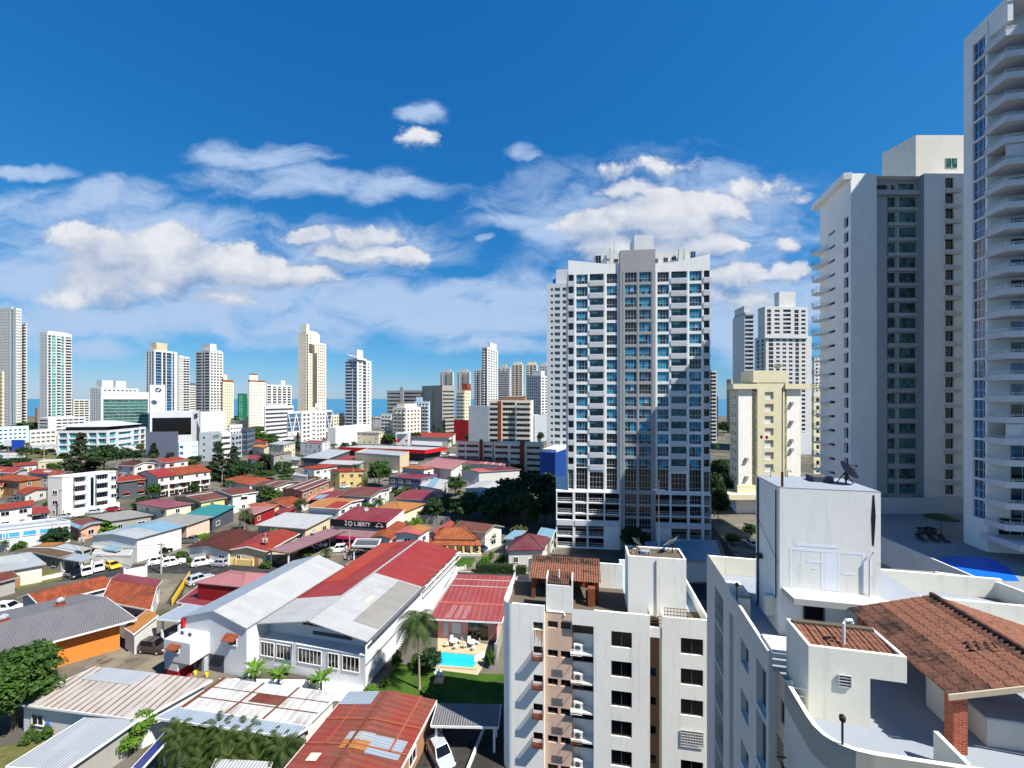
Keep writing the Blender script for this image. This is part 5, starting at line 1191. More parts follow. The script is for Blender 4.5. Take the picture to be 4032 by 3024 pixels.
b = MB(K); b.tube([Vector((6.0, 5.5, 25.8)), Vector((6.0, 5.5, 27.7)), Vector((6.18, 5.5, 28.1))], .035, 6); b.build('drain_pipe', ['white_paint'], rt)
b = MB(K); b.tube([Vector((1.85, 6.0, 25)), Vector((1.85, 6.0, 31))], .03, 5); b.tube([Vector((1.85, 5.62, 27.0)), Vector((1.85, 9.2, 28.9))], .012, 4); b.tube([Vector((1.85, 8.7, 23.3)), Vector((1.85, 8.7, 31.1))], .05, 6); b.build('cable_run', ['dark_metal'], rt)
b = MB(K); b.box(1.6, 1.88, 8.0, 8.3, 26.4, 26.65); b.build('flood_lamp', ['dark_metal'], rt)
b = MB(K); b.box(1.45, 1.88, 6.2, 6.6, 23.9, 25.0); b.build('meter_box', ['offwhite'], rt)
b = MB(K); b.box(4.4, 5.4, 7.6, 8.6, 31.21, 31.5); b.build('hatch', ['dark_grey'], rt)
for x_, y_ in ((2.6, 8.8), (3.6, 9.0)): b = MB(K); b.tube([Vector((x_, y_, 31.2)), Vector((x_, y_, 31.55)), Vector((x_ + .15, y_, 31.6)), Vector((x_ + .2, y_, 31.5))], .04, 6); b.build('vent_pipe', ['steel'], rt)
dish(tuple(K(5.9, 7.4, 31.21)), .60, R(-15), R(35), 'large dark dish on the cream square rooftop tower', mat='dark_grey')
ms = thing('antenna_mast', 'tall thin antenna mast on the corner of the cream rooftop tower', 'mast', tuple(K(2.1, 5.8, 31.2)))
MB(K).tube([Vector((2.1, 5.8, 31.2)), Vector((2.1, 5.8, 32.0))], .06, 6).build('base', ['rust'], ms); MB(K).tube([Vector((2.1, 5.8, 32.0)), Vector((2.1, 5.8, 36.6))], .025, 6).build('pole', ['dark_metal'], ms)
# stair room with sunken tiled roof
b = MB(K); b.box(.64, 2.75, -.57, 1.5, zT + .003, 25.1); b.box(.64, 3.95, -.57, -.45, 25.101, 26.1); b.box(.64, .76, -.449, 1.5, 25.101, 26.1); b.box(3.83, 3.95, -.449, 1.5, 25.101, 26.1); b.box(.761, 3.829, 1.38, 1.5, 25.101, 26.1); b.box(2.751, 3.95, -.449, 1.37, 25.101, 25.2); sr = b.build('stair_room', ['terrace_cream'], root)
b = MB(); corrug(b, [K(.78, -.44, 25.95), K(3.82, -.44, 25.95), K(3.82, 1.1, 26.12), K(.78, 1.1, 26.12)], 15, .03, per=6); b.build('tiled_roof', ['clay'], sr)
b = MB(K); b.box(.78, 3.82, 1.12, 1.36, 26.101, 26.2); b.build('gutter', ['roof_concrete'], sr)
b = MB(K); b.tube([Vector((2.16, .05, 26.0)), Vector((2.16, .05, 26.85)), Vector((2.25, .1, 26.95)), Vector((2.5, .2, 26.95)), Vector((2.55, .22, 26.8))], .06, 8); b.build('vent_pipe', ['white_paint'], sr)
inst('window', pane_mesh(.45, .48, 'glass_black', 'alu', 1, (.25, .25, .25, .25), .03), sr, K(1.65, -.585, 24.65), K.yaw)
# open pavilion with clay tiles
gz = thing('roof_pavilion', 'large clay tiled pavilion on the cream roof terrace', 'pavilion', tuple(K(8, 2, zT)))
ze_, zr_ = 25.4, 26.45
b = MB(); corrug(b, [K(4.7, 4.75, ze_), K(4.7, -1.35, ze_), K(8.2, -1.35, zr_), K(8.2, 4.75, zr_)], 26, .05, per=8, bands=((.34, 1), (.86, 0), (1.0, 1)))
corrug(b, [K(11.7, -1.35, ze_), K(11.7, 4.75, ze_), K(8.2, 4.75, zr_), K(8.2, -1.35, zr_)], 26, .05, per=8, bands=((.9, 0), (1.0, 1)))
rf_ = b.build('roof', ['clay', 'clay_dirty'], gz)
b = MB(K); b.tube([Vector((8.2, -1.4, zr_ + .02)), Vector((8.2, 4.8, zr_ + .02))], .11, 8); b.build('ridge_cap', ['clay_dirty'], rf_)
b = MB(K); b.hexa([(4.7, -1.42, ze_ - .22), (8.2, -1.42, zr_ - .22), (8.2, -1.36, zr_ - .22), (4.7, -1.36, ze_ - .22)], [(4.7, -1.42, ze_ - .02), (8.2, -1.42, zr_ - .02), (8.2, -1.36, zr_ - .02), (4.7, -1.36, ze_ - .02)]); b.hexa([(8.2, -1.42, zr_ - .22), (11.7, -1.42, ze_ - .22), (11.7, -1.36, ze_ - .22), (8.2, -1.36, zr_ - .22)], [(8.2, -1.42, zr_ - .02), (11.7, -1.42, ze_ - .02), (11.7, -1.36, ze_ - .02), (8.2, -1.36, zr_ - .02)]); b.build('bargeboard', ['brown_wall' if False else 'beige'], rf_)
b = MB(K); b.hexa([(4.78, -1.3, ze_ - .12), (8.2, -1.3, zr_ - .12), (8.2, 4.7, zr_ - .12), (4.78, 4.7, ze_ - .12)], [(4.78, -1.3, ze_ - .08), (8.2, -1.3, zr_ - .08), (8.2, 4.7, zr_ - .08), (4.78, 4.7, ze_ - .08)]); b.hexa([(8.2, -1.3, zr_ - .12), (11.6, -1.3, ze_ - .12), (11.6, 4.7, ze_ - .12), (8.2, 4.7, zr_ - .12)], [(8.2, -1.3, zr_ - .08), (11.6, -1.3, ze_ - .08), (11.6, 4.7, ze_ - .08), (8.2, 4.7, zr_ - .08)]); b.build('ceiling', ['brown_wall'], rf_)
for u_, v_ in ((5.15, -1.05), (5.15, 4.3), (11.2, -1.05), (11.2, 4.3)): b = MB(K); b.box(u_ - .21, u_ + .21, v_ - .21, v_ + .21, zT + .003, ze_ - .05); b.build('column', ['brick'], gz)
b = MB(K); corrug(b, [K(6.75, .6, 26.06), K(7.5, .35, 26.28), K(7.7, .95, 26.36), K(6.95, 1.15, 26.14)], 3, .03, per=6); b.fr = None; b.build('loose_tile', ['clay_dirty'], rf_)
b = MB(K); b.box(4.02, 4.16, -3.1, -1.75, zT + .003, zQ - .003); b.build('wing_wall', ['terrace_cream'], root)
cn = thing('barbecue_counter', 'low white masonry counter under the terrace pavilion', 'counter', tuple(K(7.6, -.2, zT)))
b = MB(K); b.box(6.4, 10, -.62, .2, zT + .003, 24.25); b.build('base', ['offwhite'], cn); b = MB(K); b.box(6.3, 10.1, -.7, .28, 24.251, 24.32); b.build('worktop', ['grey_panel'], cn)
b = MB(K); b.box(5.75, 5.9, .35, 1.3, zT + .003, 24.5); b.build('side_panel', ['offwhite'], cn)
b = MB(K); b.box(10.9, 17.0, 9.8, 10.0, zT + .003, zQ); b.build('cross_wall', ['terrace_cream'], root)
lp = thing('terrace_lamp', 'black terrace lamp on the curved cream parapet', 'lamp', tuple(K(.55, -3.15, zQ)))
MB(K).tube([Vector((.55, -3.15, zQ)), Vector((.55, -3.15, zQ + .75))], .035, 7).build('post', ['dark_metal'], lp); p = K(.55, -3.15, zQ + .75); MB().lathe(p, [(.03, 0), (.09, .06), (.1, .2), (.04, .27)], 10).build('lantern', ['dark_metal'], lp)
lp2 = thing('terrace_lamp', 'black terrace lamp on the left side parapet behind the rooftop tower', 'lamp', tuple(K(.1, 6.7, zl - .27)))
MB(K).tube([Vector((.1, 6.7, zl - .27)), Vector((.1, 6.7, zl + .5))], .035, 7).build('post', ['dark_metal'], lp2); MB().lathe(K(.1, 6.7, zl + .5), [(.03, 0), (.09, .06), (.1, .2), (.04, .27)], 10).build('lantern', ['dark_metal'], lp2)
tl = thing('obstruction_lamp', 'pair of red warning lamps on a thin white pole', 'lamp', tuple(K(2.3, 9.0, 31.2)))
MB(K).tube([Vector((2.3, 9.0, 31.2)), Vector((2.3, 9.0, 33.4))], .02, 5).tube([Vector((2.15, 9.0, 33.55)), Vector((2.2, 9.0, 33.4)), Vector((2.4, 9.0, 33.4)), Vector((2.45, 9.0, 33.55))], .02, 5).build('pole', ['white_paint'], tl)
for x_ in (2.15, 2.45): MB().lathe(K(x_, 9.0, 33.52), [(.05, 0), (.08, .08), (.06, .2)], 8).build('lamp_glass', ['lamp_red'], tl)
# ================================================================ TOWERS ALONG THE COAST AND BEHIND (left to right)
z1x = lambda x: S_ * x
z1y = lambda y: 1100 + S_ * y
z2x = lambda x: 1000 + S_ * x
def TW(label, Y, zx, xs, yt, yaw, wall, c1, c2, boxes=(), name='residential_tower', **kw):
 f = (lambda x: None if x is None else zx + S_ * x)
 bx = [(b[0], b[1], b[2], b[3], z1y(b[4])) + tuple(b[5:]) for b in boxes]
 return tower(name, label, Y, [f(x) for x in xs], z1y(yt), yaw, wall, c1, c2, boxes=bx, **kw)
# T0 - T2 : far left
TW('tall white tower cut by the left picture edge, stepping down at its right', 430, 0, (-60, 140, 188), 250, -14, 'white', even(9, 'w', .04, .70, .55) + [(.78, .86, 'g', 'glass_aqua')], even(4, 'w'), [(.05, .4, .2, .9, 243)], depth=20, fh=3.05, gm='glass_dark', cap=100)
TW('lower white wing with curved balconies beside the leftmost tall tower', 436, 0, (186, 228, 236), 378, -14, 'white', [(.1, .9, 'b')], even(2, 'w'), depth=20, fh=3.05, gm='glass_dark', cap=60)
TW('cream building end at the left picture edge below the tall tower', 330, 0, (-60, 20, 36), 800, -14, 'yellow_cream', even(3, 'w'), even(2, 's'), depth=14, cap=20)
TW('white tower with green glass balconies standing on a white parking base', 415, 0, (345, 412, 626), 455, -14, 'white', even(2, 's', .1, .9, .35), [(.04, .14, 'W', 'glass_dark'), (.18, .34, 'W', 'glass_seagreen'), (.38, .52, 'b', 'glass_seagreen'), (.56, .68, 'W', 'glass_seagreen'), (.74, .96, 'b', 'glass_dark')], [(.1, .9, .2, .7, 447)], fh=3.0, gm='glass_dark', depth=18, top=3)
TW('white parking base under the green balconied white tower', 395, 0, (330, 420, 745), 1205, -14, 'white_clean', [(.1, .9, 'd')], even(5, 'd', .2, .97, .86), name='parking_podium', fh=3.2, depth=22, gm='glass_black', cat='parking garage', cap=40)
TW('low white slab with stacked dark balcony bands between two white towers', 520, 0, (626, 640, 782), 1045, -14, 'offwhite', [(.2, .8, 'd')], even(3, 'r', .04, .96, .85), fh=3.1, depth=16, name='apartment_block', cat='apartment block', gm='glass_dark', cap=40)
TW('dark narrow office slab behind the white parking base', 560, 0, (305, 318, 336), 1115, -14, 'brown_wall', [(.1, .9, 'd')], [(.1, .9, 'd')], name='office_block', cat='office block', cap=10)
# T4 - T5
TW('white slab block topped by two square white lift towers', 470, 0, (785, 880, 1206), 945, -14, 'white_clean', even(4, 'w', .06, .9, .45), even(8, 'w', .05, .95, .55), [(.05, .34, .1, .6, 878), (.40, .68, .1, .6, 883)], fh=3.0, depth=16, cap=60)
r5, q5 = TW('white framed office block with a wide green glass front', 330, 0, (878, 886, 1312), 985, -46, 'white_clean', [], [(.03, .94, 'g', 'glass_green')], [(.12, .97, .1, .7, 982, 'white_clean', 20)], name='office_block', cat='office block', fh=2.6, depth=26, top=5.5, cap=40, frame='bronze_frame', zbase=6)
TW('tall blank white pylon wall with a small round emblem', 330, 0, (1300, 1306, 1438), 918, -46, 'white_clean', [], [], name='sign_tower', cat='building', depth=10)
# emblem: black ring, quartered centre
def disc(mb, fr, u, v, z, r0, r1, a0=0, a1=2 * math.pi, n=24, m=0):
 for k in range(n):
  p, q = a0 + (a1 - a0) * k / n, a0 + (a1 - a0) * (k + 1) / n
  mb.poly([(u + r0 * math.cos(p), v, z + r0 * math.sin(p)), (u + r1 * math.cos(p), v, z + r1 * math.sin(p)), (u + r1 * math.cos(q), v, z + r1 * math.sin(q)), (u + r0 * math.cos(q), v, z + r0 * math.sin(q))], m)
ef = P(z1x(1398), z1y(965), 331); kx = Fr(ef.x, ef.y - 2.2, 42)
sp_ = thing('round_emblem', 'round black ringed emblem high on the blank white pylon wall', 'sign', tuple(kx(0, 0, ef.z)))
mb = MB(kx); disc(mb, kx, 0, -1.0, ef.z, 1.1, 1.9, m=0)
for k in range(4): disc(mb, kx, 0, -1.0, ef.z, 0.02, 1.09, k * math.pi / 2, (k + 1) * math.pi / 2, 6, 1 + k % 2)
mb.build('emblem', ['black', 'white_paint', 'blue_paint'], sp_)
# T6 - T9
TW('blue glass tower with white fins and a beige rooftop cube', 440, 0, (1272, 1345, 1545), 612, -14, 'white', [(.04, .22, 'g', 'glass_blue'), (.36, .54, 'g', 'glass_blue'), (.68, .86, 'g', 'glass_blue')], [(.05, .30, 'g', 'glass_blue'), (.36, .48, 'g', 'glass_dark'), (.52, .74, 'g', 'glass_blue'), (.78, .86, 'g', 'glass_blue')], [(.12, .58, .1, .8, 548, 'beige')], fh=3.2, depth=22, top=2.0, frame='bronze_frame', cap=100)
TW('white tower with small balconies just right of the blue glass tower', 470, 0, (1547, 1556, 1650), 668, -14, 'white', [], even(2, 'w', .02, .4, .5) + even(2, 'b', .42, .98, .8), [(.1, .45, .2, .8, 660)], fh=3.0, depth=16, cap=80)
TW('grey white banded block wedged between two white towers', 520, 0, (1644, 1650, 1712), 925, -14, 'offwhite', [], [(.05, .95, 'd')], fh=3.0, depth=18, name='apartment_block', cat='apartment block', cap=30, boxes=[(.1, .9, .2, .8, 902, 'slate')])
TW('white tower with dark balcony bands on its left half and a square roof block', 420, 0, (1704, 1826, 1944), 622, -20, 'white', [(.03, .42, 'r', 'glass_dark'), (.46, .62, 'W', 'glass_dark'), (.66, .98, 'r', 'glass_dark')], even(4, 'w', .05, .95, .6), [(.25, .70, .2, .8, 560), (.02, .9, .0, .6, 612)], fh=3.0, depth=20, cap=100)
TW('slim cream tower with an orange tiled top right of the banded white tower', 430, 0, (1936, 1944, 2036), 888, -14, 'cream', [], even(4, 's', .06, .94, .4), [(-.02, 1.02, -.02, 1, 875, 'tile_orange'), (.05, .4, .3, .8, 828, 'cream')], fh=3.0, depth=14, cap=60)
TW('dark green block with pale window rows left of the cream tower', 560, 0, (2070, 2076, 2154), 993, -14, 'green_wall', [], [(.05, .5, 'd', 'glass_seagreen')], name='office_block', cat='office block', depth=20, cap=20)
TW('cream tower with terracotta caps and rows of tiny windows', 420, 1000, (-50, -38, 105), 886, -14, 'sand_cream', [], even(6, 's', .05, .97, .4), [(-.01, 1.01, -.01, 1, 876, 'tile_orange'), (.02, .5, .2, .8, 832, 'sand_cream'), (.04, .48, .22, .78, 818, 'tile_orange')], fh=3.0, depth=16, cap=80)
TW('white stepped block with shaded balconies left of the tall cream tower', 470, 1000, (104, 112, 330), 915, -14, 'white', [], [(.02, .16, 'r')] + even(4, 'b', .2, .98, .6), [(.55, .72, .1, .6, 880)], fh=3.0, depth=16, cap=70)
TW('very tall cream tower with stepped top and a dark central slit', 430, 1000, (382, 458, 560), 462, -16, 'sand_cream', even(3, 's', .1, .9, .22), [(.02, .14, 'g', 'glass_black'), (.3, .42, 's'), (.82, .95, 's')], [(.0, .22, .0, .62, 388), (.24, .95, .0, .8, 447, 'sand_cream')], fh=3.0, depth=16, cap=100)
TW('right wing of the tall cream tower with dense rows of dark windows', 434, 1000, (548, 552, 629), 550, -16, 'sand_cream', [], even(4, 'w', .06, .96, .6), [(-.4, .25, .1, .8, 470)], fh=3.0, depth=14, cap=100)
TW('tower with white balcony bands and blue glass under a swept white roof fin', 380, 1000, (794, 898, 1024), 694, -16, 'white_clean', [(.0, .60, 'r', 'glass_blue'), (.64, .97, 'g', 'glass_blue')], [(.12, .3, 's', 'glass_dark'), (.4, .62, 'W', 'glass_dark'), (.72, .84, 's', 'glass_dark')], [(.0, .4, .0, .3, 610)], fh=3.05, depth=16, cap=90, frame='white_paint', top=2)
# swept canopy over its balconies
a = P(z2x(806), z1y(655), 383); c = P(z2x(900), z1y(690), 378); t = thing('roof_canopy', 'swept white canopy blade on the blue balconied tower', 'canopy', tuple(a))
mb = MB(); mb.hexa([(a.x, a.y, a.z - .8), (c.x, c.y, c.z - .8), (c.x + 4, c.y + 14, c.z - .8), (a.x + 4, a.y + 14, a.z - .8)], [(a.x, a.y, a.z), (c.x, c.y, c.z + .6), (c.x + 4, c.y + 14, c.z + .6), (a.x + 4, a.y + 14, a.z)]); mb.build('blade', ['white_clean'], t)
# T13b : low ones in front
TW('low white office block with wide dark window bands', 330, 1000, (88, 96, 345), 1105, -14, 'white_clean', [], [(.02, .98, 'd')], [(.1, .75, .1, .8, 1090)], name='office_block', cat='office block', fh=3.4, depth=24, cap=30)
rv1, qv = TW('blue glass office block crossed by white zigzag struts', 300, 1000, (288, 294, 680), 1152, -14, 'white_clean', [], [(.0, .32, 'g', 'glass_blue'), (.84, 1.0, 'g', 'glass_blue')], name='office_block', cat='office block', fh=3.4, depth=20, cap=30, zbase=8)
fz, Lz = frame2((qv[1].x, qv[1].y), (qv[2].x, qv[2].y))
for k, (a_, b_) in enumerate(((.0, .08), (.08, .16), (.16, .24), (.24, .32), (.84, .92), (.92, 1.0))):
 zt_, zb_ = qv[4] - 2, 9; z0, z1 = (zt_, zb_) if k % 2 == 0 else (zb_, zt_)
 mb = MB(fz); mb.hexa([(a_ * Lz, -.5, z0), (a_ * Lz + .7, -.5, z0), (a_ * Lz + .7, -.02, z0), (a_ * Lz, -.02, z0)][::(1 if z0 < z1 else 1)], [(b_ * Lz, -.5, z1), (b_ * Lz + .7, -.5, z1), (b_ * Lz + .7, -.02, z1), (b_ * Lz, -.02, z1)]); mb.build('strut', ['white_paint'], rv1)
TW('white apartment block with two columns of dark balconies in front of the zigzag office', 285, 1000, (405, 412, 628), 1150, -14, 'white', [], even(2, 'w', .05, .35, .6) + [(.42, .54, 'r')] + even(3, 'w', .6, .96, .55), [(.35, .7, .1, .5, 1115), (.55, .8, .1, .4, 1080)], name='apartment_block', cat='apartment block', fh=3.0, depth=14, cap=60)
TW('long blank white warehouse wall below the blue balconied tower', 300, 1000, (640, 710, 1020), 1290, -14, 'white_clean', [], [], name='warehouse', cat='warehouse', depth=30)
TW('small cream block seen between the zigzag office and the blue tower', 380, 1000, (672, 690, 790), 1182, -14, 'cream', [], even(4, 'w'), name='apartment_block', cat='apartment block', depth=14, cap=20, boxes=[(.5, .95, .1, .8, 1165)])
# T16
TW('dark banded office block with a grey lift shaft', 400, 1000, (1158, 1164, 1300), 968, -14, 'mid_grey', [], [(.02, .84, 'd', 'glass_black')], [(.84, 1.05, -.1, .5, 938, 'mid_grey', 0, 'lift_shaft')], name='office_block', cat='office block', fh=3.6, depth=24, gm='glass_black', cap=30)
TW('right half of the dark banded office with round roof tanks', 405, 1000, (1304, 1308, 1470), 966, -14, 'mid_grey', [], [(.02, .98, 'd', 'glass_black')], name='office_block', cat='office block', fh=3.6, depth=24, gm='glass_black', cap=30)
TW('tall grey concrete slab with a black vertical slot beside a banded dark wing', 385, 1000, (1464, 1640, 1745), 922, -42, 'concrete', [(.54, .64, 'g', 'glass_black')], [(.04, .97, 'd', 'glass_black')], name='office_block', cat='office block', fh=3.6, depth=24, gm='glass_black', cap=40, top=4.5)
TW('cream apartment block with many balconies below the dark banded office', 320, 1000, (1208, 1322, 1452), 1118, -24, 'sand_cream', even(3, 'b', .06, .96, .7), even(4, 'w', .06, .96, .6), [(.1, .9, .2, .8, 1085)], name='apartment_block', cat='apartment block', fh=3.0, depth=14, cap=60)
TW('pale green white apartment block behind the cream one', 345, 1000, (1400, 1408, 1532), 1062, -14, 'ltblue_wall', [], even(4, 'b', .05, .95, .6), [(.1, .5, .1, .7, 1025)], name='apartment_block', cat='apartment block', depth=14, cap=60)
TW('small white balconied block left of the cream apartment block', 335, 1000, (1104, 1112, 1200), 1172, -14, 'white', [], even(3, 'b', .05, .95, .7), name='apartment_block', cat='apartment block', depth=14, cap=30)
for i, (x0, x1) in enumerate(((1622, 1740), (1769, 1887))):
 TW(('left', 'right')[i] + ' one of two matching white towers with yellow balcony strips', 620, 1000, (x0, x0 + 6, x1), 800, -14, 'white', [], [(.04, .18, 'b', 'glass_dark'), (.24, .34, 'w'), (.38, .50, 'w'), (.54, .70, 'b', 'gold'), (.76, .95, 'b')], [(.2, .8, .2, .8, 782)], depth=18, cap=70, group='matching pair of white towers')
TW('cream tower with rounded balconies and a dark red roof block', 360, 1000, (1762, 1836, 1886), 968, -20, 'yellow_cream', [(.05, .9, 'b', 'glass_seagreen')], even(2, 's'), [(.55, 1.2, .1, .7, 908, 'tile_rust')], name='apartment_block', cat='apartment block', depth=14, cap=50)
TW('dark red windowless base under the cream rounded tower', 345, 1000, (1742, 1750, 1872), 1226, -14, 'red_wall', [], [], name='commercial_block', cat='building', depth=14)
TW('blank pale grey box building with no windows', 300, 1000, (1870, 1880, 2055), 1102, -14, 'grey_panel', [], [], name='warehouse', cat='warehouse', depth=30)
TW('white tower with dark window stripes left of the taller white tower', 560, 1000, (1918, 1926, 1994), 785, -14, 'white', [], [(.05, .25, 'b'), (.32, .5, 'W'), (.56, .75, 'b'), (.8, .95, 'W')], depth=16, cap=60)
TW('tallest slender white tower with a square crown left of the blue windowed tower', 470, 1000, (1986, 2032, 2126), 594, -20, 'white', [(.06, .4, 'b'), (.5, .9, 'W')], even(4, 'w', .04, .96, .55), [(.35, .95, .2, .8, 548), (-.02, .6, -.02, .9, 588)], depth=16, cap=100)
# behind, between the slender tower and the blue windowed tower (coordinates on the photo)
def TP(label, Y, px, yt, yaw, wall, c1, c2, boxes=(), name='residential_tower', **kw): return tower(name, label, Y, px, yt, yaw, wall, c1, c2, boxes=boxes, **kw)
TP('white tower with a balcony column right behind the slender crowned tower', 560, (1958, 1962, 2012), 1446, -14, 'white', [], even(3, 'b', .04, .96, .6), [(.3, .7, .2, .8, 1434)], depth=16, cap=40)
for i, (x0, x1) in enumerate(((2013, 2060), (2069, 2116))):
 TP(('first', 'second')[i] + ' of two beige ribbed towers close to the blue windowed tower', 640, (x0, x0 + 3, x1), 1434, -14, 'sand_cream', [], [(.05, .3, 'r'), (.36, .62, 'W'), (.68, .95, 'r')], [(.2, .9, .2, .8, 1425)], depth=18, cap=50, group='pair of beige ribbed towers')
TP('white tower edge touching the flank of the white green-windowed tower', 600, (2122, 2125, 2160), 1438, -14, 'white', [], even(3, 'w', .05, .95, .6), [(.2, .8, .2, .8, 1427)], depth=18, cap=40)
TP('white mid-rise block with punched windows in front of the beige ribbed towers', 420, (2072, 2130, 2158), 1478, -30, 'white', even(6, 'w', .05, .95, .5), even(2, 'w'), [(.4, .9, .2, .8, 1460)], depth=14, cap=60)
TP('white slab with small windows at the foot of the beige towers', 430, (1996, 2000, 2074), 1560, -14, 'white', [], even(4, 'w'), depth=14, cap=40)
TP('pink white blank block beside the banded brown apartments', 330, (2060, 2104, 2160), 1636, -30, 'grey_panel', [], [], name='warehouse', cat='warehouse', depth=14)
# brown banded apartments
rb_, qb = TP('stepped apartment block with brown bands and terracotta pillars', 215, (1926, 1932, 2100), 1576, -12, 'sand_cream', [], [(.02, .20, 'b', 'glass_dark'), (.32, .62, 'r', 'glass_brown'), (.66, .97, 'b', 'glass_dark')], [(.30, .85, .1, .8, 1563, 'brown_wall')], name='apartment_block', cat='apartment block', fh=2.8, depth=16, cap=60, top=1.0, bd=1.4)
fb2, Lb2 = frame2((qb[1].x, qb[1].y), (qb[2].x, qb[2].y))
mb = MB(fb2); mb.box(Lb2 * .215, Lb2 * .295, -1.0, -.003, 0, qb[4] - .4); mb.build('pillar', ['terracotta'], rb_)
rb_, qb = TP('low stepped cream apartment terrace with brown shutters and a terracotta pillar', 196, (1800, 1806, 1946), 1742, -12, 'sand_cream', [], [(.03, .22, 'd', 'glass_brown'), (.26, .60, 'd', 'glass_brown'), (.76, .98, 'd', 'glass_brown')], name='apartment_block', cat='apartment block', fh=2.8, depth=14, cap=40, top=.8)
fb2, Lb2 = frame2((qb[1].x, qb[1].y), (qb[2].x, qb[2].y)); mb = MB(fb2); mb.box(Lb2 * .65, Lb2 * .73, -.8, -.003, 0, qb[4] + 1.4); mb.build('pillar', ['terracotta'], rb_)
TP('low cream apartment terrace under the brown banded block, striped with shutters', 190, (1944, 1950, 2142), 1748, -12, 'sand_cream', [], [(.03, .3, 'd', 'glass_brown'), (.36, .62, 'd', 'glass_brown'), (.7, .97, 'd', 'glass_brown')], name='apartment_block', cat='apartment block', fh=2.8, depth=14, cap=40, top=.8, boxes=[(.56, .64, -.1, .3, 1738, 'terracotta', 0, 'pillar')])
# white tower with green windows behind the main one
TP('white tower with green tinted windows partly hidden by the blue windowed tower', 172, (2153, 2159, 2290), 1112, -8, 'white_clean', [], [(.12, .19, 's', 'glass_dark'), (.24, .40, 'w', 'glass_green'), (.48, .66, 'w', 'glass_green'), (.74, .92, 'w', 'glass_green')], [(.28, .95, .1, .8, 1062)], fh=2.72, depth=18, cap=100, top=1.5, zbase=14.0, frame='alu')
tk = thing('water_tank', 'blue water tank on the white green-windowed tower', 'water tank', tuple(P(2185, 1098, 176)))
tp_ = P(2185, 1106, 176); MB().lathe((tp_.x, tp_.y, tp_.z - 1.2), [(.85, 0), (.9, .3), (.9, 1.6), (.5, 2.0), (.2, 2.1)], 14).build('barrel', ['blue_paint'], tk)
TP('blue net-wrapped building below the white green-windowed tower', 150, (2126, 2186, 2300), 1783, -26, 'blue_mesh', [], [], name='building_under_nets', cat='building', depth=16)
TP('white crown storey above the blue net-wrapped building', 156, (2136, 2190, 2300), 1770, -26, 'white', [], even(4, 'd'), name='roof_storey', cat='building', depth=14, zbase=14.5, cap=10)
# right of the main tower
TP('white banded slab just right of the blue windowed tower', 330, (2770, 2822, 2832), 1458, -4, 'white', even(1, 'r', .2, .98, .9), [], depth=16, cap=60)
TP('grey block edge right of the white banded slab', 380, (2820, 2828, 2834), 1560, -4, 'slate', [(.1, .9, 'd')], [], name='apartment_block', cat='apartment block', depth=14, cap=20)
TP('brownish white tower behind the yellow flats', 420, (2861, 2879, 2933), 1492, 6, 'beige', [(.1, .9, 'd')], even(3, 'w'), [(.4, 1.0, .1, .8, 1484)], side='L', depth=18, cap=40)
TP('tall white tower with curved dark balcony bands left of the stepped one', 300, (2931, 2968, 3012), 1236, -6, 'white', [(.05, .95, 'r', 'glass_blue')], even(2, 'd'), [(.1, .9, .3, .9, 1203), (-.02, 1.0, -.1, .9, 1228)], fh=3.1, depth=20, cap=60)
TP('stepped white tower with many small dark windows and a tall lift block', 272, (2972, 3016, 3196), 1322, 4, 'white', even(2, 'W', .1, .9, .6), [(.06, .16, 'W'), (.22, .30, 'w'), (.36, .44, 'w', 'glass_brown'), (.50, .58, 'w'), (.64, .72, 'W'), (.78, .86, 'w')], [(.02, .92, .12, .8, 1206, 'white', 60), (.34, .70, .2, .6, 1148, 'white', 80, 'lift_tower')], side='L', fh=2.85, depth=18, cap=100)
TP('upper storeys of the stepped white tower above its shoulder', 271, (3004, 3012, 3182), 1207, 4, 'white', [], [(.05, .14, 'W'), (.22, .34, 'w'), (.42, .60, 'r'), (.68, .78, 'W'), (.84, .94, 'w')], side='L', fh=2.85, depth=14, cap=60, zbase=76.5, name='tower_storeys', group='towers of the city')
TP('small white block peeking out right of the yellow flats', 330, (3198, 3206, 3256), 1408, 4, 'white', [], even(3, 'd'), side='L', depth=14, cap=30)
TP('yellow cream flats behind the grey tower balconies', 150, (3196, 3204, 3300), 1545, 4, 'yellow_cream', [], even(4, 'w'), side='L', fh=2.9, depth=14, cap=30)
TP('white commercial base at the foot of the stepped white tower', 262, (3040, 3052, 3214), 1706, 4, 'white_clean', [], [(.05, .95, 'd', 'glass_blue')], side='L', name='commercial_block', cat='building', depth=20, zbase=0, fh=30, top=.5)
# yellow flats in front
YF = Fr(*P(2880, 1570, 127).xy, 2.0)
root = thing('apartment_tower', 'pale yellow tower with white side panels and a stack of blank recesses', 'tower', tuple(YF(12, 6, 0)))
yu = lambda x: YF.U(2700 + .633 * x); yz = lambda y: 36 + (HY - (1100 + .633 * y)) / F * 127
ztp = yz(650); u0, u1 = yu(285), yu(715); w = MB(YF)
cu0, cu1 = yu(440), yu(608)
hl = [];
for k in range(12): z = yz(700) - k * 3.0 * 1.255; hl.append((yu(485), yu(540), z - 2.3, z))
w.wall(cu1 - cu0, 3, ztp, hl, .45, 0, v=-.5, u0=cu0)
for uu in (cu0, cu1): w.poly([(uu, -.5, 3), (uu, 1.2, 3), (uu, 1.2, ztp), (uu, -.5, ztp)][::(-1 if uu == cu0 else 1)], 0)
w.wall(yu(412) - yu(328), 9, ztp - 1.6, [], .1, 1, v=0, u0=yu(328)); w.wall(yu(715) - yu(630), 9, ztp - 1.6, [], .1, 1, v=0, u0=yu(630))
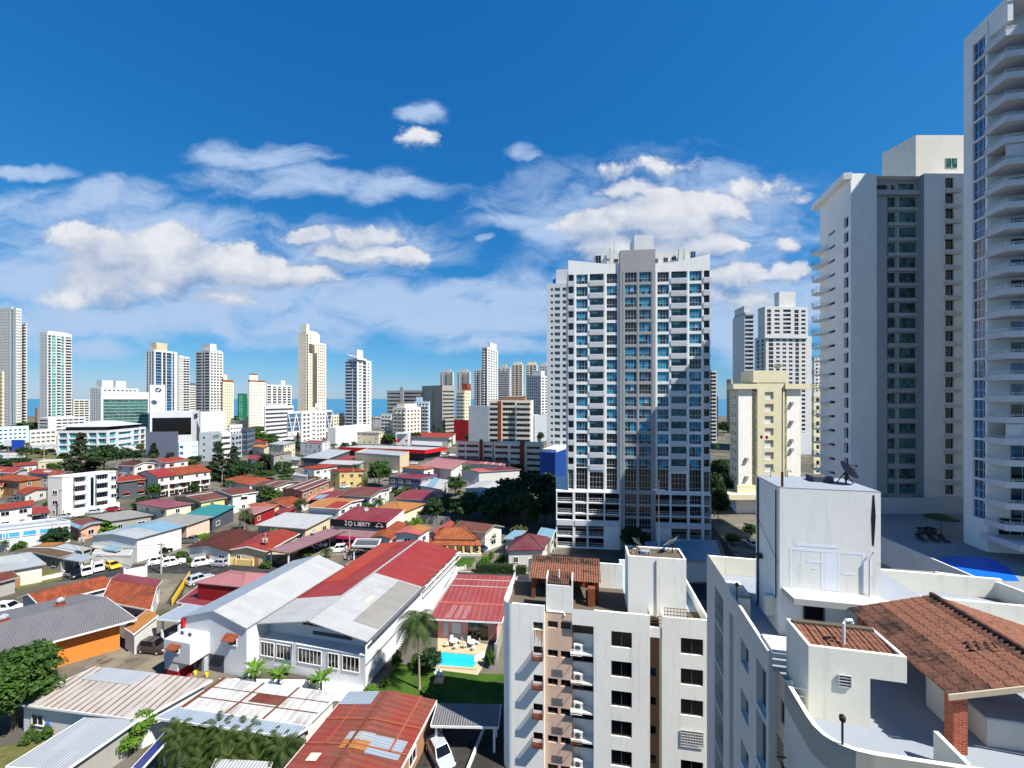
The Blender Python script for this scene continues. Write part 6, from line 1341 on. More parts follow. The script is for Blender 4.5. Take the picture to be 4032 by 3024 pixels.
w.wall(cu0 - yu(412), 9, ztp - 1.6, [], .1, 0, v=1.2, u0=yu(412)); w.wall(yu(630) - cu1, 9, ztp - 1.6, [], .1, 0, v=1.2, u0=cu1)
for a_, b_ in ((412, 1.2), (630, 1.2)): w.poly([(yu(a_), 0, 9), (yu(a_), b_, 9), (yu(a_), b_, ztp - 1.6), (yu(a_), 0, ztp - 1.6)][::(1 if a_ == 412 else -1)], 1)
us = yu(328); w.poly([(us, 0, 3), (us + 3.9, 11.4, 3), (us + 3.9, 11.4, ztp - 1.6), (us, 0, ztp - 1.6)][::-1], 0); w.poly([(u1, 0, 3), (u1, 16, 3), (u1, 16, ztp), (u1, 0, ztp)], 0); w.poly([(us + 3.9, 11.4, 3), (u1, 16, 3), (u1, 16, ztp), (us + 3.9, 11.4, ztp)][::-1], 0)
w.prism([(us - 2.2, -.9), (cu0 - .01, -.9), (cu0 - .01, 11), (us + 2.8, 11)], ztp - 1.59, ztp, 0); w.box(cu1 + .01, yu(815), -.9, 16, ztp - 1.59, ztp, 0); w.box(cu0, cu1, -.49, 16, ztp + .01, ztp + .4, 0)
w.box(yu(413), yu(622), -.6, 6, ztp + .41, yz(567), 0); w.prism([(us - .5, -.3), (u1, -.3), (u1, 10), (us + 3.4, 10)], 6.61, 9, 0); w.prism([(us - 4.5, -2.6), (yu(500), -2.6), (yu(500), 10), (us - .5, 10)], 5.0, 6.6, 0); w.prism([(us - .5, .3), (u1, .3), (u1, 10), (us + 3, 10)], 0, 4.99, 1)
w.build('wall', ['yellow_cream', 'old_white'], root)
for h in hl: b = MB(YF); b.poly([(h[0], -.06, h[2]), (h[1], -.06, h[2]), (h[1], -.06, h[3]), (h[0], -.06, h[3])]); b.build('recess_panel', ['white'], root)
for k in range(14):
 z = yz(700) - k * 2.9
 if z < 11: break
 for a_ in (414, 610): b = MB(YF); b.box(yu(a_), yu(a_ + 24), .3, 1.19, z - .5, z + .2); b.build('service_ledge', ['white'], root)
 for vv in (3, 7):
  fr, L = frame2((YF(us + 3.9, 11.4, 0).x, YF(us + 3.9, 11.4, 0).y), (YF(us, 0, 0).x, YF(us, 0, 0).y)); inst('window', housewin_mesh(1.6, 1.2), root, fr(L - vv - 1.6, -.01, z - 2.2), fr.yaw)
 if k in (3, 5, 6, 9, 13, 1): b = MB(YF); b.box(yu(640) + .3, yu(640) + 1.5, -.7, -.003, z - 1.0, z - .9); b.box(yu(640) + .4, yu(640) + 1.3, -.5, -.004, z - .88, z - .2); b.build('bracket_unit', ['concrete'], root)
 if k in (7, 9, 11): b = MB(YF); b.box(yu(360) + .3, yu(360) + 1.5, -.7, -.003, z - 1.0, z - .9); b.box(yu(360) + .4, yu(360) + 1.3, -.5, -.004, z - .88, z - .2); b.build('bracket_unit', ['concrete'], root)
dish(tuple(YF(yu(600), 2, yz(566))), 1.1, R(60), R(50), 'dark dish on top of the pale yellow tower')
# ================================================================ offices of the left middle distance
def TZ3(label, Y, xs, yt, yaw, wall, c1, c2, boxes=(), **kw):
 f = lambda x: None if x is None else S_ * x
 bx = [(b[0], b[1], b[2], b[3], 1700 + S_ * b[4]) + tuple(b[5:]) for b in boxes]
 return tower(kw.pop('name', 'office_block'), label, Y, [f(x) for x in xs], 1700 + S_ * yt, yaw, wall, c1, c2, boxes=bx, cat=kw.pop('cat', 'office block'), group=kw.pop('group', 'offices of the middle distance'), **kw)
rA, qA = TZ3('curved white office block with turquoise glazed bays in four rows', 262, (494, 940, 1270), -13, 8, 'white_clean', even(5, 'W', .02, .98, .82, 'glass_aqua'), [(.04, .2, 'W', 'glass_aqua'), (.26, .6, 'd', 'glass_aqua'), (.66, .82, 'W', 'glass_aqua'), (.86, .98, 'W', 'glass_brown')], fh=4.0, depth=30, top=1.2, frame='white_paint', rev=.8, cap=60)
p0, p1, p2, p3, zt_ = qA; cx_ = (p0 + p1 + p2 + p3) / 4
mb = MB(); ip = [cx_ + (p - cx_) * .82 for p in (p0, p1, p2, p3)]; mb.prism([(p.x, p.y) for p in ip], zt_ - .5, zt_ + 2.2); mb.build('roof_storey', ['glass_dark'], rA)
mb = MB(); op = [cx_ + (p - cx_) * .93 for p in (p0, p1, p2, p3)]; tp = [cx_ + (p - cx_) * .25 for p in (p0, p1, p2, p3)]
mb.hexa([(p.x, p.y, zt_ + 2.21) for p in op], [(p.x, p.y, zt_ + 5.4) for p in tp]); mb.build('roof', ['grey_panel'], rA)
TZ3('blank slate grey building with an open roof deck', 250, (1272, 1545, 1552), -2, 10, 'slate', [], [], depth=14, name='cinema_block', cat='building')
rB, qB = TW('black fronted showroom in a white frame with a small striped emblem', 300, 0, (1316, 1672, 1745), 1150, 22, 'white_clean', [(.02, .98, 'g', 'glass_black')], [], name='showroom', cat='building', fh=14, top=4.0, depth=20, cap=5, gm='glass_black', frame=None)
TW('white low wall building running right from the black showroom', 306, 0, (1738, 1746, 1958), 1152, -30, 'white_clean', [], [], name='showroom', cat='building', depth=14)
fr, L = frame2((qB[1].x, qB[1].y), (qB[2].x, qB[2].y))
em = thing('wall_emblem', 'black striped emblem on the white showroom wall', 'sign', tuple(fr(3, 0, qB[4] - 4)))
mb = MB(fr); uc = L * .25
for k in range(4): z = qB[4] - 2.2 - k * .95; o_ = uc - (k % 2) * .9; mb.hexa([(o_, -.2, z - .7), (o_ + L * .4, -.2, z - .1), (o_ + L * .4, -.02, z - .1), (o_, -.02, z - .7)], [(o_, -.2, z - .1), (o_ + L * .4, -.2, z + .5), (o_ + L * .4, -.02, z + .5), (o_, -.02, z - .1)])
mb.build('stripe', ['black'], em)
TZ3('pale lilac office block with dark floor slots beside the slate building', 225, (1550, 1562, 1730), 96, -20, 'ltblue_wall', [], [(.02, .2, 'r', 'glass_black')] + even(3, 's', .6, .95, .4), depth=14, fh=3.4, cap=20)
TZ3('pale grey tower block with a narrow column of windows and a red plaque', 235, (1735, 1845, 1922), 7, 12, 'grey_panel', [(.28, .44, 's', 'glass_black')], [(.1, .9, 'n', 'glass_green')], depth=14, fh=3.7, cap=30)
TZ3('white block with rounded parking decks', 240, (1925, 1932, 2005), 12, -20, 'white', [], [(.02, .98, 'd', 'glass_black')], depth=14, fh=3.4, cap=20)
TZ3('grey white block with stacked balconies next to the dark glass office', 245, (2008, 2050, 2108), 18, 5, 'grey_panel', even(1, 'w'), even(2, 'r', .05, .95, .8), depth=14, fh=3.2, cap=20)
TZ3('dark blue glass office with stepped slabs', 262, (2100, 2150, 2222), -30, 5, 'dark_grey', [(.02, .98, 'd', 'glass_blue')], [(.02, .98, 'd', 'glass_blue')], depth=14, fh=3.4, cap=20)
TZ3('plain white block behind the dark blue glass office', 300, (1990, 2000, 2110), -58, -14, 'white_clean', [], even(4, 's'), depth=14, cap=20)
TZ3('long pale house-like office row at the left edge behind the car yard', 300, (-40, -30, 250), -40, -14, 'ltblue_wall', [], even(6, 's'), depth=12, cap=20)
TZ3('three storey grey white flats with dark balconies behind the car yard', 275, (250, 258, 490), -14, -14, 'offwhite', [], even(5, 'r', .03, .97, .7), depth=12, fh=3.0, cap=20, name='apartment_block', cat='apartment block')
hb = thing('hoarding', 'blue and white hoarding on posts over the car yard', 'hoarding', tuple(G(*Z3(120, 150))))
b0 = P(*Z3(30, 70), 255); b1 = P(*Z3(205, 64), 255); fr, L = frame2((b0.x, b0.y), (b1.x, b1.y)); mb = MB(fr); mb.box(0, L * .4, 0, .3, b0.z - 4, b0.z, 0); mb.build('white_panel', ['white_paint'], hb); mb = MB(fr); mb.box(L * .4 + .01, L, 0, .3, b0.z - 7, b0.z, 0); mb.build('blue_panel', ['blue_paint'], hb)
for t_ in (.2, .8): mb = MB(fr); mb.box(L * t_ - .2, L * t_ + .2, .31, .7, 0, b0.z - 1); mb.build('post', ['steel'], hb)
# ================================================================ NEAR ROOFS: school, halls, yards
def q3(*p): return [Z3(*a) if a else None for a in p]
def q4(*p): return [Z4(*a) if a else None for a in p]
def q5(*p): return [Z5(*a) if a else None for a in p]
def q6(*p): return [Z6(*a) if a else None for a in p]
def qn(*p): return [N3_(*a) if a else None for a in p]
# ---- white hall with the pale roof (left half of the school)
E1 = Fr(-34.3, 52.5, -13.8)
s1 = thing('school_hall', 'long white hall with a plain pale gabled roof', 'hall', tuple(E1(-5, 10, 0)), 'white school halls')
w = MB(E1); L1 = 19.3
w.poly([(-10.2, 0, 0), (-.0, 0, 0), (-.0, 0, 6.4), (-5.1, 0, 7.9), (-10.2, 0, 6.5)]); w.poly([(-10.2, L1, 0), (-10.2, 0, 0), (-10.2, 0, 6.5), (-10.2, L1, 6.5)])
w.poly([(0, L1, 0), (-10.2, L1, 0), (-10.2, L1, 6.5), (-5.1, L1, 7.9), (0, L1, 6.4)]); w.poly([(0, 0, 0), (0, L1, 0), (0, L1, 6.4), (0, 0, 6.4)]); w.build('wall', ['white_clean'], s1)
r = MB(E1)
for a, b, za, zb in ((-10.45, -5.1, 6.43, 7.93), (-5.1, .2, 7.93, 6.37)):
 r.hexa([(a, -.25, za), (b, -.25, zb), (b, L1 + .2, zb), (a, L1 + .2, za)], [(a, -.25, za + .15), (b, -.25, zb + .15), (b, L1 + .2, zb + .15), (a, L1 + .2, za + .15)], 0 if a < -6 else 1)
r.build('roof', ['galv_blue', 'white_rust' if False else 'white_sheet'], s1)
b = MB(E1); b.box(-10.3, -6.0, -2.6, -.004, 2.3, 5.0); bx = b.build('box_room', ['white_clean'], s1)
inst('window', housewin_mesh(.8, .75, 'glass_dark', 'white_paint', 1), bx, E1(-8.6, -2.605, 3.6), E1.yaw)
b = MB(E1); b.hexa([(-9.2, -3.3, 4.2), (-7.4, -3.3, 4.2), (-7.4, -2.61, 4.6), (-9.2, -2.61, 4.6)], [(-9.2, -3.3, 4.25), (-7.4, -3.3, 4.25), (-7.4, -2.61, 4.65), (-9.2, -2.61, 4.65)]); b.build('awning', ['tile_rust'], bx)
b = MB(E1); b.hexa([(-3.2, -.9, 4.8), (-1.2, -.9, 4.8), (-1.2, -.01, 5.3), (-3.2, -.01, 5.3)], [(-3.2, -.9, 4.85), (-1.2, -.9, 4.85), (-1.2, -.01, 5.35), (-3.2, -.01, 5.35)]); b.build('awning', ['tile_rust'], s1)
inst('window', housewin_mesh(1.2, .9, 'glass_dark', 'white_paint', 1), s1, E1(-2.8, -.004, 3.9), E1.yaw)
b = MB(E1); b.box(-10.25, -8.1, -2.55, -.01, 0, 1.1, 0); b.box(-10.24, -8.11, -2.54, -.01, 1.101, 2.29, 1); b.build('lower_wall', ['red_wall', 'white_clean'], s1)
b = MB(E1); b.box(-8.09, -6.3, -.5, -.01, 0, 2.29, 0); b.box(-7.6, -6.7, -.52, -.501, .02, 2.0, 1); b.build('back_wall', ['grey_panel', 'dark_grey'], s1)
b = MB(E1); b.box(-10.5, -10.1, -.35, -.01, 5.3, 6.4); b.build('red_panel', ['red_paint'], s1)
b = MB(E1); b.box(-6.0, -3.6, -.05, -.004, .02, 2.2); b.build('gate_opening', ['dark_grey'], s1)
aircon(E1, -9.2, -1.4, 5.0, 'small condenser on the white box room roof, the squatter one', parent_group='roof condensers of the school'); aircon(E1, -7.8, -1.5, 5.0, 'taller grey condenser standing on the white box room roof', parent_group='roof condensers of the school')
# ---- red and grey roofed hall (right half)
E2 = Fr(-18.3, 50.7, -13.6); W2, L2 = 15.9, 30.0
s2 = thing('school_hall', 'white school hall with a red and grey gabled roof and louvred side', 'hall', tuple(E2(-8, 12, 0)), 'white school halls')
ze2, zr2 = 6.0, 7.35
w = MB(E2)
w.poly([(-W2, 1.6, 0), (0, 1.6, 0), (0, 1.6, ze2), (-W2 / 2, 1.6, zr2), (-W2, 1.6, ze2)]); w.wall(W2, 0, 3.9, [], .1, 0, v=0, u0=-W2); w.box(-W2, 0, -.06, 1.59, 3.9, 4.0)
w.fr = None; SR = Fr(E2(0, 0, 0).x, E2(0, 0, 0).y, -13.6 + 90); w.fr = SR
lou = [(17.5 + k * 2.1, 19.4 + k * 2.1, 3.2, 5.6) for k in range(5)] + [(27.6, 29.4, 1.0, 5.6)]
w.wall(L2, 0, ze2, lou, .4, 0)
w.fr = E2; w.poly([(0, L2, 0), (-W2, L2, 0), (-W2, L2, ze2), (-W2 / 2, L2, zr2), (0, L2, ze2)]); w.poly([(-W2, L2, 0), (-W2, 0, 0), (-W2, 0, ze2), (-W2, L2, ze2)])
w.build('wall', ['white_clean'], s2)
for i, h in enumerate(lou):
 b = MB(SR); b.poly([(h[0], .4, h[2]), (h[1], .4, h[2]), (h[1], .4, h[3]), (h[0], .4, h[3])], 0)
 for z in np.arange(h[2] + .3, h[3], .55): b.box(h[0], h[1], .02, .3, z, z + .09, 1)
 b.build('louvre', ['glass_black', 'white_paint'], s2)
b = MB(SR); b.box(15.5, 31, -.95, -.85, 5.55, 5.7); b.box(15.5, 31, -.95, -.85, 4.6, 4.7)
for u_ in np.arange(15.5, 31.2, 3.1): b.box(u_ - .05, u_ + .05, -.84, -.004, 5.55, 5.68); b.box(u_ - .05, u_ + .05, -.95, -.85, 4.701, 5.549)
b.build('eave_frame', ['white_paint'], s2)
def rslope(side, v0, v1, f0, f1, off, mat, name, par, th=.14):
 """a piece of the roof: side -1 left slope, +1 right; f = 0 at the ridge, 1 at the eave"""
 um = -W2 / 2; ov = .55
 q = lambda f, v, z: (um + side * f * (W2 / 2 + ov), v, zr2 - (zr2 - ze2 + .09) * f + z)
 a = [q(f0, v0, off), q(f1, v0, off), q(f1, v1, off), q(f0, v1, off)]
 if side < 0: a = a[::-1]
 b = MB(E2); b.hexa(a, [(x, y, z + th) for x, y, z in a]); return b.build(name, [mat], par)
rr = rslope(1, -.5, 14.5, 0, 1, .01, 'white_sheet', 'roof', s2); rslope(1, 14.502, L2 + .4, 0, 1, .01, 'red_sheet', 'roof', s2); rslope(-1, -.5, 6.5, 0, 1, .01, 'white_sheet', 'roof', s2); rslope(-1, 6.502, L2 + .4, 0, 1, .01, 'red_sheet', 'roof', s2)
rslope(1, 2.2, 14.2, .55, .99, .155, 'grey_sheet', 'roof_sheet', rr, .05); rslope(-1, 12, L2 + .3, .50, .99, .155, 'orange_red', 'roof_sheet', rr, .03); rslope(1, 6.5, 8.4, .40, .47, .155, 'beige', 'skylight', rr, .04)
b = MB(E2); b.box(-W2 / 2 - .2, -W2 / 2 + .2, -.52, L2 + .42, zr2 + .13, zr2 + .19); b.build('ridge_cap', ['galv'], rr)
b = MB(SR); b.box(.2, 15, -1.0, -.80, 5.75, 5.95); b.build('gutter', ['dark_grey'], s2)
for (x0, x1) in ((-15.7, -13.7), (-13.2, -10.5), (-9.8, -6.4), (-5.3, -3.9), (-3.2, -.9)):
 inst('window', housewin_mesh(x1 - x0, 1.75, 'glass_black', 'white_paint', max(3, int((x1 - x0) / .5))), s2, E2(x0, -.004, 1.75), E2.yaw)
inst('window', pane_mesh(5.2, .55, 'glass_dark', 'alu', 6, (1.0,), .06), s2, E2(-10.6, 1.585, 5.55), E2.yaw)
b = MB(E2); b.box(-8.9, -3.0, 1.5, 1.595, 4.55, 5.0); b.build('dark_panel', ['dark_grey'], s2)
b = MB(E2); b.tube([Vector((-12.6, -.9, .5)), Vector((-12.6, -.9, 1.3)), Vector((-10.8, -.9, 1.5)), Vector((-10.3, -.6, 1.5)), Vector((-10.3, -.25, 4.2))], .28, 8); b.build('duct', ['galv'], s2)
for i, (u_, v_) in enumerate(((-6.9, -1.6), (-5.9, -1.7), (-15.2, -1.3))):
 t = thing('air_conditioner', ('square condenser at the white school wall, left of a pair', 'square condenser at the white school wall, right of a pair', 'condenser near the duct at the far left of the school wall')[i], 'air conditioner', tuple(E2(u_, v_, 0)), 'condensers on the school patio')
 b = MB(E2); b.box(u_ - .35, u_ + .35, v_ - .35, v_ + .35, .02, .95); b.build('case', ['concrete'], t); c = E2(u_, v_, .955); MB().lathe(c, [(.28, 0), (.28, .04)], 12).build('fan_grille', ['black'], t)
b = MB(E2); b.box(.02, .12, 0, 12, 2.7, 2.78); b.build('conduit', ['dark_grey'], s2)
b = MB(E2); b.box(-4.2, -1.6, -4.9, -3.9, .02, .06); b.build('red_strip', ['red_wall'], s2)
# ---- other near roofs
house('warehouse', 'orange walled hall with a grey ribbed roof and roof vents', [Z5(-300, 770), Z5(1190, 370), Z5(700, 148), None], 3.95, 'gable', 'AB', 1.25, 'grey_red_sheet', 'orange_wall', cat='warehouse', inset=1.3, win=False)
for i, (x, y) in enumerate(((525, 225), (30, 375))):
 p = G(*Z5(x, y), 5.35); t = thing('roof_ventilator', ('turbine ventilator near the ridge end of the orange hall', 'turbine ventilator half hidden at the left picture edge')[i], 'ventilator', tuple(p), 'turbine ventilators')
 MB().lathe(p, [(.75, -.5), (.7, .1)], 4).build('curb', ['tile_rust'], t); MB().lathe(p + Vector((0, 0, .1)), [(.3, 0), (.5, .25), (.5, .5), (.2, .8)], 12).build('head', ['galv'], t)
_, ptA, hgA, dA = house('house', 'sprawling low house with rust orange tiles and a crimson rear slope', q3((150, 1452), (340, 1515), (1010, 1345), None), 3.2, 'gable', 'BC', 1.2, 'tile_rust', 'grey_panel', patches=[(0, .45, 0, 1, 'crimson_sheet')], sp=5)
house('house', 'rust orange tiled wing with a crimson rear slope beside the concrete ravine', q3((880, 1478), (1310, 1560), (1412, 1300), None), 3.3, 'gable', 'AB', 1.1, 'tile_rust', 'white', patches=[(0, 1, .52, 1, 'crimson_sheet')], sp=5)
house('house', 'small white walled lean-to with a plain orange roof beside the orange hall', q5((1075, 440), (1165, 500), (1378, 352), None), 3.0, 'shed', 'AB', .3, 'orange_sheet', 'white', win=False, inset=.2)
house('commercial_block', 'dark red building with a pale pink hipped roof', q3((1702, 1322), (2112, 1362), (2400, 1248), None), 6.2, 'hip', rise=.9, rm='pink_sheet', wm='red_wall', cat='building', win=False, inset=.2)
house('commercial_block', 'low dark red roofed annex in front of the pink roof', q3((1540, 1492), (1828, 1532), (2000, 1410), None), 3.3, 'shed', 'AB', .5, 'crimson_sheet', 'red_wall', cat='building', win=False, inset=.2)
house('carport', 'blue grey metal canopy over a dark loading bay by the white hall', q5((1362, 368), (1555, 386), (1790, 268), None), 3.6, 'shed', 'AB', .25, 'galv_blue', open_=True, cat='canopy')
house('house', 'low house with a long white roof streaked by rusty ribs', q5((120, 1105), (1220, 1250), (1850, 945), None), 3.2, 'shed', 'AB', .6, 'ribbed_rust', 'white', patches=[(.10, .52, .66, 1.0, 'galv', 1)], sp=3.4)
house('shed', 'flat pale blue grey roofed shed at the bottom left', q5((50, 1659), None, (1200, 1268), (740, 1247)), 3.0, 'shed', 'AB', .2, 'galv', 'concrete', win=False, cat='shed')
house('shed', 'narrow blue grey roof strip behind the row of areca palms', q5((1350, 1232), None, (2732, 1302), (1560, 1145)), 3.0, 'shed', 'AB', .2, 'galv_blue', 'concrete', win=False, cat='shed')
house('shed', 'white panelled roof with rusty seams and one brown sheet', q5((1572, 1142), None, (2957, 1037), (1942, 905)), 3.25, 'shed', 'AB', .3, 'white_rust', 'white', win=False, cat='shed', patches=[(.42, .66, .40, .66, 'rust_sheet', 1), (0, 1, .33, .345, 'rust', 2), (.66, .675, 0, 1, 'rust', 2), (.36, .375, 0, 1, 'rust', 2), (0, 1, .66, .67, 'rust', 2), (0, .03, 0, 1, 'rust', 2)])
house('house', 'large low house with a rust red patched sheet roof', q6((230, 1720), None, (1592, 1077), (830, 1000)), 3.3, 'gable', 'BC', .5, 'rust_red', 'brown_wall', sp=5, patches=[(.0, .36, .80, .99, 'galv_blue', 1), (.62, .94, .24, .44, 'galv_blue', 1), (.36, .62, .36, .45, 'galv', 1), (.36, .62, .26, .355, 'orange_sheet', 2), (.0, 1, .60, .615, 'orange_paint', 2), (.0, 1, .30, .315, 'orange_paint', 3), (.42, .45, .0, 1, 'rust_sheet', 2), (.2, .215, .3, .8, 'orange_paint', 3), (.82, .84, .3, 1, 'orange_paint', 3), (.14, .24, .12, .2, 'cream', 3)])
house('shed', 'dark corrugated carport roof in the shade of the white flats', q6((1540, 1300), None, (2150, 1130), (1600, 1120)), 2.8, 'shed', 'AB', .2, 'grey_red_sheet', open_=True, cat='carport')
house('shed', 'small white roof corner between the areca palms at the bottom edge', q5((1840, 1680), None, (2370, 1625), (1885, 1600)), 2.6, 'shed', 'AB', .1, 'white_sheet', 'white', win=False, cat='shed')
house('shed', 'narrow deep blue awning strip beside the areca palms', q5((1150, 1670), None, (1510, 1378), (1440, 1365)), 2.6, 'shed', 'AB', .1, 'blue_deep', open_=True, cat='awning')
rp, ptp, hgp, dp_ = house('pool_house', 'pool house with a weathered red sheet roof and an open bar', qn((405, 1232), None, (1505, 765), (760, 735)), 3.2, 'shed', 'AB', .9, 'pool_red', 'pink_wall', cat='pool house', win=False, inset=1.0, patches=[(0, 1, .30, .345, 'salmon_sheet', 1), (.22, .30, .02, .28, 'pink_sheet', 1), (.33, .40, .02, .28, 'pink_sheet', 1), (.43, .50, .02, .28, 'pink_sheet', 1), (0, 1, .86, .865, 'white_paint', 2), (0, 1, .70, .705, 'white_paint', 2)])
fr, L = along_frame(ptp, (1.0 / dp_[0], 1.0 / dp_[1]), (1 - 1.0 / dp_[0], 1.0 / dp_[1]))
for a, c, z0, z1, m_ in ((.10, .18, .3, 2.3, 'white_clean'), (.25, .40, .8, 2.4, 'white_clean'), (.52, .86, .02, 2.6, 'glass_black'), (.18, .5, .02, .75, 'grey_panel')): mb = MB(fr); mb.box(L * a, L * c, -.05, -.004, z0, z1); mb.build('shutter' if m_ == 'white_clean' else 'opening' if m_ == 'glass_black' else 'plinth', [m_], rp)
# swimming pool and its paved edge
po = thing('swimming_pool', 'turquoise garden pool with a cream paved edge', 'pool', tuple(G(*Z6(1700, 720))))
wp = [G(*Z6(x, y)) for x, y in ((1395, 745), (1430, 705), (1590, 652), (1925, 682), (1990, 662), (2016, 675), (1940, 745), (1905, 792), (1570, 765))]
wm_ = sum(wp, Vector()) / len(wp)
ed = [wm_ + (p - wm_) * 1.0 for p in wp]
mb = MB(); mb.poly([(p.x, p.y, .06) for p in wp]); mb.build('water', ['pool_water'], po)
mb = MB()
for p, q in zip(wp, wp[1:] + wp[:1]):
 o = lambda a: a + (a - wm_).normalized() * .7
 mb.hexa([(*o(p).xy, .02), (*o(q).xy, .02), (*q.xy, .02), (*p.xy, .02)], [(*o(p).xy, .14), (*o(q).xy, .14), (*q.xy, .14), (*p.xy, .14)])
mb.build('edge', ['paver'], po)
for k in range(4): p = G(*Z6(1935 + k * 19, 712 - k * 11)); MB().box(p.x - .25, p.x + .25, p.y - .6, p.y + .6, .065, .13 + .02 * k).build('step', ['white_paint'], po)
sheet_poly('pool_terrace_paving', [G(*Z6(x, y)) for x, y in ((1600, 520), (2090, 590), (2080, 640), (1950, 850), (1560, 800), (1560, 760), (1600, 640))], .02, 'paver')
def garden_set(x, y, lab):
 p = G(*Z6(x, y)); t = thing('garden_table', 'round white garden table ' + lab, 'table', tuple(p), 'white garden tables by the pool')
 MB().lathe(p + Vector((0, 0, .7)), [(.62, 0), (.62, .05)], 16).build('top', ['white_paint'], t); MB().tube([p, p + Vector((0, 0, .7))], .06, 6).build('leg', ['white_paint'], t)
 for k in range(4):
  a = k * 1.57 + .4; c = p + Vector((math.cos(a), math.sin(a), 0)) * 1.0; f = Fr(c.x, c.y, math.degrees(a) - 90)
  ch = thing('garden_chair', 'white garden chair at the table ' + lab + ', ' + ('right', 'rear', 'left', 'front')[k] + ' seat', 'chair', tuple(c), 'white garden chairs')
  b = MB(f); b.box(-.24, .24, -.24, .24, .40, .44); b.build('seat', ['white_paint'], ch); b = MB(f); b.box(-.24, .24, .20, .24, .45, .85); b.build('backrest', ['white_paint'], ch)
  for u_ in (-.2, .2):
   for v_ in (-.2, .2): b = MB(f); b.box(u_ - .02, u_ + .02, v_ - .02, v_ + .02, 0.02, .40); b.build('leg', ['white_paint'], ch)
garden_set(1740, 590, 'nearer the palm'); garden_set(1895, 600, 'nearer the white flats')
fo = thing('garden_fountain', 'white tiered fountain on a square base in the garden', 'fountain', tuple(G(*Z6(1612, 900)))); p = G(*Z6(1612, 900))
MB().box(p.x - .6, p.x + .6, p.y - .6, p.y + .6, 0, .15).build('base', ['salmon'], fo); MB().lathe(p, [(.25, .15), (.12, .4), (.1, .9), (.55, 1.0), (.6, 1.12), (.1, 1.1), (.08, 1.7), (.02, 1.9)], 12).build('basin', ['white_paint'], fo)
# ================================================================ THE NEIGHBOURHOOD
HG = 'houses of the neighbourhood'
def hs_(label, q, ze, roof, ridge, rise, rm, wm='white', st=1, name='house', **kw): return house(name, label, q, ze, roof, ridge, rise, rm, wm, st, group=kw.pop('group', HG), **kw)
hs_('orange brown hipped house at the left picture edge', q3((-80, 415), (160, 437), (377, 407), None), 5.6, 'hip', 'AB', 1.4, 'tile_rust', 'brown_wall', 2)
hs_('low red roofed house with a white front left of the balconied white flats', q3((128, 530), (215, 550), (416, 500), None), 3.2, 'gable', 'AB', .8, 'tile_red', 'offwhite')
hs_('white red tiled row house at the left edge above the blue windowed hall', q3((-60, 692), (300, 640), (280, 602), None), 5.6, 'gable', 'AB', .8, 'tile_red', 'white', 2)
hs_('small red carport roof with a white car below', q3((240, 727), (440, 706), (400, 662), None), 3.0, 'shed', 'AB', .4, 'red_sheet', 'dark_grey', win=False, open_=True, name='carport', cat='carport')
hs_('bright red roof with pale worn patches near the left edge', q3((245, 362), (425, 374), (545, 335), None), 6.0, 'gable', 'AB', .8, 'red_sheet', 'white', 2, patches=[(.1, .5, .55, .8, 'pink_sheet'), (.55, .9, .2, .4, 'white_sheet')])
hs_('orange tiled house behind the white flats with balconies', q3((420, 385), (520, 392), (640, 350), None), 6, 'gable', 'AB', 1, 'tile_rust', 'white', 2)
hs_('dull red house at the far left below the tall street trees', q3((-20, 355), (120, 362), (250, 325), None), 5, 'gable', 'AB', .8, 'tile_red', 'offwhite', 2)
hs_('orange roof corner at the left picture edge above the low red house', q3((-90, 480), (20, 478), (45, 450), None), 4, 'gable', 'AB', .6, 'tile_rust', 'yellow_wall')
# white flats with balconies
wf, ptw, hgw, dw = hs_('white four storey flats with stacked balconies and a pale blue stair strip', [Z3(413, 402), Z3(540, 402), Z3(1012, 350), None], 12.0, 'flat', 'AB', 0, 'roof_grey_paint', 'white', 4, name='apartment_block', cat='apartment block', win_sides=('AB',), inset=.05, door=False, sp=4)
fr, L = along_frame(ptw, (1, 0), (1, 1))
for a, c in ((.20, .42), (.60, .84)):
 for k in range(4):
  z = .9 + k * 2.85
  inst('window', pane_mesh(L * (c - a) - .6, 1.8, 'glass_black', 'white_paint', 4), wf, fr(L * a + .3, -.03, z + .4), fr.yaw)
  o = inst('balcony', balcony_mesh(L * (c - a), 1.5, 'white', mat='white'), wf, fr(L * a, -.02, z), fr.yaw)
  mb = MB(fr); mb.box(L * a, L * c, -1.1, -.02, z + 2.45, z + 2.55); mb.build('hood', ['ltblue_wall'], wf)
mb = MB(fr); mb.box(L * .44, L * .58, -.5, -.02, .0, 12.4); mb.build('stair_strip', ['ltblue_wall'], wf); inst('window', pane_mesh(.7, 9, 'glass_black', None), wf, fr(L * .50, -.51, 2.2), fr.yaw)
for k in range(3): inst('window', housewin_mesh(1.3, 1.1), wf, fr(L * .9, -.03, 3.9 + 2.85 * k), fr.yaw)
mb = MB(fr); mb.box(L * .02, L * .55, -1.5, -.03, 0, 2.2); mb.box(L * .56, L * 1.05, -1.2, -.03, 0, 2.0); mb.build('garage_front', ['white'], wf)
hs_('dark fronted house with a red roof and white upper railing', q3((1000, 402), (1022, 442), (1302, 408), None), 6.2, 'gable', 'BC', 1.0, 'tile_red', 'dark_grey', 2, awn='tile_red')
rw_, ptr, hgr, dr = hs_('three storey row of houses under one long orange roof with a red end', q3((1180, 366), (1370, 402), (1846, 344), None), 7.4, 'gable', 'BC', 1.9, 'tile_rust', 'offwhite', 3, name='row_house', patches=[(0, 1, 0, .34, 'red_sheet')], win_sides=('BC',), door=False, sp=2.6)
fr, L = along_frame(ptr, (1 - .45 / dr[0], .02), (1 - .45 / dr[0], .98))
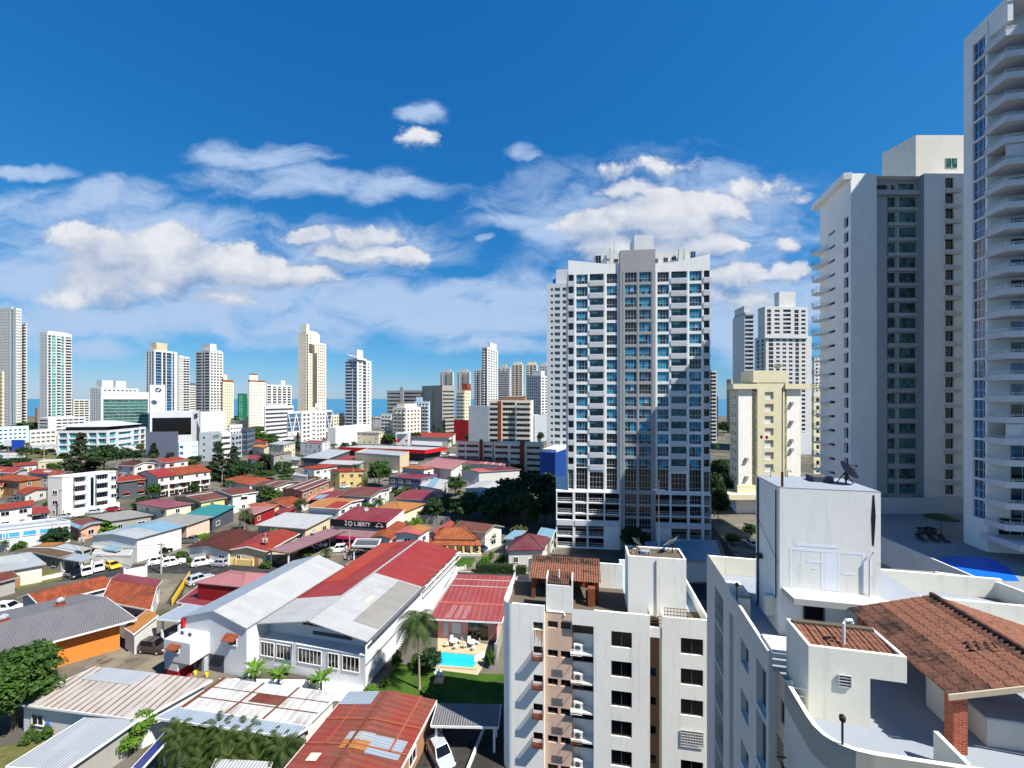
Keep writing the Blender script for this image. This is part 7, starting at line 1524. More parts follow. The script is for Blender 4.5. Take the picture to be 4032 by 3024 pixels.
for k in range(5):
 a, c = L * (k + .08) / 5, L * (k + .92) / 5
 mb = MB(fr); mb.box(a, c, -1.3, -.02, 4.6, 4.75); mb.box(a, c, -1.3, -1.2, 4.76, 5.6); mb.build('balcony', ['white'], rw_)
 mb = MB(fr); mb.box(a, c, -.06, -.012, .02, 2.2); mb.build('garage_opening', ['black'], rw_)
 mb = MB(fr); mb.box(a + .4, a + 1.4, -.08, -.02, 2.7, 4.5); mb.build('door', ['tile_red'], rw_)
hs_('two storey house with a dusty rose low roof and cream walls', q3((1165, 627), (1440, 670), (1688, 628), None), 5.6, 'hip', 'AB', .8, 'dusty_rose', 'cream', 2)
hs_('two storey cream house with a brown roof crossed by a white strip', q3((1495, 568), (1745, 614), (1978, 575), None), 5.6, 'gable', 'BC', .9, 'brown_sheet', 'yellow_wall', 2, patches=[(.46, .54, 0, 1, 'white_sheet')])
hs_('white two storey house with a brown red roof right of the white striped one', q3((1790, 521), (2020, 558), (2250, 524), None), 5.6, 'gable', 'BC', .9, 'brown_sheet', 'white', 2, awn='offwhite')
hs_('house with a bright teal sheet roof', q3((1600, 728), (1850, 754), (2052, 668), None), 3.7, 'shed', 'AB', .6, 'teal_sheet', 'dark_grey')
hs_('peach house with a beige weathered roof left of the teal roof', q3((1280, 792), (1620, 820), (1852, 756), None), 3.7, 'shed', 'AB', .5, 'grey_sheet', 'peach')
hs_('long white house whose roof is half grey and half sky blue', q3((770, 912), (1190, 938), (1612, 822), None), 5.2, 'gable', 'BC', .8, 'galv', 'white', 1, zb=0, patches=[(0, 1, .48, 1, 'sky_sheet')])
hs_('low beige concrete roofed house behind the bright bushes', q3((762, 736), (960, 784), (1342, 734), None), 3.2, 'shed', 'AB', .2, 'grey_sheet', 'concrete')
hs_('salmon house with a rusty orange roof edged in pale blue', q3((575, 805), (695, 852), (894, 792), None), 3.1, 'gable', 'AB', .5, 'rust_sheet', 'salmon', patches=[(0, 1, 0, .18, 'sky_sheet'), (.84, 1, 0, 1, 'sky_sheet')])
bw, ptb, hgb, db = hs_('long white hall with a strip of sky blue windows', q3((-70, 872), (616, 792), (500, 764), None), 4.8, 'flat', 'AB', 0, 'roof_grey_paint', 'white_clean', 1, name='workshop_hall', cat='hall', win=False, inset=.05)
fr, L = along_frame(ptb, (0, 0), (1, 0))
for k in range(9): inst('window', pane_mesh(2.4, 1.25, 'glass_sky', 'white_paint', 1, (1.0,), .12), bw, fr(L - 2.6 - (9 - k) * 2.75, -.04, 2.9), fr.yaw)
inst('window', pane_mesh(1.6, 1.25, 'glass_sky', 'white_paint', 1, (1.0,), .12), bw, fr(L * .08, -.04, 2.9), fr.yaw)
hs_('jumble of low rusty and white sheet roofs in front of the blue windowed hall', q3((92, 1055), (520, 1102), (818, 1010), None), 3.0, 'gable', 'BC', .5, 'brown_olive', 'concrete', patches=[(0, 1, .42, .52, 'white_sheet'), (.5, 1, .55, .9, 'galv'), (0, .4, .6, 1, 'orange_sheet')])
hs_('white and grey roofed house at the left picture edge by the grass plot', q3((-90, 1240), (402, 1156), (260, 1082), None), 3.4, 'shed', 'AB', .7, 'galv', 'offwhite', patches=[(.3, .8, .4, .9, 'white_sheet')])
hs_('low rusty roof at the left edge below the white and grey one', q3((-120, 1345), (170, 1268), (90, 1225), None), 2.8, 'shed', 'AB', .3, 'rust_sheet', 'concrete', win=False)
hs_('low white front roof with a sky blue sheet below the grey and blue roof', q3((770, 1008), (1010, 1044), (1186, 985), None), 2.9, 'shed', 'AB', .3, 'white_sheet', 'black_board', win=False, patches=[(.45, 1, 0, .9, 'sky_sheet')])
hs_('pale grey sheet carport by the parked cars', q3((520, 1108), (700, 1136), (832, 1092), None), 2.6, 'shed', 'AB', .2, 'galv_blue', open_=True, name='carport', cat='carport')
hs_('white walled low yard roof between the carport and the road', q3((800, 1085), (1140, 1090), (1160, 1048), None), 2.4, 'flat', 'AB', 0, 'white_sheet', 'white', win=False, inset=.05)
hs_('white house under a broad dark brown tiled roof', q3((1620, 1012), (1990, 1047), (2268, 895), None), 3.2, 'gable', 'BC', 1.0, 'tile_dark', 'white')
hs_('beige house with a bright red roof beside the broad brown one', [Z3(1982, 1034), Z4(110, 1048), Z4(400, 890), None], 3.2, 'gable', 'BC', .9, 'tile_red', 'beige', gm='glass_dark', patches=[(0, .5, 0, 1, 'red_sheet')])
hs_('long mauve roofed car shelter with white edges', q4((120, 1052), (300, 1080), (800, 868), None), 3.2, 'shedr', 'BC' if False else 'AB', .4, 'mauve_sheet', open_=True, name='carport', cat='carport', posts='white_paint')
hs_('beige house under a wide flat white sheet roof', q4((10, 817), (450, 850), (684, 745), None), 3.6, 'shed', 'AB', .4, 'white_sheet', 'beige')
# black fronted shop with the sign
sp2, pts_, hgs, ds = hs_('shop with a crimson roof and a long black sign board', q4((682, 780), (1152, 812), (1312, 718), None), 4.6, 'shed', 'AB', 1.2, 'crimson_sheet', 'white', 1, name='shop', cat='shop', win=False, inset=.1)
fr, L = along_frame(pts_, (0, 0), (1, 0))
sg = thing('shop_sign', 'long black shop sign board with white lettering', 'sign', tuple(fr(L / 2, -.5, 4.2)))
mb = MB(fr); mb.box(-.2, L + .2, -.5, -.2, 3.6, 5.3); mb.build('board', ['black_board'], sg)
k_ = L / 13.0
def text(s, fr, u, v, z, size, mat, parent, name='lettering', sx=1.0):
 cu = bpy.data.curves.new(name, 'FONT'); cu.body = s; cu.size = size; cu.extrude = .02; cu.materials.append(MATS[mat])
 tmp = bpy.data.objects.new(name, cu); sc.collection.objects.link(tmp); bpy.context.view_layer.update(); me = bpy.data.meshes.new_from_object(tmp.evaluated_get(bpy.context.evaluated_depsgraph_get())); bpy.data.objects.remove(tmp)
 o = bpy.data.objects.new(name, me); sc.collection.objects.link(o); o.parent = parent; o.scale = (sx, 1, 1); o.location = fr(u, v, z) - Vector(OFF[parent.name]); o.rotation_euler = (R(90), 0, fr.yaw); return o
text('L BERTY', fr, L * .435, -.53, 4.05, 1.25 * k_, 'white_paint', sg, sx=.84); text('2', fr, L * .255, -.53, 4.0, 1.5 * k_, 'white_paint', sg, sx=.8)
mb = MB(fr); disc(mb, fr, L * .362, -.53, 4.5, .40 * k_, .54 * k_); disc(mb, fr, L * .362, -.53, 4.5, .22 * k_, .27 * k_); mb.build('ring_emblem', ['white_paint'], sg)
mb = MB(fr); cxu = L * .895
disc(mb, fr, cxu, -.53, 4.3, .62 * k_, .72 * k_, .15, math.pi - .15, 16); disc(mb, fr, cxu - .55 * k_, -.53, 4.22, .14 * k_, .22 * k_); disc(mb, fr, cxu + .55 * k_, -.53, 4.22, .14 * k_, .22 * k_)
mb.box(cxu - 1.1 * k_, cxu + 1.1 * k_, -.54, -.525, 4.2, 4.28); mb.build('car_emblem', ['white_paint'], sg)
wb_ = thing('shop_canopy', 'grey shop canopy with a magenta banner under the black sign', 'canopy', tuple(fr(L * .6, -3, 0)))
mb = MB(fr); mb.box(L * .18, L * .92, -5.2, -.6, 2.9, 3.05); mb.build('roof', ['mauve_sheet'], wb_); mb = MB(fr); mb.box(L * .17, L * .93, -5.3, -5.21, 2.3, 2.95); mb.build('banner', ['magenta'], wb_)
mb = MB(fr); mb.box(L * .56, L * .8, -3.2, -.52, 0, 2.4); mb.build('white_kiosk', ['white_clean'], wb_); mb = MB(fr); mb.box(L * .2, L * .55, -3, -.52, 0, 2.88); mb.build('dark_bay', ['black_board'], wb_)
for a in (.19, .55, .91): mb = MB(fr); mb.box(L * a, L * a + .12, -5.15, -5.03, 0, 2.9); mb.build('post', ['white_paint'], wb_)
hs_('house with a plain ochre orange roof behind the shop sign', q4((1000, 684), (1290, 714), (1494, 630), None), 4.6, 'hip', 'AB', .5, 'orange_sheet', 'cream')
hs_('white two storey house with an ochre roof and a red right corner', q4((450, 657), (742, 674), (958, 592), None), 5.6, 'gable', 'AB', .7, 'orange_sheet', 'white', 2, patches=[(.55, 1, 0, .45, 'tile_red')])
hs_('house with a crimson rear roof and a brown front slope', q4((750, 553), (1012, 574), (1192, 496), None), 5.6, 'gable', 'AB', .8, 'crimson_sheet', 'white', 2, patches=[(0, 1, 0, .48, 'brown_sheet')])
hs_('house with a wide crimson roof left of the dark shaded trees', q4((1225, 583), (1542, 600), (1678, 520), None), 4.8, 'gable', 'AB', .7, 'crimson_sheet', 'offwhite')
lb, ptl, hgl, dl = hs_('long brown roofed row with white bands and pink balcony railings', q4((235, 498), (420, 524), (667, 428), None), 6.2, 'gable', 'BC', .5, 'brown_sheet', 'brown_wall', 2, name='row_house', patches=[(.2, .28, 0, 1, 'white_sheet'), (.6, .66, 0, 1, 'white_sheet'), (.95, 1, 0, 1, 'white_sheet')])
fr, L = along_frame(ptl, (1, 0), (1, 1)); mb = MB(fr); mb.box(0, L, -1.2, -1.1, 3.0, 3.9); mb.box(0, L, -1.2, .3, 2.85, 2.99); mb.build('balcony_rail', ['pink_wall'], lb)
hs_('low house with a rusty red tile roof in front of the long brown row', q4((90, 624), (290, 664), (506, 576), None), 3.3, 'gable', 'BC', 1.0, 'tile_rust', 'white')
hs_('low house with a pink roof beside the teal roofed one', q4((-100, 682), (0, 724), (192, 662), None), 3.1, 'shed', 'AB', .4, 'pink_sheet', 'red_wall')
hs_('narrow ochre tile roof between the pink and the rusty roofs', q4((-60, 642), (180, 657), (292, 636), None), 3.4, 'gable', 'AB', .4, 'tile_orange', 'salmon', win=False)
hs_('small crimson lean-to under the rusty red house', q4((165, 714), (268, 732), (372, 668), None), 2.9, 'shed', 'AB', .3, 'crimson_sheet', 'red_wall', win=False)
hs_('white two storey house with a weathered brown roof left of the long brown row', q4((-40, 470), (180, 482), (418, 432), None), 5.4, 'gable', 'AB', .7, 'brown_sheet', 'white', 2, patches=[(.5, .55, 0, 1, 'white_sheet')])
hs_('low red roofs with a pale blue sheet behind the ochre house', q4((480, 590), (690, 588), (852, 520), None), 3.2, 'gable', 'AB', .5, 'crimson_sheet', 'red_wall', patches=[(.1, .5, .05, .4, 'sky_sheet')], win=False)
hs_('yellow villa with red tiled roofs behind a yellow fence', q4((648, 338), (742, 348), (980, 345), None), 6.4, 'hip', 'AB', 1.0, 'tile_red', 'yellow_wall', 2)
a, c = G(*Z4(555, 472)), G(*Z4(990, 470)); fr, L = frame2((a.x, a.y), (c.x, c.y)); fe = thing('garden_wall', 'pale yellow scalloped garden wall before the yellow villa', 'wall', tuple(fr(L / 2, 0, 0)))
mb = MB(fr)
for k in range(10):
 x0, x1 = L * k / 10, L * (k + 1) / 10; mb.box(x0, x0 + .4, -.05, .25, 0, 3.0);
 for j in range(4): xa, xb = x0 + .4 + (x1 - x0 - .4) * j / 4, x0 + .4 + (x1 - x0 - .4) * (j + 1) / 4; mb.box(xa, xb, 0, .2, 0, 2.4 + (.3 if j in (0, 3) else .05))
mb.build('panel', ['yellow_wall'], fe)
hs_('white house with a brown red hipped roof left of the yellow villa', q4((418, 314), (520, 330), (737, 300), None), 6.0, 'hip', 'AB', .9, 'tile_red', 'white', 2)
hs_('flat bright red roof in front of the big beige shed', q4((708, 244), (940, 252), (1030, 226), None), 4.4, 'shed', 'AB', .6, 'red_sheet', 'concrete', win=False)
hs_('big windowless beige warehouse with a flat roof', q4((878, 186), (1270, 216), (1352, 180), None), 8.0, 'flat', 'AB', 0, 'roof_grey_paint', 'warehouse_beige' if False else 'beige', 1, name='warehouse', cat='warehouse', win=False, inset=.05)
hs_('long flat white roofs below the flat red roof', q4((560, 280), (900, 293), (965, 262), None), 4.0, 'shed', 'AB', .3, 'white_sheet', 'concrete', win=False)
hs_('white three storey office house with a blue sign band', q4((403, 95), (592, 104), (662, 86), None), 9.2, 'flat', 'AB', 0, 'tile_red', 'white_clean', 3, name='office_house', cat='office', sp=3, inset=.05, door=False)
hs_('cream three storey house with a flat grey roof left of the tall cypress', q4((122, 108), (262, 116), (366, 94), None), 8.6, 'shed', 'AB', .4, 'galv', 'cream', 3, door=False)
hs_('bare grey concrete house with a slanted flat roof', q4((140, 208), (170, 218), (336, 178), None), 8.0, 'shedr', 'AB', .6, 'roof_concrete', 'concrete', 3, door=False)
hs_('small house with a cream flat roof near the cypress', q4((-20, 130), (90, 140), (150, 120), None), 5, 'gable', 'AB', .5, 'orange_sheet', 'cream')
hs_('grey blue sheet roof right of the bare concrete house', q4((318, 246), (392, 250), (420, 222), None), 4, 'shed', 'AB', .3, 'galv_blue', 'concrete', win=False)
hs_('long grey roofs behind the brown red hipped house', q4((420, 226), (640, 236), (840, 168), None), 5.2, 'shed', 'AB', .4, 'galv', 'dark_grey', win=False)
# supermarket with red fascia
sm, ptm, hgm, dm = hs_('wide white supermarket roof edged by a red fascia', q4((740, 140), (1490, 168), (1672, 140), None), 6.0, 'flat', 'AB', 0, 'white_sheet', 'dark_grey', 1, name='supermarket', cat='supermarket', win=False, inset=2.2)
for (s0, t0), (s1, t1) in (((0, 0), (1, 0)), ((1, 0), (1, 1))):
 p, q = ptm(s0, t0, 0), ptm(s1, t1, 0); fr, L = frame2((p.x, p.y), (q.x, q.y)); mb = MB(fr); mb.box(0, L, -.3, -.02, 4.4, 6.6); mb.build('red_fascia', ['red_paint'], sm)
p = G(*Z4(1290, 170));
sg2 = thing('sign_tower', 'white trapezoid sign block with a dark inverted triangle', 'sign', tuple(P(*Z4(1290, 80), 262)))
b0, b1 = P(*Z4(1232, 60), 262), P(*Z4(1350, 60), 262); fr, L = frame2((b0.x, b0.y), (b1.x, b1.y)); zt_, zm_ = P(*Z4(1290, 12), 262).z, P(*Z4(1290, 108), 262).z
mb = MB(fr); mb.hexa([(L * .12, 0, zm_ - 4), (L * .88, 0, zm_ - 4), (L * .88, 5, zm_ - 4), (L * .12, 5, zm_ - 4)], [(0, 0, zt_), (L, 0, zt_), (L, 5, zt_), (0, 5, zt_)]); mb.build('block', ['white_clean'], sg2)
mb = MB(fr); mb.poly([(L * .08, -.25, zt_ - .5), (L * .5, -1.3, zm_ + 4.5), (L * .92, -.25, zt_ - .5)][::1]); mb.build('triangle', ['dark_grey'], sg2)
for a in (.25, .84): mb = MB(fr); disc(mb, fr, L * a, -1.35, zm_ + 2.4, .02, 1.3 if a < .5 else .8); mb.build('oval_mark', ['red_paint'], sg2)
hs_('low white factory roofs right of the supermarket sign', q4((1370, 112), (1640, 128), (1640, 92), None), 5.5, 'gable', 'AB', 1.2, 'white_sheet', 'white', win=False)
hs_('long white wall hall with a red roof line behind the supermarket', q4((1290, 40), (1700, 52), (1760, 20), None), 7.5, 'shed', 'AB', .5, 'tile_red', 'offwhite', win=False)
# halls at the right, partly in the tower's shadow
hs_('white hall with a broad pale pink roof', q4((1440, 302), (1720, 332), (1850, 258), None), 6.0, 'shed', 'AB', .4, 'pink_sheet', 'white', name='warehouse', cat='warehouse', sp=6)
hs_('hall with a rose and red roof partly in shadow behind the pink roof', q4((1590, 262), (1980, 286), (2060, 236), None), 6.0, 'gable', 'AB', .6, 'dusty_rose', 'white', name='warehouse', cat='warehouse', win=False)
hs_('hall with bright red striped roof right of the rose one', q4((1960, 280), (2180, 298), (2230, 240), None), 6.2, 'gable', 'AB', .6, 'salmon_sheet', 'white', name='warehouse', cat='warehouse', win=False, patches=[(.2, .26, 0, .5, 'white_sheet'), (.5, .56, 0, .5, 'white_sheet'), (.8, .86, 0, .5, 'white_sheet')])
hs_('white office hall with an orange red gable end and dark ribbed roof', q4((1790, 338), (1960, 352), (2330, 330), None), 6.4, 'gable', 'BC', .8, 'maroon_sheet', 'white', name='warehouse', cat='warehouse', patches=[(0, 1, 0, .3, 'salmon_sheet')], sp=4, door=False)
hs_('wide white sheet roofed hall at the edge of the big shadow', q4((1832, 492), (2080, 542), (2230, 470), None), 5.0, 'gable', 'BC', .8, 'white_sheet', 'offwhite', name='warehouse', cat='warehouse', win=False)
hs_('long white hall roof behind the wide white sheet roof', q4((2080, 470), (2330, 500), (2420, 420), None), 5.4, 'gable', 'AB', .6, 'white_sheet', 'white', name='warehouse', cat='warehouse', win=False)
hs_('low white and pale blue roofs beside the loose tree', q4((1442, 472), (1642, 507), (1694, 430), None), 4.0, 'shed', 'AB', .3, 'white_sheet', 'white', patches=[(.3, .6, 0, 1, 'sky_sheet')])
hs_('slate grey modern house with a flat roof and dark front', q4((1172, 400), (1452, 424), (1600, 385), None), 5.2, 'flat', 'AB', 0, 'crimson_sheet', 'slate', 2, inset=.1)
hs_('white two storey house with an orange brown flat hipped roof', q4((1280, 314), (1482, 332), (1578, 310), None), 7.0, 'hip', 'AB', .4, 'tile_orange', 'white', 2)
hs_('low crimson roof at the foot of the white orange roofed house', q4((1360, 392), (1480, 408), (1605, 372), None), 3.6, 'shed', 'AB', .3, 'crimson_sheet', 'pink_wall')
hs_('brown orange roof behind the long red school roof', q4((1015, 927), (1190, 932), (1335, 802), None), 3.3, 'gable', 'BC', .6, 'tile_rust', 'white')
hs_('two storey white house with a salmon pink roof', q4((1210, 892), (1442, 905), (1548, 836), None), 6.2, 'gable', 'BC', .5, 'salmon_sheet', 'white', 2, patches=[(.4, 1, .45, 1, 'orange_sheet')])
hs_('lower salmon roofed wing with orange awnings', q4((1180, 947), (1396, 957), (1482, 905), None), 3.6, 'shed', 'AB', .6, 'salmon_sheet', 'white', awn='tile_orange')
hs_('white scalloped carport next to the school roof', q4((850, 1010), (1080, 1015), (1110, 950), None), 2.9, 'flat', 'AB', 0, 'dark_grey', 'white', name='carport', cat='carport', win=False, open_=True)
# hip house with orange tiles
hp_, pth, hgh, dh = hs_('low house with a steep two tiered orange clay hipped roof', qn((470, 235), (1000, 240), (965, 140), None), 3.3, 'hip', 'AB', 1.9, 'tile_orange', 'cream', 1, inset=.5, gm='glass_black')
skp = [(-.10, -.18), (1.10, -.18), (1.10, 1.1), (-.10, 1.1)]
mb = MB()
for (a, c) in zip(range(4), (1, 2, 3, 0)):
 inn_ = [(.02, .04), (.98, .04), (.98, .96), (.02, .96)]
 mb.hexa([pth(*skp[a], 2.3), pth(*skp[c], 2.3), pth(*inn_[c], 2.95), pth(*inn_[a], 2.95)], [pth(*skp[a], 2.43), pth(*skp[c], 2.43), pth(*inn_[c], 3.1), pth(*inn_[a], 3.1)])
mb.build('veranda_roof', ['tile_orange'], hp_)
for s in np.linspace(-.06, 1.06, 7): p = pth(s, -.13, 0); MB().box(p.x - .22, p.x + .22, p.y - .22, p.y + .22, .5, 2.3).build('column', ['yellow_wall'], hp_)
MB().prism([pth(-.1, -.2, 0), pth(1.1, -.2, 0), pth(1.1, .05, 0), pth(-.1, .05, 0)], 0, .5).build('plinth', ['offwhite'], hp_)
hs_('bright red roof running into the shadow left of the orange clay hips', qn((385, 182), (515, 187), (740, 40), None), 3.6, 'gable', 'BC', .8, 'red_sheet', 'white', win=False)
hs_('dark brown roofed house in the shade behind the orange clay hips', qn((690, 105), (1110, 160), (1345, 80), None), 4.4, 'gable', 'AB', 1.2, 'brown_sheet', 'offwhite')
hs_('maroon hipped house in the shade at the foot of the blue windowed tower', qn((1368, 380), (1845, 372), (1905, 215), None), 3.6, 'hip', 'AB', 2.2, 'maroon_sheet', 'offwhite', 1, sp=3)
hs_('pale blue roof behind the maroon hipped house, the left one', qn((1328, 232), (1480, 238), (1620, 150), None), 3.6, 'shed', 'AB', .4, 'sky_sheet', 'offwhite', win=False)
hs_('pale blue roof behind the maroon hipped house, touching the tower', qn((1750, 195), (1940, 215), (1990, 130), None), 3.8, 'shed', 'AB', .4, 'sky_sheet', 'offwhite', win=False)
hs_('long low hall with a blue sheet roof at the foot of the blue windowed tower', [None, Q2(1905, 1345), Q2(1835, 1188), Q2(1195, 1205)], 4.2, 'shed', 'AB', .5, 'sky_sheet', 'white', name='warehouse', cat='warehouse', win=False, patches=[(.96, 1, 0, 1, 'maroon_sheet')])
# upper left cluster beyond
hs_('white gabled house with brown red roof in front of the curved office block', q3((1010, 292), (1165, 302), (1360, 275), None), 6.0, 'gable', 'AB', 1.2, 'tile_dark', 'white', 2, awn='tile_red')
hs_('white house with an orange brown roof left of the big casuarinas', q3((1240, 262), (1440, 272), (1652, 244), None), 6.4, 'gable', 'BC', 1.2, 'tile_red', 'white', 2, awn='tile_red')
hs_('low brown hipped house right of the big casuarinas', q3((1950, 420), (2170, 470), (2360, 420), None), 4.0, 'hip', 'AB', 1.2, 'tile_rust', 'offwhite')
hs_('low pale house with a flat olive roof near the car yard', q3((330, 268), (520, 262), (560, 245), None), 3.6, 'flat', 'AB', 0, 'concrete', 'cream', 1, inset=.1)
hs_('low red roof left of the pale flat house near the car yard', q3((120, 300), (330, 285), (300, 262), None), 3.4, 'gable', 'AB', .5, 'tile_red', 'white')
hs_('red roofed low house on the far left behind the orange brown hips', q3((-60, 330), (150, 338), (220, 312), None), 4, 'gable', 'AB', .6, 'tile_red', 'white')
hs_('white long low wall hall by the car yard grass', q3((-40, 195), (150, 190), (220, 205), None), 2.8, 'flat', 'AB', 0, 'white_sheet', 'white', win=False, inset=.05, name='workshop_hall', cat='hall')
hs_('grey roofed open car yard shelter', q3((280, 142), (500, 130), (480, 112), None), 4.0, 'shed', 'AB', .4, 'galv', open_=True, name='carport', cat='carport')
hs_('red roofed low house beside the car yard shelter', q3((385, 92), (495, 92), (520, 70), None), 4.0, 'gable', 'AB', .6, 'tile_red', 'white', win=False)
hs_('red roof strip right of the dark blue glass office', q3((2150, 235), (2290, 245), (2330, 215), None), 4.4, 'gable', 'AB', .6, 'red_sheet', 'white')
hs_('cream low house with a red roof right of the casuarinas', q4((-40, 92), (110, 98), (140, 72), None), 4.2, 'gable', 'AB', .6, 'red_sheet', 'cream', win=False)
hs_('white two storey house with flat roof left of the yellow villa fence', q4((345, 385), (460, 398), (470, 375), None), 3.2, 'flat', 'AB', 0, 'roof_grey_paint', 'white', win=False, inset=.05)
hs_('dark orange hipped house left of the loose white roofs', q4((-60, 430), (60, 445), (105, 405), None), 4, 'hip', 'AB', .9, 'tile_rust', 'white')
# ================================================================ TREES, PALMS, BUSHES
TP_ = {
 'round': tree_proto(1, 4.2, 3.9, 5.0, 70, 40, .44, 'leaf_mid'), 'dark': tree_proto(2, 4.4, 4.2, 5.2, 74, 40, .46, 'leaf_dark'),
 'loose': tree_proto(3, 3.8, 3.9, 5.0, 46, 34, .40, 'leaf_mid', cr=.30), 'casuarina': tree_proto(4, 3.4, 5.6, 6.2, 110, 34, .36, 'leaf_casuarina', 'cone', cr=.28),
 'cypress': tree_proto(5, 1.5, 5.0, 5.2, 70, 34, .30, 'leaf_dark', 'cone', cr=.42), 'bright': tree_proto(6, 2.2, 1.7, 1.7, 30, 34, .32, 'leaf_bright', trunk_r=.08),
 'bush': tree_proto(7, 1.6, 1.2, 1.0, 26, 34, .24, 'leaf_mid', trunk_r=.06), 'olive': tree_proto(8, 3.0, 2.6, 2.8, 40, 34, .34, 'leaf_olive', trunk_r=.14),
 'palm': palm_proto(9, 5.6, 2.9, 24, nuts=False, w=.75), 'spread': tree_proto(10, 5.0, 3.2, 5.4, 70, 36, .46, 'leaf_dark'),
}
PH = {'round': 9.2, 'dark': 9.6, 'loose': 9.0, 'casuarina': 11.8, 'cypress': 10.2, 'bright': 3.6, 'bush': 2.3, 'olive': 5.6, 'palm': 7.4, 'spread': 8.8}
PW = {'round': 8.6, 'dark': 9.0, 'loose': 7.8, 'casuarina': 6.8, 'cypress': 3.0, 'bright': 4.4, 'bush': 3.2, 'olive': 6.0, 'palm': 5.4, 'spread': 10}
for t in TP_.values(): kids(t)
USED = set()
def plant(kind, zf, x, yb, wpx, hpx, label, cat=None, group='trees of the neighbourhood', z=0.0, s=S_, name=None):
 """crown width and total height given as they measure on the photo at the distance of the foot"""
 p = G(*zf(x, yb), z); m = p.y / F * s
 sx, sz = wpx * m / PW[kind], hpx * m / PH[kind]
 src = TP_[kind]; rz = (x * 12.9898 + yb * 78.233) % 6.283
 if kind in USED: o = dup(src, p, rz, label, group, (sx, sx, sz))
 else: USED.add(kind); o = src; o.location = p; o.rotation_euler = (0, 0, rz); o.scale = (sx, sx, sz); o['label'] = label; o['group'] = group
 c = cat or {'palm': 'palm tree', 'bush': 'bush', 'bright': 'bush'}.get(kind, 'tree')
 o['category'] = c; o.name = name or {'palm': 'palm_tree', 'bush': 'bush', 'bright': 'bush', 'casuarina': 'casuarina_tree', 'cypress': 'cypress_tree'}.get(kind, 'tree')
 return o
pl_ = plant
pl_('casuarina', Z3, 705, 348, 210, 330, 'tall ragged casuarina in front of the curved turquoise office'); pl_('spread', Z3, 905, 352, 290, 245, 'broad dark spreading tree in front of the curved turquoise office')
pl_('dark', Z3, 1165, 262, 150, 110, 'dark tree at the right foot of the curved turquoise office'); pl_('cypress', Z3, 1350, 225, 95, 130, 'bushy dark column tree before the slate grey wall'); pl_('palm', Z3, 1262, 225, 70, 80, 'small palm before the slate grey wall'); pl_('palm', Z3, 1485, 225, 80, 55, 'low palm at the right foot of the slate grey wall')
pl_('casuarina', Z3, 1900, 425, 190, 330, 'tall dark casuarina beside the long orange roofed row, left of a clump'); pl_('casuarina', Z3, 2040, 432, 190, 300, 'tall dark casuarina, middle of the clump beside the orange roofed row'); pl_('spread', Z3, 2110, 470, 240, 230, 'broad dark tree at the right of the casuarina clump')
pl_('round', Z3, 2180, 520, 160, 120, 'green tree below the casuarina clump'); pl_('round', Z3, 1330, 592, 140, 150, 'round tree at the end of the orange roofed row'); pl_('olive', Z3, 1210, 360, 140, 90, 'yellowish rounded tree between two white houses'); pl_('bush', Z3, 302, 490, 75, 55, 'round clipped bush before the orange brown hipped house')
pl_('palm', Z3, 120, 770, 110, 130, 'brownish palm before the white red tiled row house'); pl_('palm', Z3, 40, 1045, 90, 110, 'small palm at the end wall of the blue windowed hall'); pl_('bright', Z3, 950, 872, 210, 110, 'wide bright bush beside the beige concrete roof'); pl_('round', Z3, 1195, 830, 140, 110, 'leafy tree behind the sky blue roof'); pl_('loose', Z3, 1380, 760, 120, 90, 'small loose tree left of the dusty rose house')
pl_('round', Z3, 1490, 975, 130, 120, 'tree before the peach house'); pl_('bright', Z3, 1760, 945, 170, 55, 'bright hedge-like bush before the peach house arch'); pl_('bush', Z3, 1560, 1118, 160, 75, 'garden bush before the broad brown roof, left'); pl_('bush', Z3, 1690, 1118, 150, 65, 'garden bush before the broad brown roof, middle'); pl_('bush', Z3, 1800, 1108, 140, 55, 'garden bush before the broad brown roof, right')
pl_('dark', Z3, 60, 300, 260, 75, 'dark low tree mass at the left edge by the car yard'); pl_('spread', Z3, 160, 292, 190, 66, 'second dark low tree by the car yard'); pl_('bush', Z3, 690, 775, 120, 40, 'hedge bush left of the beige concrete roof'); pl_('round', Z3, 60, 830, 190, 90, 'green tree at the left edge before the row house')
pl_('loose', Z3, 2010, 470, 120, 80, 'light loose tree at the corner below the casuarinas'); pl_('round', Z3, 1690, 262, 130, 60, 'tree between the white orange roofed house and the casuarinas'); pl_('bush', Z3, 470, 735, 80, 40, 'bush by the garage of the balconied white flats')
pl_('round', Z4, 1088, 482, 225, 252, 'large dense dark green tree beside the yellow villa'); pl_('casuarina', Z4, 80, 345, 170, 150, 'dark feathery tree left of the bare concrete house'); pl_('cypress', Z4, 383, 172, 46, 165, 'tall narrow cypress left of the white three storey office'); pl_('round', Z4, 140, 612, 210, 125, 'green tree before the white brown roofed house'); pl_('palm', Z4, 410, 718, 160, 150, 'palm beside the ochre roofed white house')
pl_('loose', Z4, 1755, 560, 185, 200, 'loose light green tree before the white hall roofs'); pl_('palm', Z4, 1745, 400, 120, 90, 'palm before the white office hall'); pl_('dark', Z4, 1575, 790, 200, 240, 'tall dark tree right of the ochre roof'); pl_('palm', Z4, 1380, 780, 120, 120, 'palm at the corner of the ochre roof, left of two'); pl_('palm', Z4, 1450, 785, 110, 110, 'palm at the corner of the ochre roof, right of two')
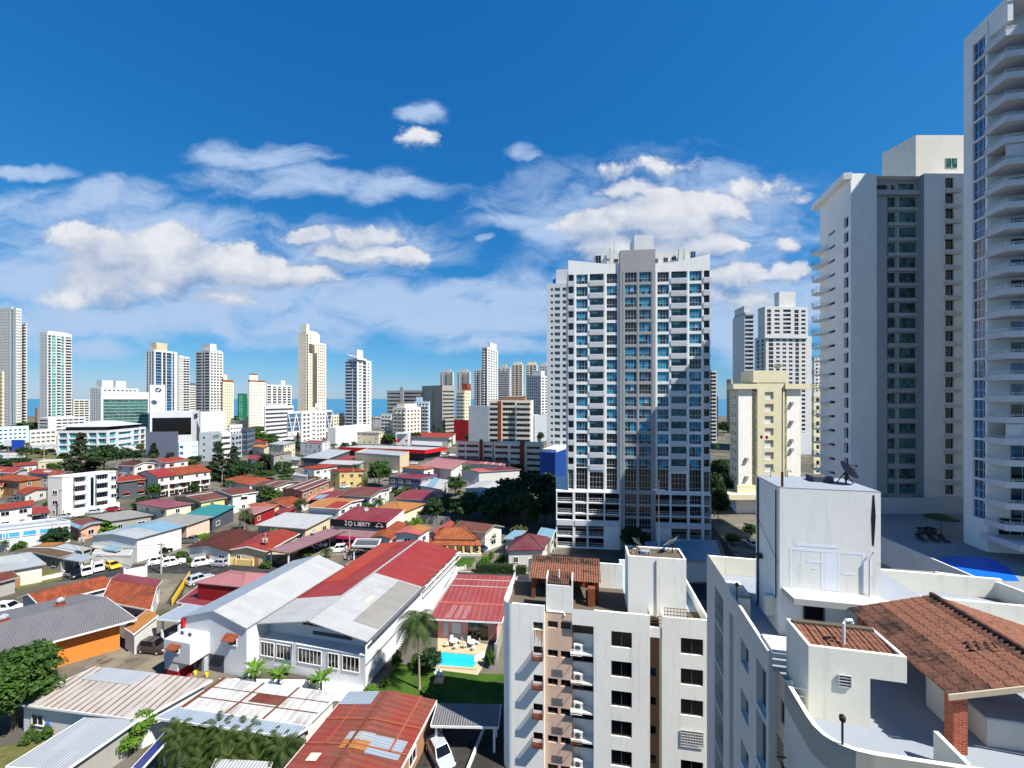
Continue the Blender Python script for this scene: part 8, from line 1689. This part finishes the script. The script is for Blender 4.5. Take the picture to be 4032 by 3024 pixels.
pl_('dark', Z4, 1800, 800, 230, 250, 'big shaded tree at the edge of the tower shadow'); pl_('round', Z4, 1880, 670, 180, 160, 'sunlit tree above the big shaded one'); pl_('dark', Z4, 2110, 810, 300, 280, 'big shaded tree left of the blue windowed tower'); pl_('spread', Z4, 2010, 760, 240, 220, 'spreading shaded tree in the middle of the dark grove'); pl_('dark', Z4, 2300, 790, 280, 300, 'big shaded tree right in front of the net-wrapped building'); pl_('dark', Z4, 2030, 1000, 160, 190, 'shaded tree behind the orange clay hips')
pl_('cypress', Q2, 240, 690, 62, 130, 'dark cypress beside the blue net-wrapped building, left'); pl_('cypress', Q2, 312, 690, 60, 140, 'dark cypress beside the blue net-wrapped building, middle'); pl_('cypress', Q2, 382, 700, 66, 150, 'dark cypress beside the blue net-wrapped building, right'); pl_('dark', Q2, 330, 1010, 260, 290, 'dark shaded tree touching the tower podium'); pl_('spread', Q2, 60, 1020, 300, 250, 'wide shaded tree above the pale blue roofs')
pl_('dark', Z4, 1440, 112, 140, 80, 'round tree behind the white sign block'); pl_('round', Z4, 1180, 105, 150, 100, 'tree left of the white sign block'); pl_('palm', Z4, 700, 165, 100, 70, 'palm left of the red supermarket fascia'); pl_('round', Z4, 880, 178, 110, 60, 'tree below the red supermarket fascia'); pl_('dark', Z4, 1990, 212, 120, 70, 'tree before the cream terrace flats, left'); pl_('dark', Z4, 2105, 226, 160, 90, 'tree before the cream terrace flats, right'); pl_('round', Z4, 720, 235, 80, 70, 'dark tree by the long grey roofs')
pl_('palm', Z4, 1620, 62, 90, 120, 'tall palm before the long white wall hall'); pl_('bush', Z4, 430, 1095, 130, 70, 'palm-like bush under the mauve car shelter, left'); pl_('palm', Z4, 640, 1110, 140, 100, 'low palm by the shop car park'); pl_('palm', Z4, 425, 1110, 110, 70, 'low palm under the mauve car shelter'); pl_('bush', Z4, 120, 1180, 130, 60, 'bush at the foot of the mauve car shelter'); pl_('palm', Z4, 1735, 1030, 130, 110, 'light green palm before the orange clay hips')
pl_('palm', Z4, 1150, 985, 60, 60, 'tiny palm by the scalloped carport'); pl_('round', Z4, 410, 285, 90, 90, 'small tree below the long grey roofs'); pl_('round', Z4, 90, 420, 220, 90, 'green trees behind the brown roofed white house'); pl_('round', Z4, 290, 390, 130, 80, 'tree beside the flat white low house'); pl_('palm', Z4, 330, 410, 90, 90, 'palm beside the flat white low house'); pl_('round', Z4, 140, 130, 150, 90, 'tree left of the cream three storey house'); pl_('round', Z4, 300, 130, 120, 70, 'tree behind the cypress')
pl_('dark', Q2, 1800, 960, 200, 420, 'tall dark tree between the blue windowed tower and the yellow flats, front'); pl_('dark', Q2, 1850, 760, 230, 330, 'sunlit topped tree between the blue windowed tower and the yellow flats'); pl_('palm', Q2, 1800, 720, 150, 270, 'palm between the blue windowed tower and the yellow flats'); pl_('dark', Q2, 1880, 250, 120, 130, 'distant tree beside the yellow flats'); pl_('palm', Q2, 1812, 400, 70, 80, 'distant palm before the white hall beside the yellow flats'); pl_('round', Q2, 1960, 1200, 150, 90, 'bush by the driveway right of the blue windowed tower'); pl_('round', Q2, 2110, 1150, 130, 140, 'tree right of the driveway below the yellow flats'); pl_('dark', Q2, 1620, 1180, 60, 40, 'low shrub at the tower foot'); pl_('dark', Q2, 1090, 1260, 260, 230, 'dark palm-like tree before the grey bay of the blue windowed tower')
pl_('round', Z1, 250, 1335, 230, 100, 'dark tree by the white parking base'); pl_('dark', Z1, 330, 1350, 200, 60, 'low dark tree before the white parking base'); pl_('palm', Z1, 525, 1335, 90, 60, 'small palm before the white parking base'); pl_('round', Z1, 1985, 1300, 190, 110, 'tree right of the black showroom'); pl_('palm', Z1, 1708, 1345, 90, 70, 'palm right of the black showroom'); pl_('round', Z2, 30, 1350, 160, 80, 'tree at the foot of the terracotta capped tower'); pl_('dark', Z2, 140, 1420, 150, 80, 'dark tree left of the zigzag office'); pl_('round', Z2, 1050, 1270, 110, 70, 'tree right of the blue balconied tower'); pl_('dark', Z2, 1540, 1315, 170, 55, 'tree at the foot of the grey slab with the slot'); pl_('round', Z2, 2080, 1370, 130, 70, 'tree left of the brown banded flats')
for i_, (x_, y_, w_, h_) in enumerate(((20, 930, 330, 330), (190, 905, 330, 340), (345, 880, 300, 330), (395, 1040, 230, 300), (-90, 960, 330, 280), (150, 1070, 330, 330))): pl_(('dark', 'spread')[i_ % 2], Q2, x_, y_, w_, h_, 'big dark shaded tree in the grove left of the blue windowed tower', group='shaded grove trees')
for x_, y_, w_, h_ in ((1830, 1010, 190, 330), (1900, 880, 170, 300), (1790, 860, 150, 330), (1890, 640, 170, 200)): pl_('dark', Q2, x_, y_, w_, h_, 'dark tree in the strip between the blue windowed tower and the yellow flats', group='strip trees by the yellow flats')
# hip-house garden
pl_('bush', N3_, 655, 600, 130, 100, 'round clipped bush by the lawn', s=700 / 2212); pl_('olive', N3_, 620, 655, 160, 70, 'low yellowish bush by the pavement', s=700 / 2212); pl_('bright', N3_, 1110, 555, 170, 120, 'bright garden shrub right of the path', s=700 / 2212); pl_('bright', N3_, 1185, 480, 80, 110, 'tall bright shrub right of the path', s=700 / 2212); pl_('bush', N3_, 1305, 525, 120, 120, 'dark garden shrub before the maroon house', s=700 / 2212); pl_('bright', N3_, 1380, 560, 120, 60, 'low bright plants before the maroon house', s=700 / 2212)
pl_('bright', N3_, 330, 350, 70, 50, 'bright plant by the salmon roofed wing', s=700 / 2212); pl_('bush', N3_, 480, 370, 110, 60, 'garden plants before the orange clay hips', s=700 / 2212)
def hedge(name, label, a, c, w, h):
 fr, L = frame2(a, c); t = thing(name, label, 'hedge', tuple(fr(L / 2, 0, 0))); r = np.random.default_rng(int(L * 10)); n = int(L * (w + 2 * h) * 55)
 u = r.uniform(0, L, n); s = r.integers(0, 3, n); v = np.where(s == 0, r.uniform(0, w, n), np.where(s == 1, 0, w)) + r.normal(0, .07, n); z = np.where(s == 0, h, r.uniform(0.05, h, n)) + r.normal(0, .06, n)
 nor = np.stack([r.normal(0, .4, n), np.where(s == 1, -1, np.where(s == 2, 1, 0)) + r.normal(0, .4, n), np.where(s == 0, 1, .2) + r.normal(0, .3, n)], 1)
 ux, vx = np.array(fr.u), np.array(fr.v); o_ = np.array(fr.o) - np.array(OFF[t.name]); pos = o_ + u[:, None] * ux + v[:, None] * vx + z[:, None] * np.array([0, 0, 1.0]); nw = nor[:, :1] * ux + nor[:, 1:2] * vx + nor[:, 2:] * np.array([0, 0, 1.0]); nw /= np.linalg.norm(nw, axis=1)[:, None]
 v_, f_ = leaves_obj(pos, nw, .12, 3); ob = bpy.data.objects.new('foliage', mesh_np('foliage', v_, f_, ['hedge_leaf'])); sc.collection.objects.link(ob); ob.parent = t
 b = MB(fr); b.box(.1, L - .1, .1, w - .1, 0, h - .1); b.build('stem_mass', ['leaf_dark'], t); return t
a, c = G(*N3_(985, 655)), G(*N3_(1455, 668)); hedge('hedge', 'long clipped hedge along the pavement', (a.x, a.y), (c.x, c.y), 1.3, 1.7)
a, c = G(*N3_(1490, 668)), G(*N3_(1620, 672)); hedge('hedge', 'short hedge piece right of the letter box', (a.x, a.y), (c.x, c.y), 1.2, 1.5)
# big tree bottom left
bt = tree_proto(21, 4.0, 4.2, 5.4, 150, 120, .21, 'leaf_mid', trunk_r=.28, cr=.27); p = G(*Z5(120, 1330)); bt.location = p; bt.name = 'tree'; tag(bt, 'big glossy green tree at the bottom left beside the orange hall', 'tree'); bt.scale = (1.05, 1.05, 1.0)
st_ = tree_proto(22, 1.5, 1.2, 2.6, 40, 60, .11, 'leaf_bright', trunk_r=.08); p = G(*Z5(1250, 1480)); st_.location = p; st_.name = 'tree'; tag(st_, 'small fresh green tree between the two grey roofs', 'tree'); kids(st_); dup(st_, G(*Z5(1130, 1560)), 1, 'lower fresh green bush beside the grey shed roof', None, (.9, .9, .6))
# coconut palm, areca palms, bromeliads
cp_ = palm_proto(31, 8.4, 3.1, 34, .14, 'leaf_palm', -.25, .85, 18); p = G(*Z6(1440, 970)); cp_.location = p; cp_.name = 'coconut_palm'; tag(cp_, 'tall coconut palm on the lawn beside the white school hall', 'palm tree')
ap = palm_proto(33, 2.7, 2.1, 26, .07, 'leaf_areca', .2, .62, 12, False); ap2 = palm_proto(34, 2.0, 2.0, 24, .07, 'leaf_areca', -.25, .62, 12, False); kids(ap); kids(ap2)
spots = [(1500, 1590), (1590, 1540), (1690, 1545), (1800, 1550), (1910, 1560), (2010, 1560), (2120, 1570), (2230, 1580), (2340, 1590), (2450, 1590), (1540, 1660), (1640, 1600), (1740, 1680), (1850, 1610), (1960, 1690), (2060, 1610), (2170, 1690), (2290, 1620), (2400, 1690), (2500, 1630), (1600, 1760), (1800, 1780), (2000, 1790), (2220, 1790), (2450, 1780), (2560, 1720)]
for i, (x, y) in enumerate(spots):
 p = G(*Z5(x, y)); src = (ap, ap2)[i % 2]; lab = 'areca palm with yellowish fronds in the dense row at the bottom edge'
 if i < 2: src.location = p; o = src; o.rotation_euler = (0, 0, i * 2.1)
 else: o = dup(src, p, i * 2.1, None, None, (1 + .12 * math.sin(i * 3), ) * 2 + (1 + .1 * math.cos(i * 5),))
 o.name = 'areca_palm'; tag(o, lab, 'palm tree', 'areca palms of the dense row')
def brom(x, y, lab, i):
 p = G(*Z6(x, y)); t = thing('bromeliad', lab, 'plant', tuple(p), 'strap leaved plants on the school patio'); mb = MB(); r = random.Random(i)
 for k in range(20):
  a = k * 2.399; L = r.uniform(1.5, 2.3); up = r.uniform(.5, 1.8); d = Vector((math.cos(a), math.sin(a), 0)); s = Vector((-d.y, d.x, 0)) * .17; q = [p + Vector((0, 0, 1.7)) + d * (L * t_ * (1 - .1 * t_)) + Vector((0, 0, up * t_ * 1.6 - up * .9 * t_ * t_ * 1.2 + .1)) for t_ in (0, .35, .7, 1)]; wd = (.6, 1, .7, .05)
  for j in range(3): mb.poly([q[j] - s * wd[j], q[j + 1] - s * wd[j + 1], q[j + 1] + s * wd[j + 1], q[j] + s * wd[j]])
 mb.build('leaves', ['leaf_bright'], t); MB().lathe(p, [(.16, 0), (.1, 1.8)], 8).build('stem', ['trunk'], t)
brom(585, 1030, 'strap leaved plant on the white patio, nearest the garden', 1); brom(215, 985, 'strap leaved plant on the white patio, middle one', 2); brom(10, 945, 'strap leaved plant on the white patio, farthest from the garden', 3)
for i, (x, y, w_, h_, lab) in enumerate(((1250, 770, 110, 140, 'shrub at the far corner of the garden beside the school wall'), (1150, 940, 90, 80, 'clipped round bush at the school wall'), (1020, 1000, 130, 60, 'low shrub at the near corner of the school wall'), (1540, 830, 200, 230, 'dark leafy shrub behind the coconut palm'), (1430, 780, 160, 120, 'shrubs at the near end of the turquoise pool'), (2055, 780, 90, 170, 'tall shrub at the right end of the turquoise pool'), (1540, 1030, 130, 60, 'low plants on the lawn by the rusty roof'), (1500, 1010, 90, 70, 'small plant at the lawn edge'))):
 pl_(('bush', 'bush', 'bright', 'dark', 'bush', 'bush', 'bright', 'bright')[i], Z6, x, y, w_, h_, lab, 'bush', 'garden shrubs', name='bush')
for i, (x, y, k, lab) in enumerate(((345, 1330, 'olive', 'yellow leaved croton by the white rusty house'), (400, 1400, 'bush', 'dark border plants by the white rusty house'), (260, 1430, 'bush', 'low border plant at the lawn edge'))): pl_(k, Z5, x, y, 130, 110, lab, 'bush', 'garden shrubs', name='bush')
# far greenery between the towers: individual trees sharing three crowns
fr_ = random.Random(77); k_ = 0
for i in range(90):
 Y = fr_.uniform(300, 780); X = fr_.uniform(-1.2, .42) * Y
 if -30 < X < 150 and Y < 330: continue
 src = TP_[('round', 'dark', 'spread')[i % 3]]; s = fr_.uniform(.8, 1.35)
 o = dup(src, (X, Y, 0), i, 'distant rounded tree among the buildings towards the sea', 'distant trees', (s, s, s * .9)); o.name = 'tree'; o['category'] = 'tree'
# yard trees and bushes scattered in the gaps between the houses
def free(x, y, r):
 for c_, a_, b_, d_ in FOOT:
  v_ = Vector((x - c_.x, y - c_.y, 0)); s_ = v_.dot(d_); t_ = v_.dot(Vector((-d_.y, d_.x, 0)))
  if abs(s_) < a_ + r and abs(t_) < b_ + r: return False
 for line in (MAIN, SIDE, [(-140, 118), (-110, 112), (-66, 104)], [(48, 76), (50, 96), (56, 130), (70, 190)]):
  for p, q in zip(line, line[1:]):
   p, q, z_ = Vector((*p, 0)), Vector((*q, 0)), Vector((x, y, 0)); t_ = max(0, min(1, (z_ - p).dot(q - p) / (q - p).length_squared))
   if (p + (q - p) * t_ - z_).length < 4.5: return False
 return True
n_ = 0
for i in range(1500):
 Y = fr_.uniform(92, 300); X = fr_.uniform(-1.25, .06) * Y
 k_ = ('round', 'bush', 'loose', 'palm', 'bright', 'bush', 'dark', 'olive')[i % 8]; r_ = {'round': 1.6, 'dark': 1.6, 'loose': 1.4, 'olive': 1.4}.get(k_, .7)
 if n_ >= 150 or not free(X, Y, r_): continue
 s_ = fr_.uniform(.45, .8) if k_ in ('round', 'dark', 'loose') else fr_.uniform(.6, 1.1); n_ += 1
 w_ = {'palm': ('palm_tree', 'palm tree', 'palm in a yard between the houses', 'yard palms'), 'bush': ('bush', 'bush', 'green bush in a yard between the houses', 'yard bushes'), 'bright': ('bush', 'bush', 'bright green bush in a yard between the houses', 'bright yard bushes'), 'olive': ('tree', 'tree', 'yellowish small tree in a yard between the houses', 'yellowish yard trees')}.get(k_, ('tree', 'tree', 'leafy tree in a yard between the houses', 'leafy yard trees'))
 o = dup(TP_[k_], (X, Y, 0), i, w_[2], w_[3], (s_, s_, s_)); o.name = w_[0]; o['category'] = w_[1]; FOOT.append((Vector((X, Y, 0)), 1, 1, Vector((1, 0, 0))))
# far low houses between the towers
for i in range(46):
 Y = fr_.uniform(310, 620); X = fr_.uniform(-1.15, .05) * Y; w_, d_, h_ = fr_.uniform(10, 22), fr_.uniform(9, 14), fr_.choice((4, 6, 7, 9, 12)); yw = R(-14)
 f = Fr(X, Y, -14); q = [f(0, 0, 0), f(w_, 0, 0), f(w_, d_, 0), f(0, d_, 0)]
 house('house', 'distant low house among the trees towards the sea', q, h_, fr_.choice(('gable', 'shed', 'flat')), 'AB', .9, fr_.choice(('tile_red', 'tile_rust', 'white_sheet', 'galv', 'roof_grey_paint')), fr_.choice(('white', 'offwhite', 'cream', 'concrete')), max(1, int(h_ / 3)), group='distant low houses', fascia=None, sp=4.5, door=False)
# ================================================================ CARS
CP = {}
def car(paint, kind, zf, x, y, hd, label, z=0.02):
 key = (paint, kind); p = G(*zf(x, y), z)
 if key not in CP: CP[key] = car_proto(paint, kind, label); o = CP[key]; o.location = p; o.rotation_euler = (0, 0, R(hd)); o['label'] = label; o['group'] = 'parked cars'; o['category'] = 'car'
 else: o = dup(CP[key], p, R(hd), label, 'parked cars')
 o.name = 'parked_car'; return o
car('car_white', 'sedan', Z3, 752, 1238, -40, 'white sedan parked behind the dark one at the road bend'); car('car_white', 'hatch', Z3, 860, 1208, -42, 'white hatchback next to the yellow car'); car('car_yellow', 'hatch', Z3, 984, 1188, -28, 'yellow hatchback parked at the road bend'); car('car_grey', 'suv', Z3, 1052, 1158, 160, 'grey estate behind the yellow hatchback'); car('car_black', 'sedan', Z3, 640, 1262, -24, 'dark sedan at the front of the row at the road bend')
car('car_white', 'suv', Z3, 1400, 1146, 34, 'white suv standing left of the street lamp pole'); car('car_white', 'suv', Z3, 1510, 1160, 38, 'white suv right beside another on the side street corner'); car('car_white', 'suv', Z3, 1775, 1158, 32, 'white suv before the garden of the broad brown roof'); car('car_silver', 'hatch', Z3, 1912, 1166, 172, 'silver hatchback before the bright red roof')
car('car_red', 'sedan', Z3, 988, 690, 10, 'red sedan in front of the balconied white flats'); car('car_silver', 'sedan', Z3, 830, 712, 20, 'silver sedan in front of the balconied white flats'); car('car_white', 'pickup', Z3, 320, 778, 0, 'white pickup under the small red carport'); car('car_silver', 'hatch', Z3, 575, 752, 15, 'silver car by the end of the blue windowed hall'); car('car_grey', 'sedan', Z3, 120, 608, 5, 'grey car in the yard of the low red roofed house'); car('car_black', 'suv', Z3, 1400, 1062, 60, 'black suv in the side street'); car('car_red', 'sedan', Z3, 1450, 1012, 60, 'red car farther up the side street'); car('car_grey', 'pickup', Z3, 1660, 965, 10, 'grey pickup beside the peach house')
car('car_brown', 'suv', Z5, 1350, 640, -8, 'dark brown suv in the yard between the orange hall and the school'); car('car_white', 'suv', Z5, 75, 300, 5, 'white suv at the left edge beside the rust tiled house'); car('car_silver', 'sedan', Z6, 1620, 1565, -58, 'silver car with a dark sunroof in the shaded carport yard'); car('car_silver', 'suv', Z3, 1740, 1310, 60, 'silver suv behind the yellow railing of the ravine')
car('car_white', 'suv', Z4, 725, 1045, 195, 'white suv in the shop car park'); car('car_red', 'hatch', Z4, 790, 1020, 190, 'red hatchback behind the white suv in the shop car park'); car('car_white', 'sedan', Z4, 840, 990, 190, 'white sedan at the far side of the shop car park'); car('car_black', 'sedan', Z4, 480, 1035, 15, 'black sedan under the mauve car shelter'); car('car_white', 'sedan', Z4, 560, 1005, 15, 'white sedan under the mauve car shelter'); car('car_black', 'hatch', Z4, 600, 985, 15, 'black hatchback under the mauve car shelter'); car('car_silver', 'hatch', Z4, 655, 960, 15, 'silver hatchback at the far end of the mauve car shelter'); car('car_grey', 'sedan', Z4, 880, 1100, 200, 'grey sedan in the open bay of the scalloped carport')
car('car_white', 'sedan', Z4, 1190, 520, 80, 'white sedan parked left of the black one before the slate house'); car('car_black', 'suv', Z4, 1237, 522, 80, 'black suv between two cars before the slate house'); car('car_silver', 'suv', Z4, 1285, 525, 80, 'silver suv before the slate house, right of the black one'); car('car_white', 'hatch', Z4, 1218, 330, 20, 'white hatchback behind the large dense tree, upper'); car('car_white', 'sedan', Z4, 1212, 360, 20, 'white sedan behind the large dense tree, lower'); car('car_white', 'hatch', Z4, 795, 488, 10, 'white hatchback before the yellow scalloped wall'); car('car_red', 'hatch', Z4, 1510, 235, 10, 'red car in the supermarket car park'); car('car_white', 'suv', Z4, 1468, 230, 10, 'white car left of the red one in the supermarket car park'); car('car_white', 'sedan', Z4, 1600, 215, 10, 'white car right of the red one in the supermarket car park'); car('car_white', 'hatch', Z4, 1645, 196, 10, 'white car at the right end of the supermarket car park'); car('car_white', 'suv', Z4, 1725, 210, 10, 'white car by the cream terrace flats'); car('car_white', 'sedan', Z4, 1390, 282, 0, 'white sedan at the beige warehouse corner')
car('car_white', 'sedan', Z4, 340, 318, 10, 'white sedan below the bare concrete house'); car('car_black', 'sedan', Z4, 280, 340, 10, 'black sedan below the bare concrete house'); car('car_silver', 'suv', Q2, 2118, 1215, 80, 'silver suv on the driveway below the yellow flats'); car('car_blue', 'sedan', N3_, 1105, 360, 60, 'pale car in the shade right of the orange clay hips')
for i, (x, y) in enumerate(((60, 165), (110, 172), (240, 155), (290, 172), (345, 165), (400, 170), (450, 168))): car(('car_white', 'car_red', 'car_grey', 'car_silver', 'car_black', 'car_white', 'car_grey')[i], ('suv', 'sedan')[i % 2], Z3, x, y, 10, ('white suv at the left end of the car yard', 'red sedan second from the left in the car yard', 'grey suv below the hoarding in the car yard', 'silver sedan in the middle of the car yard', 'black suv in the middle of the car yard', 'white sedan near the right end of the car yard', 'grey suv at the right end of the car yard')[i])
# ================================================================ POLES, CABLES, FENCES, SMALL THINGS
def pole(zf, x, yb, hpx, label, s=S_, lamp=False, trafo=False, arm=True):
 p = G(*zf(x, yb)); h = hpx * s * p.y / F; t = thing('utility_pole', label, 'pole', tuple(p), 'poles along the streets')
 MB().tube([p, p + Vector((0, 0, h))], [.17, .11], 8).build('post', ['pole_concrete'], t)
 if arm: MB(Fr(p.x, p.y, -14)).box(-.9, .9, -.06, .06, h - .5, h - .38).build('crossarm', ['rust'], t)
 if trafo:
  for d in (-.35, .35): MB().lathe(p + Vector((d, -.25, h - 1.9)), [(.25, 0), (.28, .1), (.28, .8), (.1, .95)], 10).build('transformer', ['concrete'], t)
 if lamp: b = MB(); b.tube([p + Vector((0, 0, h)), p + Vector((.5, -.3, h + .35)), p + Vector((1.2, -.8, h + .4))], .045, 5); b.build('lamp_arm', ['steel'], t); MB().box(p.x + 1.0, p.x + 1.5, p.y - 1.0, p.y - .75, h + .36, h + .5).build('lamp_head', ['white_paint'], t)
 return p + Vector((0, 0, h - .4))
A1 = pole(Z3, 720, 1190, 310, 'utility pole left of the parked car row at the bend', trafo=True); A2 = pole(Z3, 1404, 1235, 270, 'slim pale pole at the road bend opposite the ravine'); A3 = pole(Z4, 100, 1135, 250, 'utility pole with two grey drums beside the mauve car shelter', trafo=True); A4 = pole(N3_, 1965, 380, 200, 'leaning pole at the foot of the blue windowed tower', 700 / 2212, trafo=True)
A5 = pole(Z3, 100, 1405, 110, 'short pale pole at the left by the grass plot', arm=False); A6 = pole(Z3, 2090, 850, 190, 'utility pole in front of the teal roof'); A7 = pole(Z3, 222, 800, 170, 'pole before the white red tiled row house'); A8 = pole(Z3, 1935, 480, 150, 'street lamp before the casuarina clump', lamp=True, arm=False); A9 = pole(Z4, 1050, 470, 110, 'street lamp at the foot of the large dense tree', lamp=True, arm=False); A10 = pole(Z4, 865, 495, 190, 'pole behind the yellow scalloped wall'); A11 = pole(Z4, 1072, 890, 180, 'white flag pole at the end of the black sign', arm=False); A12 = pole(Z4, 832, 1060, 210, 'thin white pole in the shop car park', arm=False); A13 = pole(Z4, 590, 830, 130, 'thin pole behind the wide flat white roof', arm=False); A14 = pole(Z4, 243, 385, 160, 'pole before the bare concrete house'); A15 = pole(Z3, 525, 760, 260, 'dark pole at the corner of the balconied white flats'); A16 = pole(Z4, 1535, 235, 90, 'lamp pole in the supermarket car park', arm=False); A17 = pole(Z4, 2022, 240, 220, 'dark pole before the cream terrace flats', arm=False); A18 = pole(Z3, 384, 250, 130, 'pole by the car yard shelter'); A19 = pole(Z3, 70, 305, 130, 'pole in the car yard at the left edge')
def cable(a, c, sag, label, r=.022):
 t = thing('overhead_cable', label, 'cable', tuple((a + c) / 2), 'overhead cables'); n = 12
 MB().tube([a.lerp(c, i / n) - Vector((0, 0, sag * 4 * (i / n) * (1 - i / n))) for i in range(n + 1)], r, 4).build('wire', ['cable'], t)
for i, (a, c, l) in enumerate(((A1, A2, 'cable from the pole at the car row to the slim pale pole'), (A2, A3, 'cable from the slim pale pole to the drum pole'), (A3, A4, 'long cable from the drum pole towards the tower foot'), (A6, A10, 'cable from the teal roof pole to the yellow wall pole'), (A7, A15, 'cable from the row house pole to the dark flats pole'), (A1, A7, 'cable from the car row pole to the row house pole'), (A10, A14, 'cable from the yellow wall pole to the concrete house pole'))):
 for k in range(2): cable(a + Vector((0, 0, -.5 * k)), c + Vector((0, 0, -.5 * k)), 1.0 + .3 * k, l + (', upper', ', lower')[k])
def fence_line(label, pts, h, mat, name='garden_wall', cat='wall', posts=True, th=.18):
 t = thing(name, label, cat, tuple(Vector((*pts[0], 0))))
 for a, c in zip(pts, pts[1:]):
  fr, L = frame2(a, c); b = MB(fr); b.box(0, L, 0, th, 0, h); b.build('panel', [mat], t)
  if posts:
   n = max(1, int(L / 3))
   for k in range(n + 1): b = MB(fr); b.box(L * k / n - .14, L * k / n + .14, -.08, th + .08, 0, h + .25); b.build('pier', [mat], t)
P2 = lambda zf, *l: [tuple(G(*zf(*q)).xy) for q in l]
fence_line('cream garden wall before the bright red roof', P2(Z3, (1905, 1150), (2200, 1172)), 1.3, 'yellow_wall'); fence_line('long white yard wall right of the grass plot', P2(Z3, (300, 1312), (560, 1255)), .8, 'white'); fence_line('yellow railing along the concrete ravine', P2(Z3, (1500, 1512), (1655, 1260)), 1.1, 'yellow_paint', 'railing', 'railing', False, .06)
fence_line('white panelled yard fence by the road bend', P2(Z3, (1085, 1300), (1275, 1262)), 2.2, 'white', 'fence', 'fence'); fence_line('white wall between the beige house and the mauve car shelter', P2(Z4, (0, 1150), (100, 1165)), 1.6, 'white'); fence_line('grey boundary wall behind the ochre roof', P2(Z4, (1310, 790), (1700, 815)), 2.4, 'concrete'); fence_line('white garden wall along the school side', [tuple(E2(.2, 30.5, 0).xy), tuple(E2(1.5, 22, 0).xy), tuple(E2(1.5, 14, 0).xy)], 2.8, 'white_clean', posts=False)
fence_line('stone boundary wall right of the turquoise pool', P2(Z6, (2110, 760), (2160, 560)), 2.6, 'concrete'); fence_line('white kerb wall of the shaded carport yard', P2(Z6, (1860, 1720), (2080, 1150)), .5, 'white', posts=False); fence_line('low wall along the dry grass plot on the left', P2(Z3, (0, 1345), (340, 1262)), .5, 'cream', posts=False); fence_line('grey yard wall between the balconied flats and the beige roof', P2(Z3, (620, 730), (770, 705)), 2.0, 'offwhite', posts=False)
fence_line('white garden gate piers by the lawn path', P2(N3_, (745, 628), (862, 612)), .7, 'white')
mail = thing('letter_box', 'small white letter box between the hedges', 'letter box', tuple(G(*N3_(1470, 670)))); p = G(*N3_(1470, 670)); MB().box(p.x - .12, p.x + .12, p.y - .1, p.y + .1, 0, 1.0).build('post', ['black'], mail); MB().box(p.x - .16, p.x + .16, p.y - .18, p.y + .18, 1.001, 1.4).build('box', ['white_paint'], mail)
ka = thing('kayak', 'yellow kayak leaning at the end of the school wall', 'kayak', tuple(G(*N3_(535, 900)))); p = G(*N3_(535, 915))
MB().tube([p + Vector((-1.6, .3, .5)), p + Vector((-.8, .1, .7)), p + Vector((.2, -.1, 1.1)), p + Vector((1.0, -.2, 1.7))], [.04, .3, .32, .05], 8).build('hull', ['yellow_paint'], ka)
for i, (x, y, m_, l_) in enumerate(((1700, 845, 'yellow_paint', 'yellow bucket beside the white box room'), (1640, 870, 'red_paint', 'small red can on the yard concrete'), (1800, 862, 'yellow_paint', 'low yellow tub beside the white box room'))):
 p = G(*Z5(x, y)); t = thing('bucket', l_, 'bucket', tuple(p)); MB().lathe(p, [(.16, .015), (.22, .45), (.19, .45), (.15, .1)], 10).build('tub', [m_], t)
gn = thing('garden_ornament', 'blue and yellow garden ornament by the white rusty house', 'ornament', tuple(G(*Z5(425, 1370)))); p = G(*Z5(425, 1370)); MB().lathe(p, [(.2, 0), (.3, .4), (.15, 1.0), (.25, 1.3), (.05, 1.6)], 10).build('figure', ['blue_paint'], gn); MB().lathe(p + Vector((.7, .1, 0)), [(.1, 0), (.35, .3), (.3, .6), (.05, .75)], 10).build('pot', ['gold'], gn)
bo = thing('sign_board', 'small white board leaning in the yard near the dark suv', 'board', tuple(G(*Z5(1500, 555)))); p = G(*Z5(1500, 555)); b = MB(Fr(p.x, p.y, 20)); b.hexa([(-.5, 0, 0.02), (.5, 0, .02), (.5, .06, .02), (-.5, .06, .02)], [(-.5, .4, 1.2), (.5, .4, 1.2), (.5, .46, 1.2), (-.5, .46, 1.2)]); b.build('panel', ['cream'], bo)
# roof clutter: tanks and condensers on neighbourhood roofs
for i, (zf, x, y, z, l) in enumerate(((Z4, 515, 895, 3.6, 'satellite dish on the mauve car shelter roof'), (Z4, 980, 700, 5.2, 'white dish on the ochre corner of the shop roof'), (Z4, 1300, 945, 4.0, 'dish on the lower salmon roofed wing'))): dish(tuple(G(*zf(x, y), z)), .6, R(-60), R(45), l)
# ================================================================ the photographer's own side of the street (outside the frame)
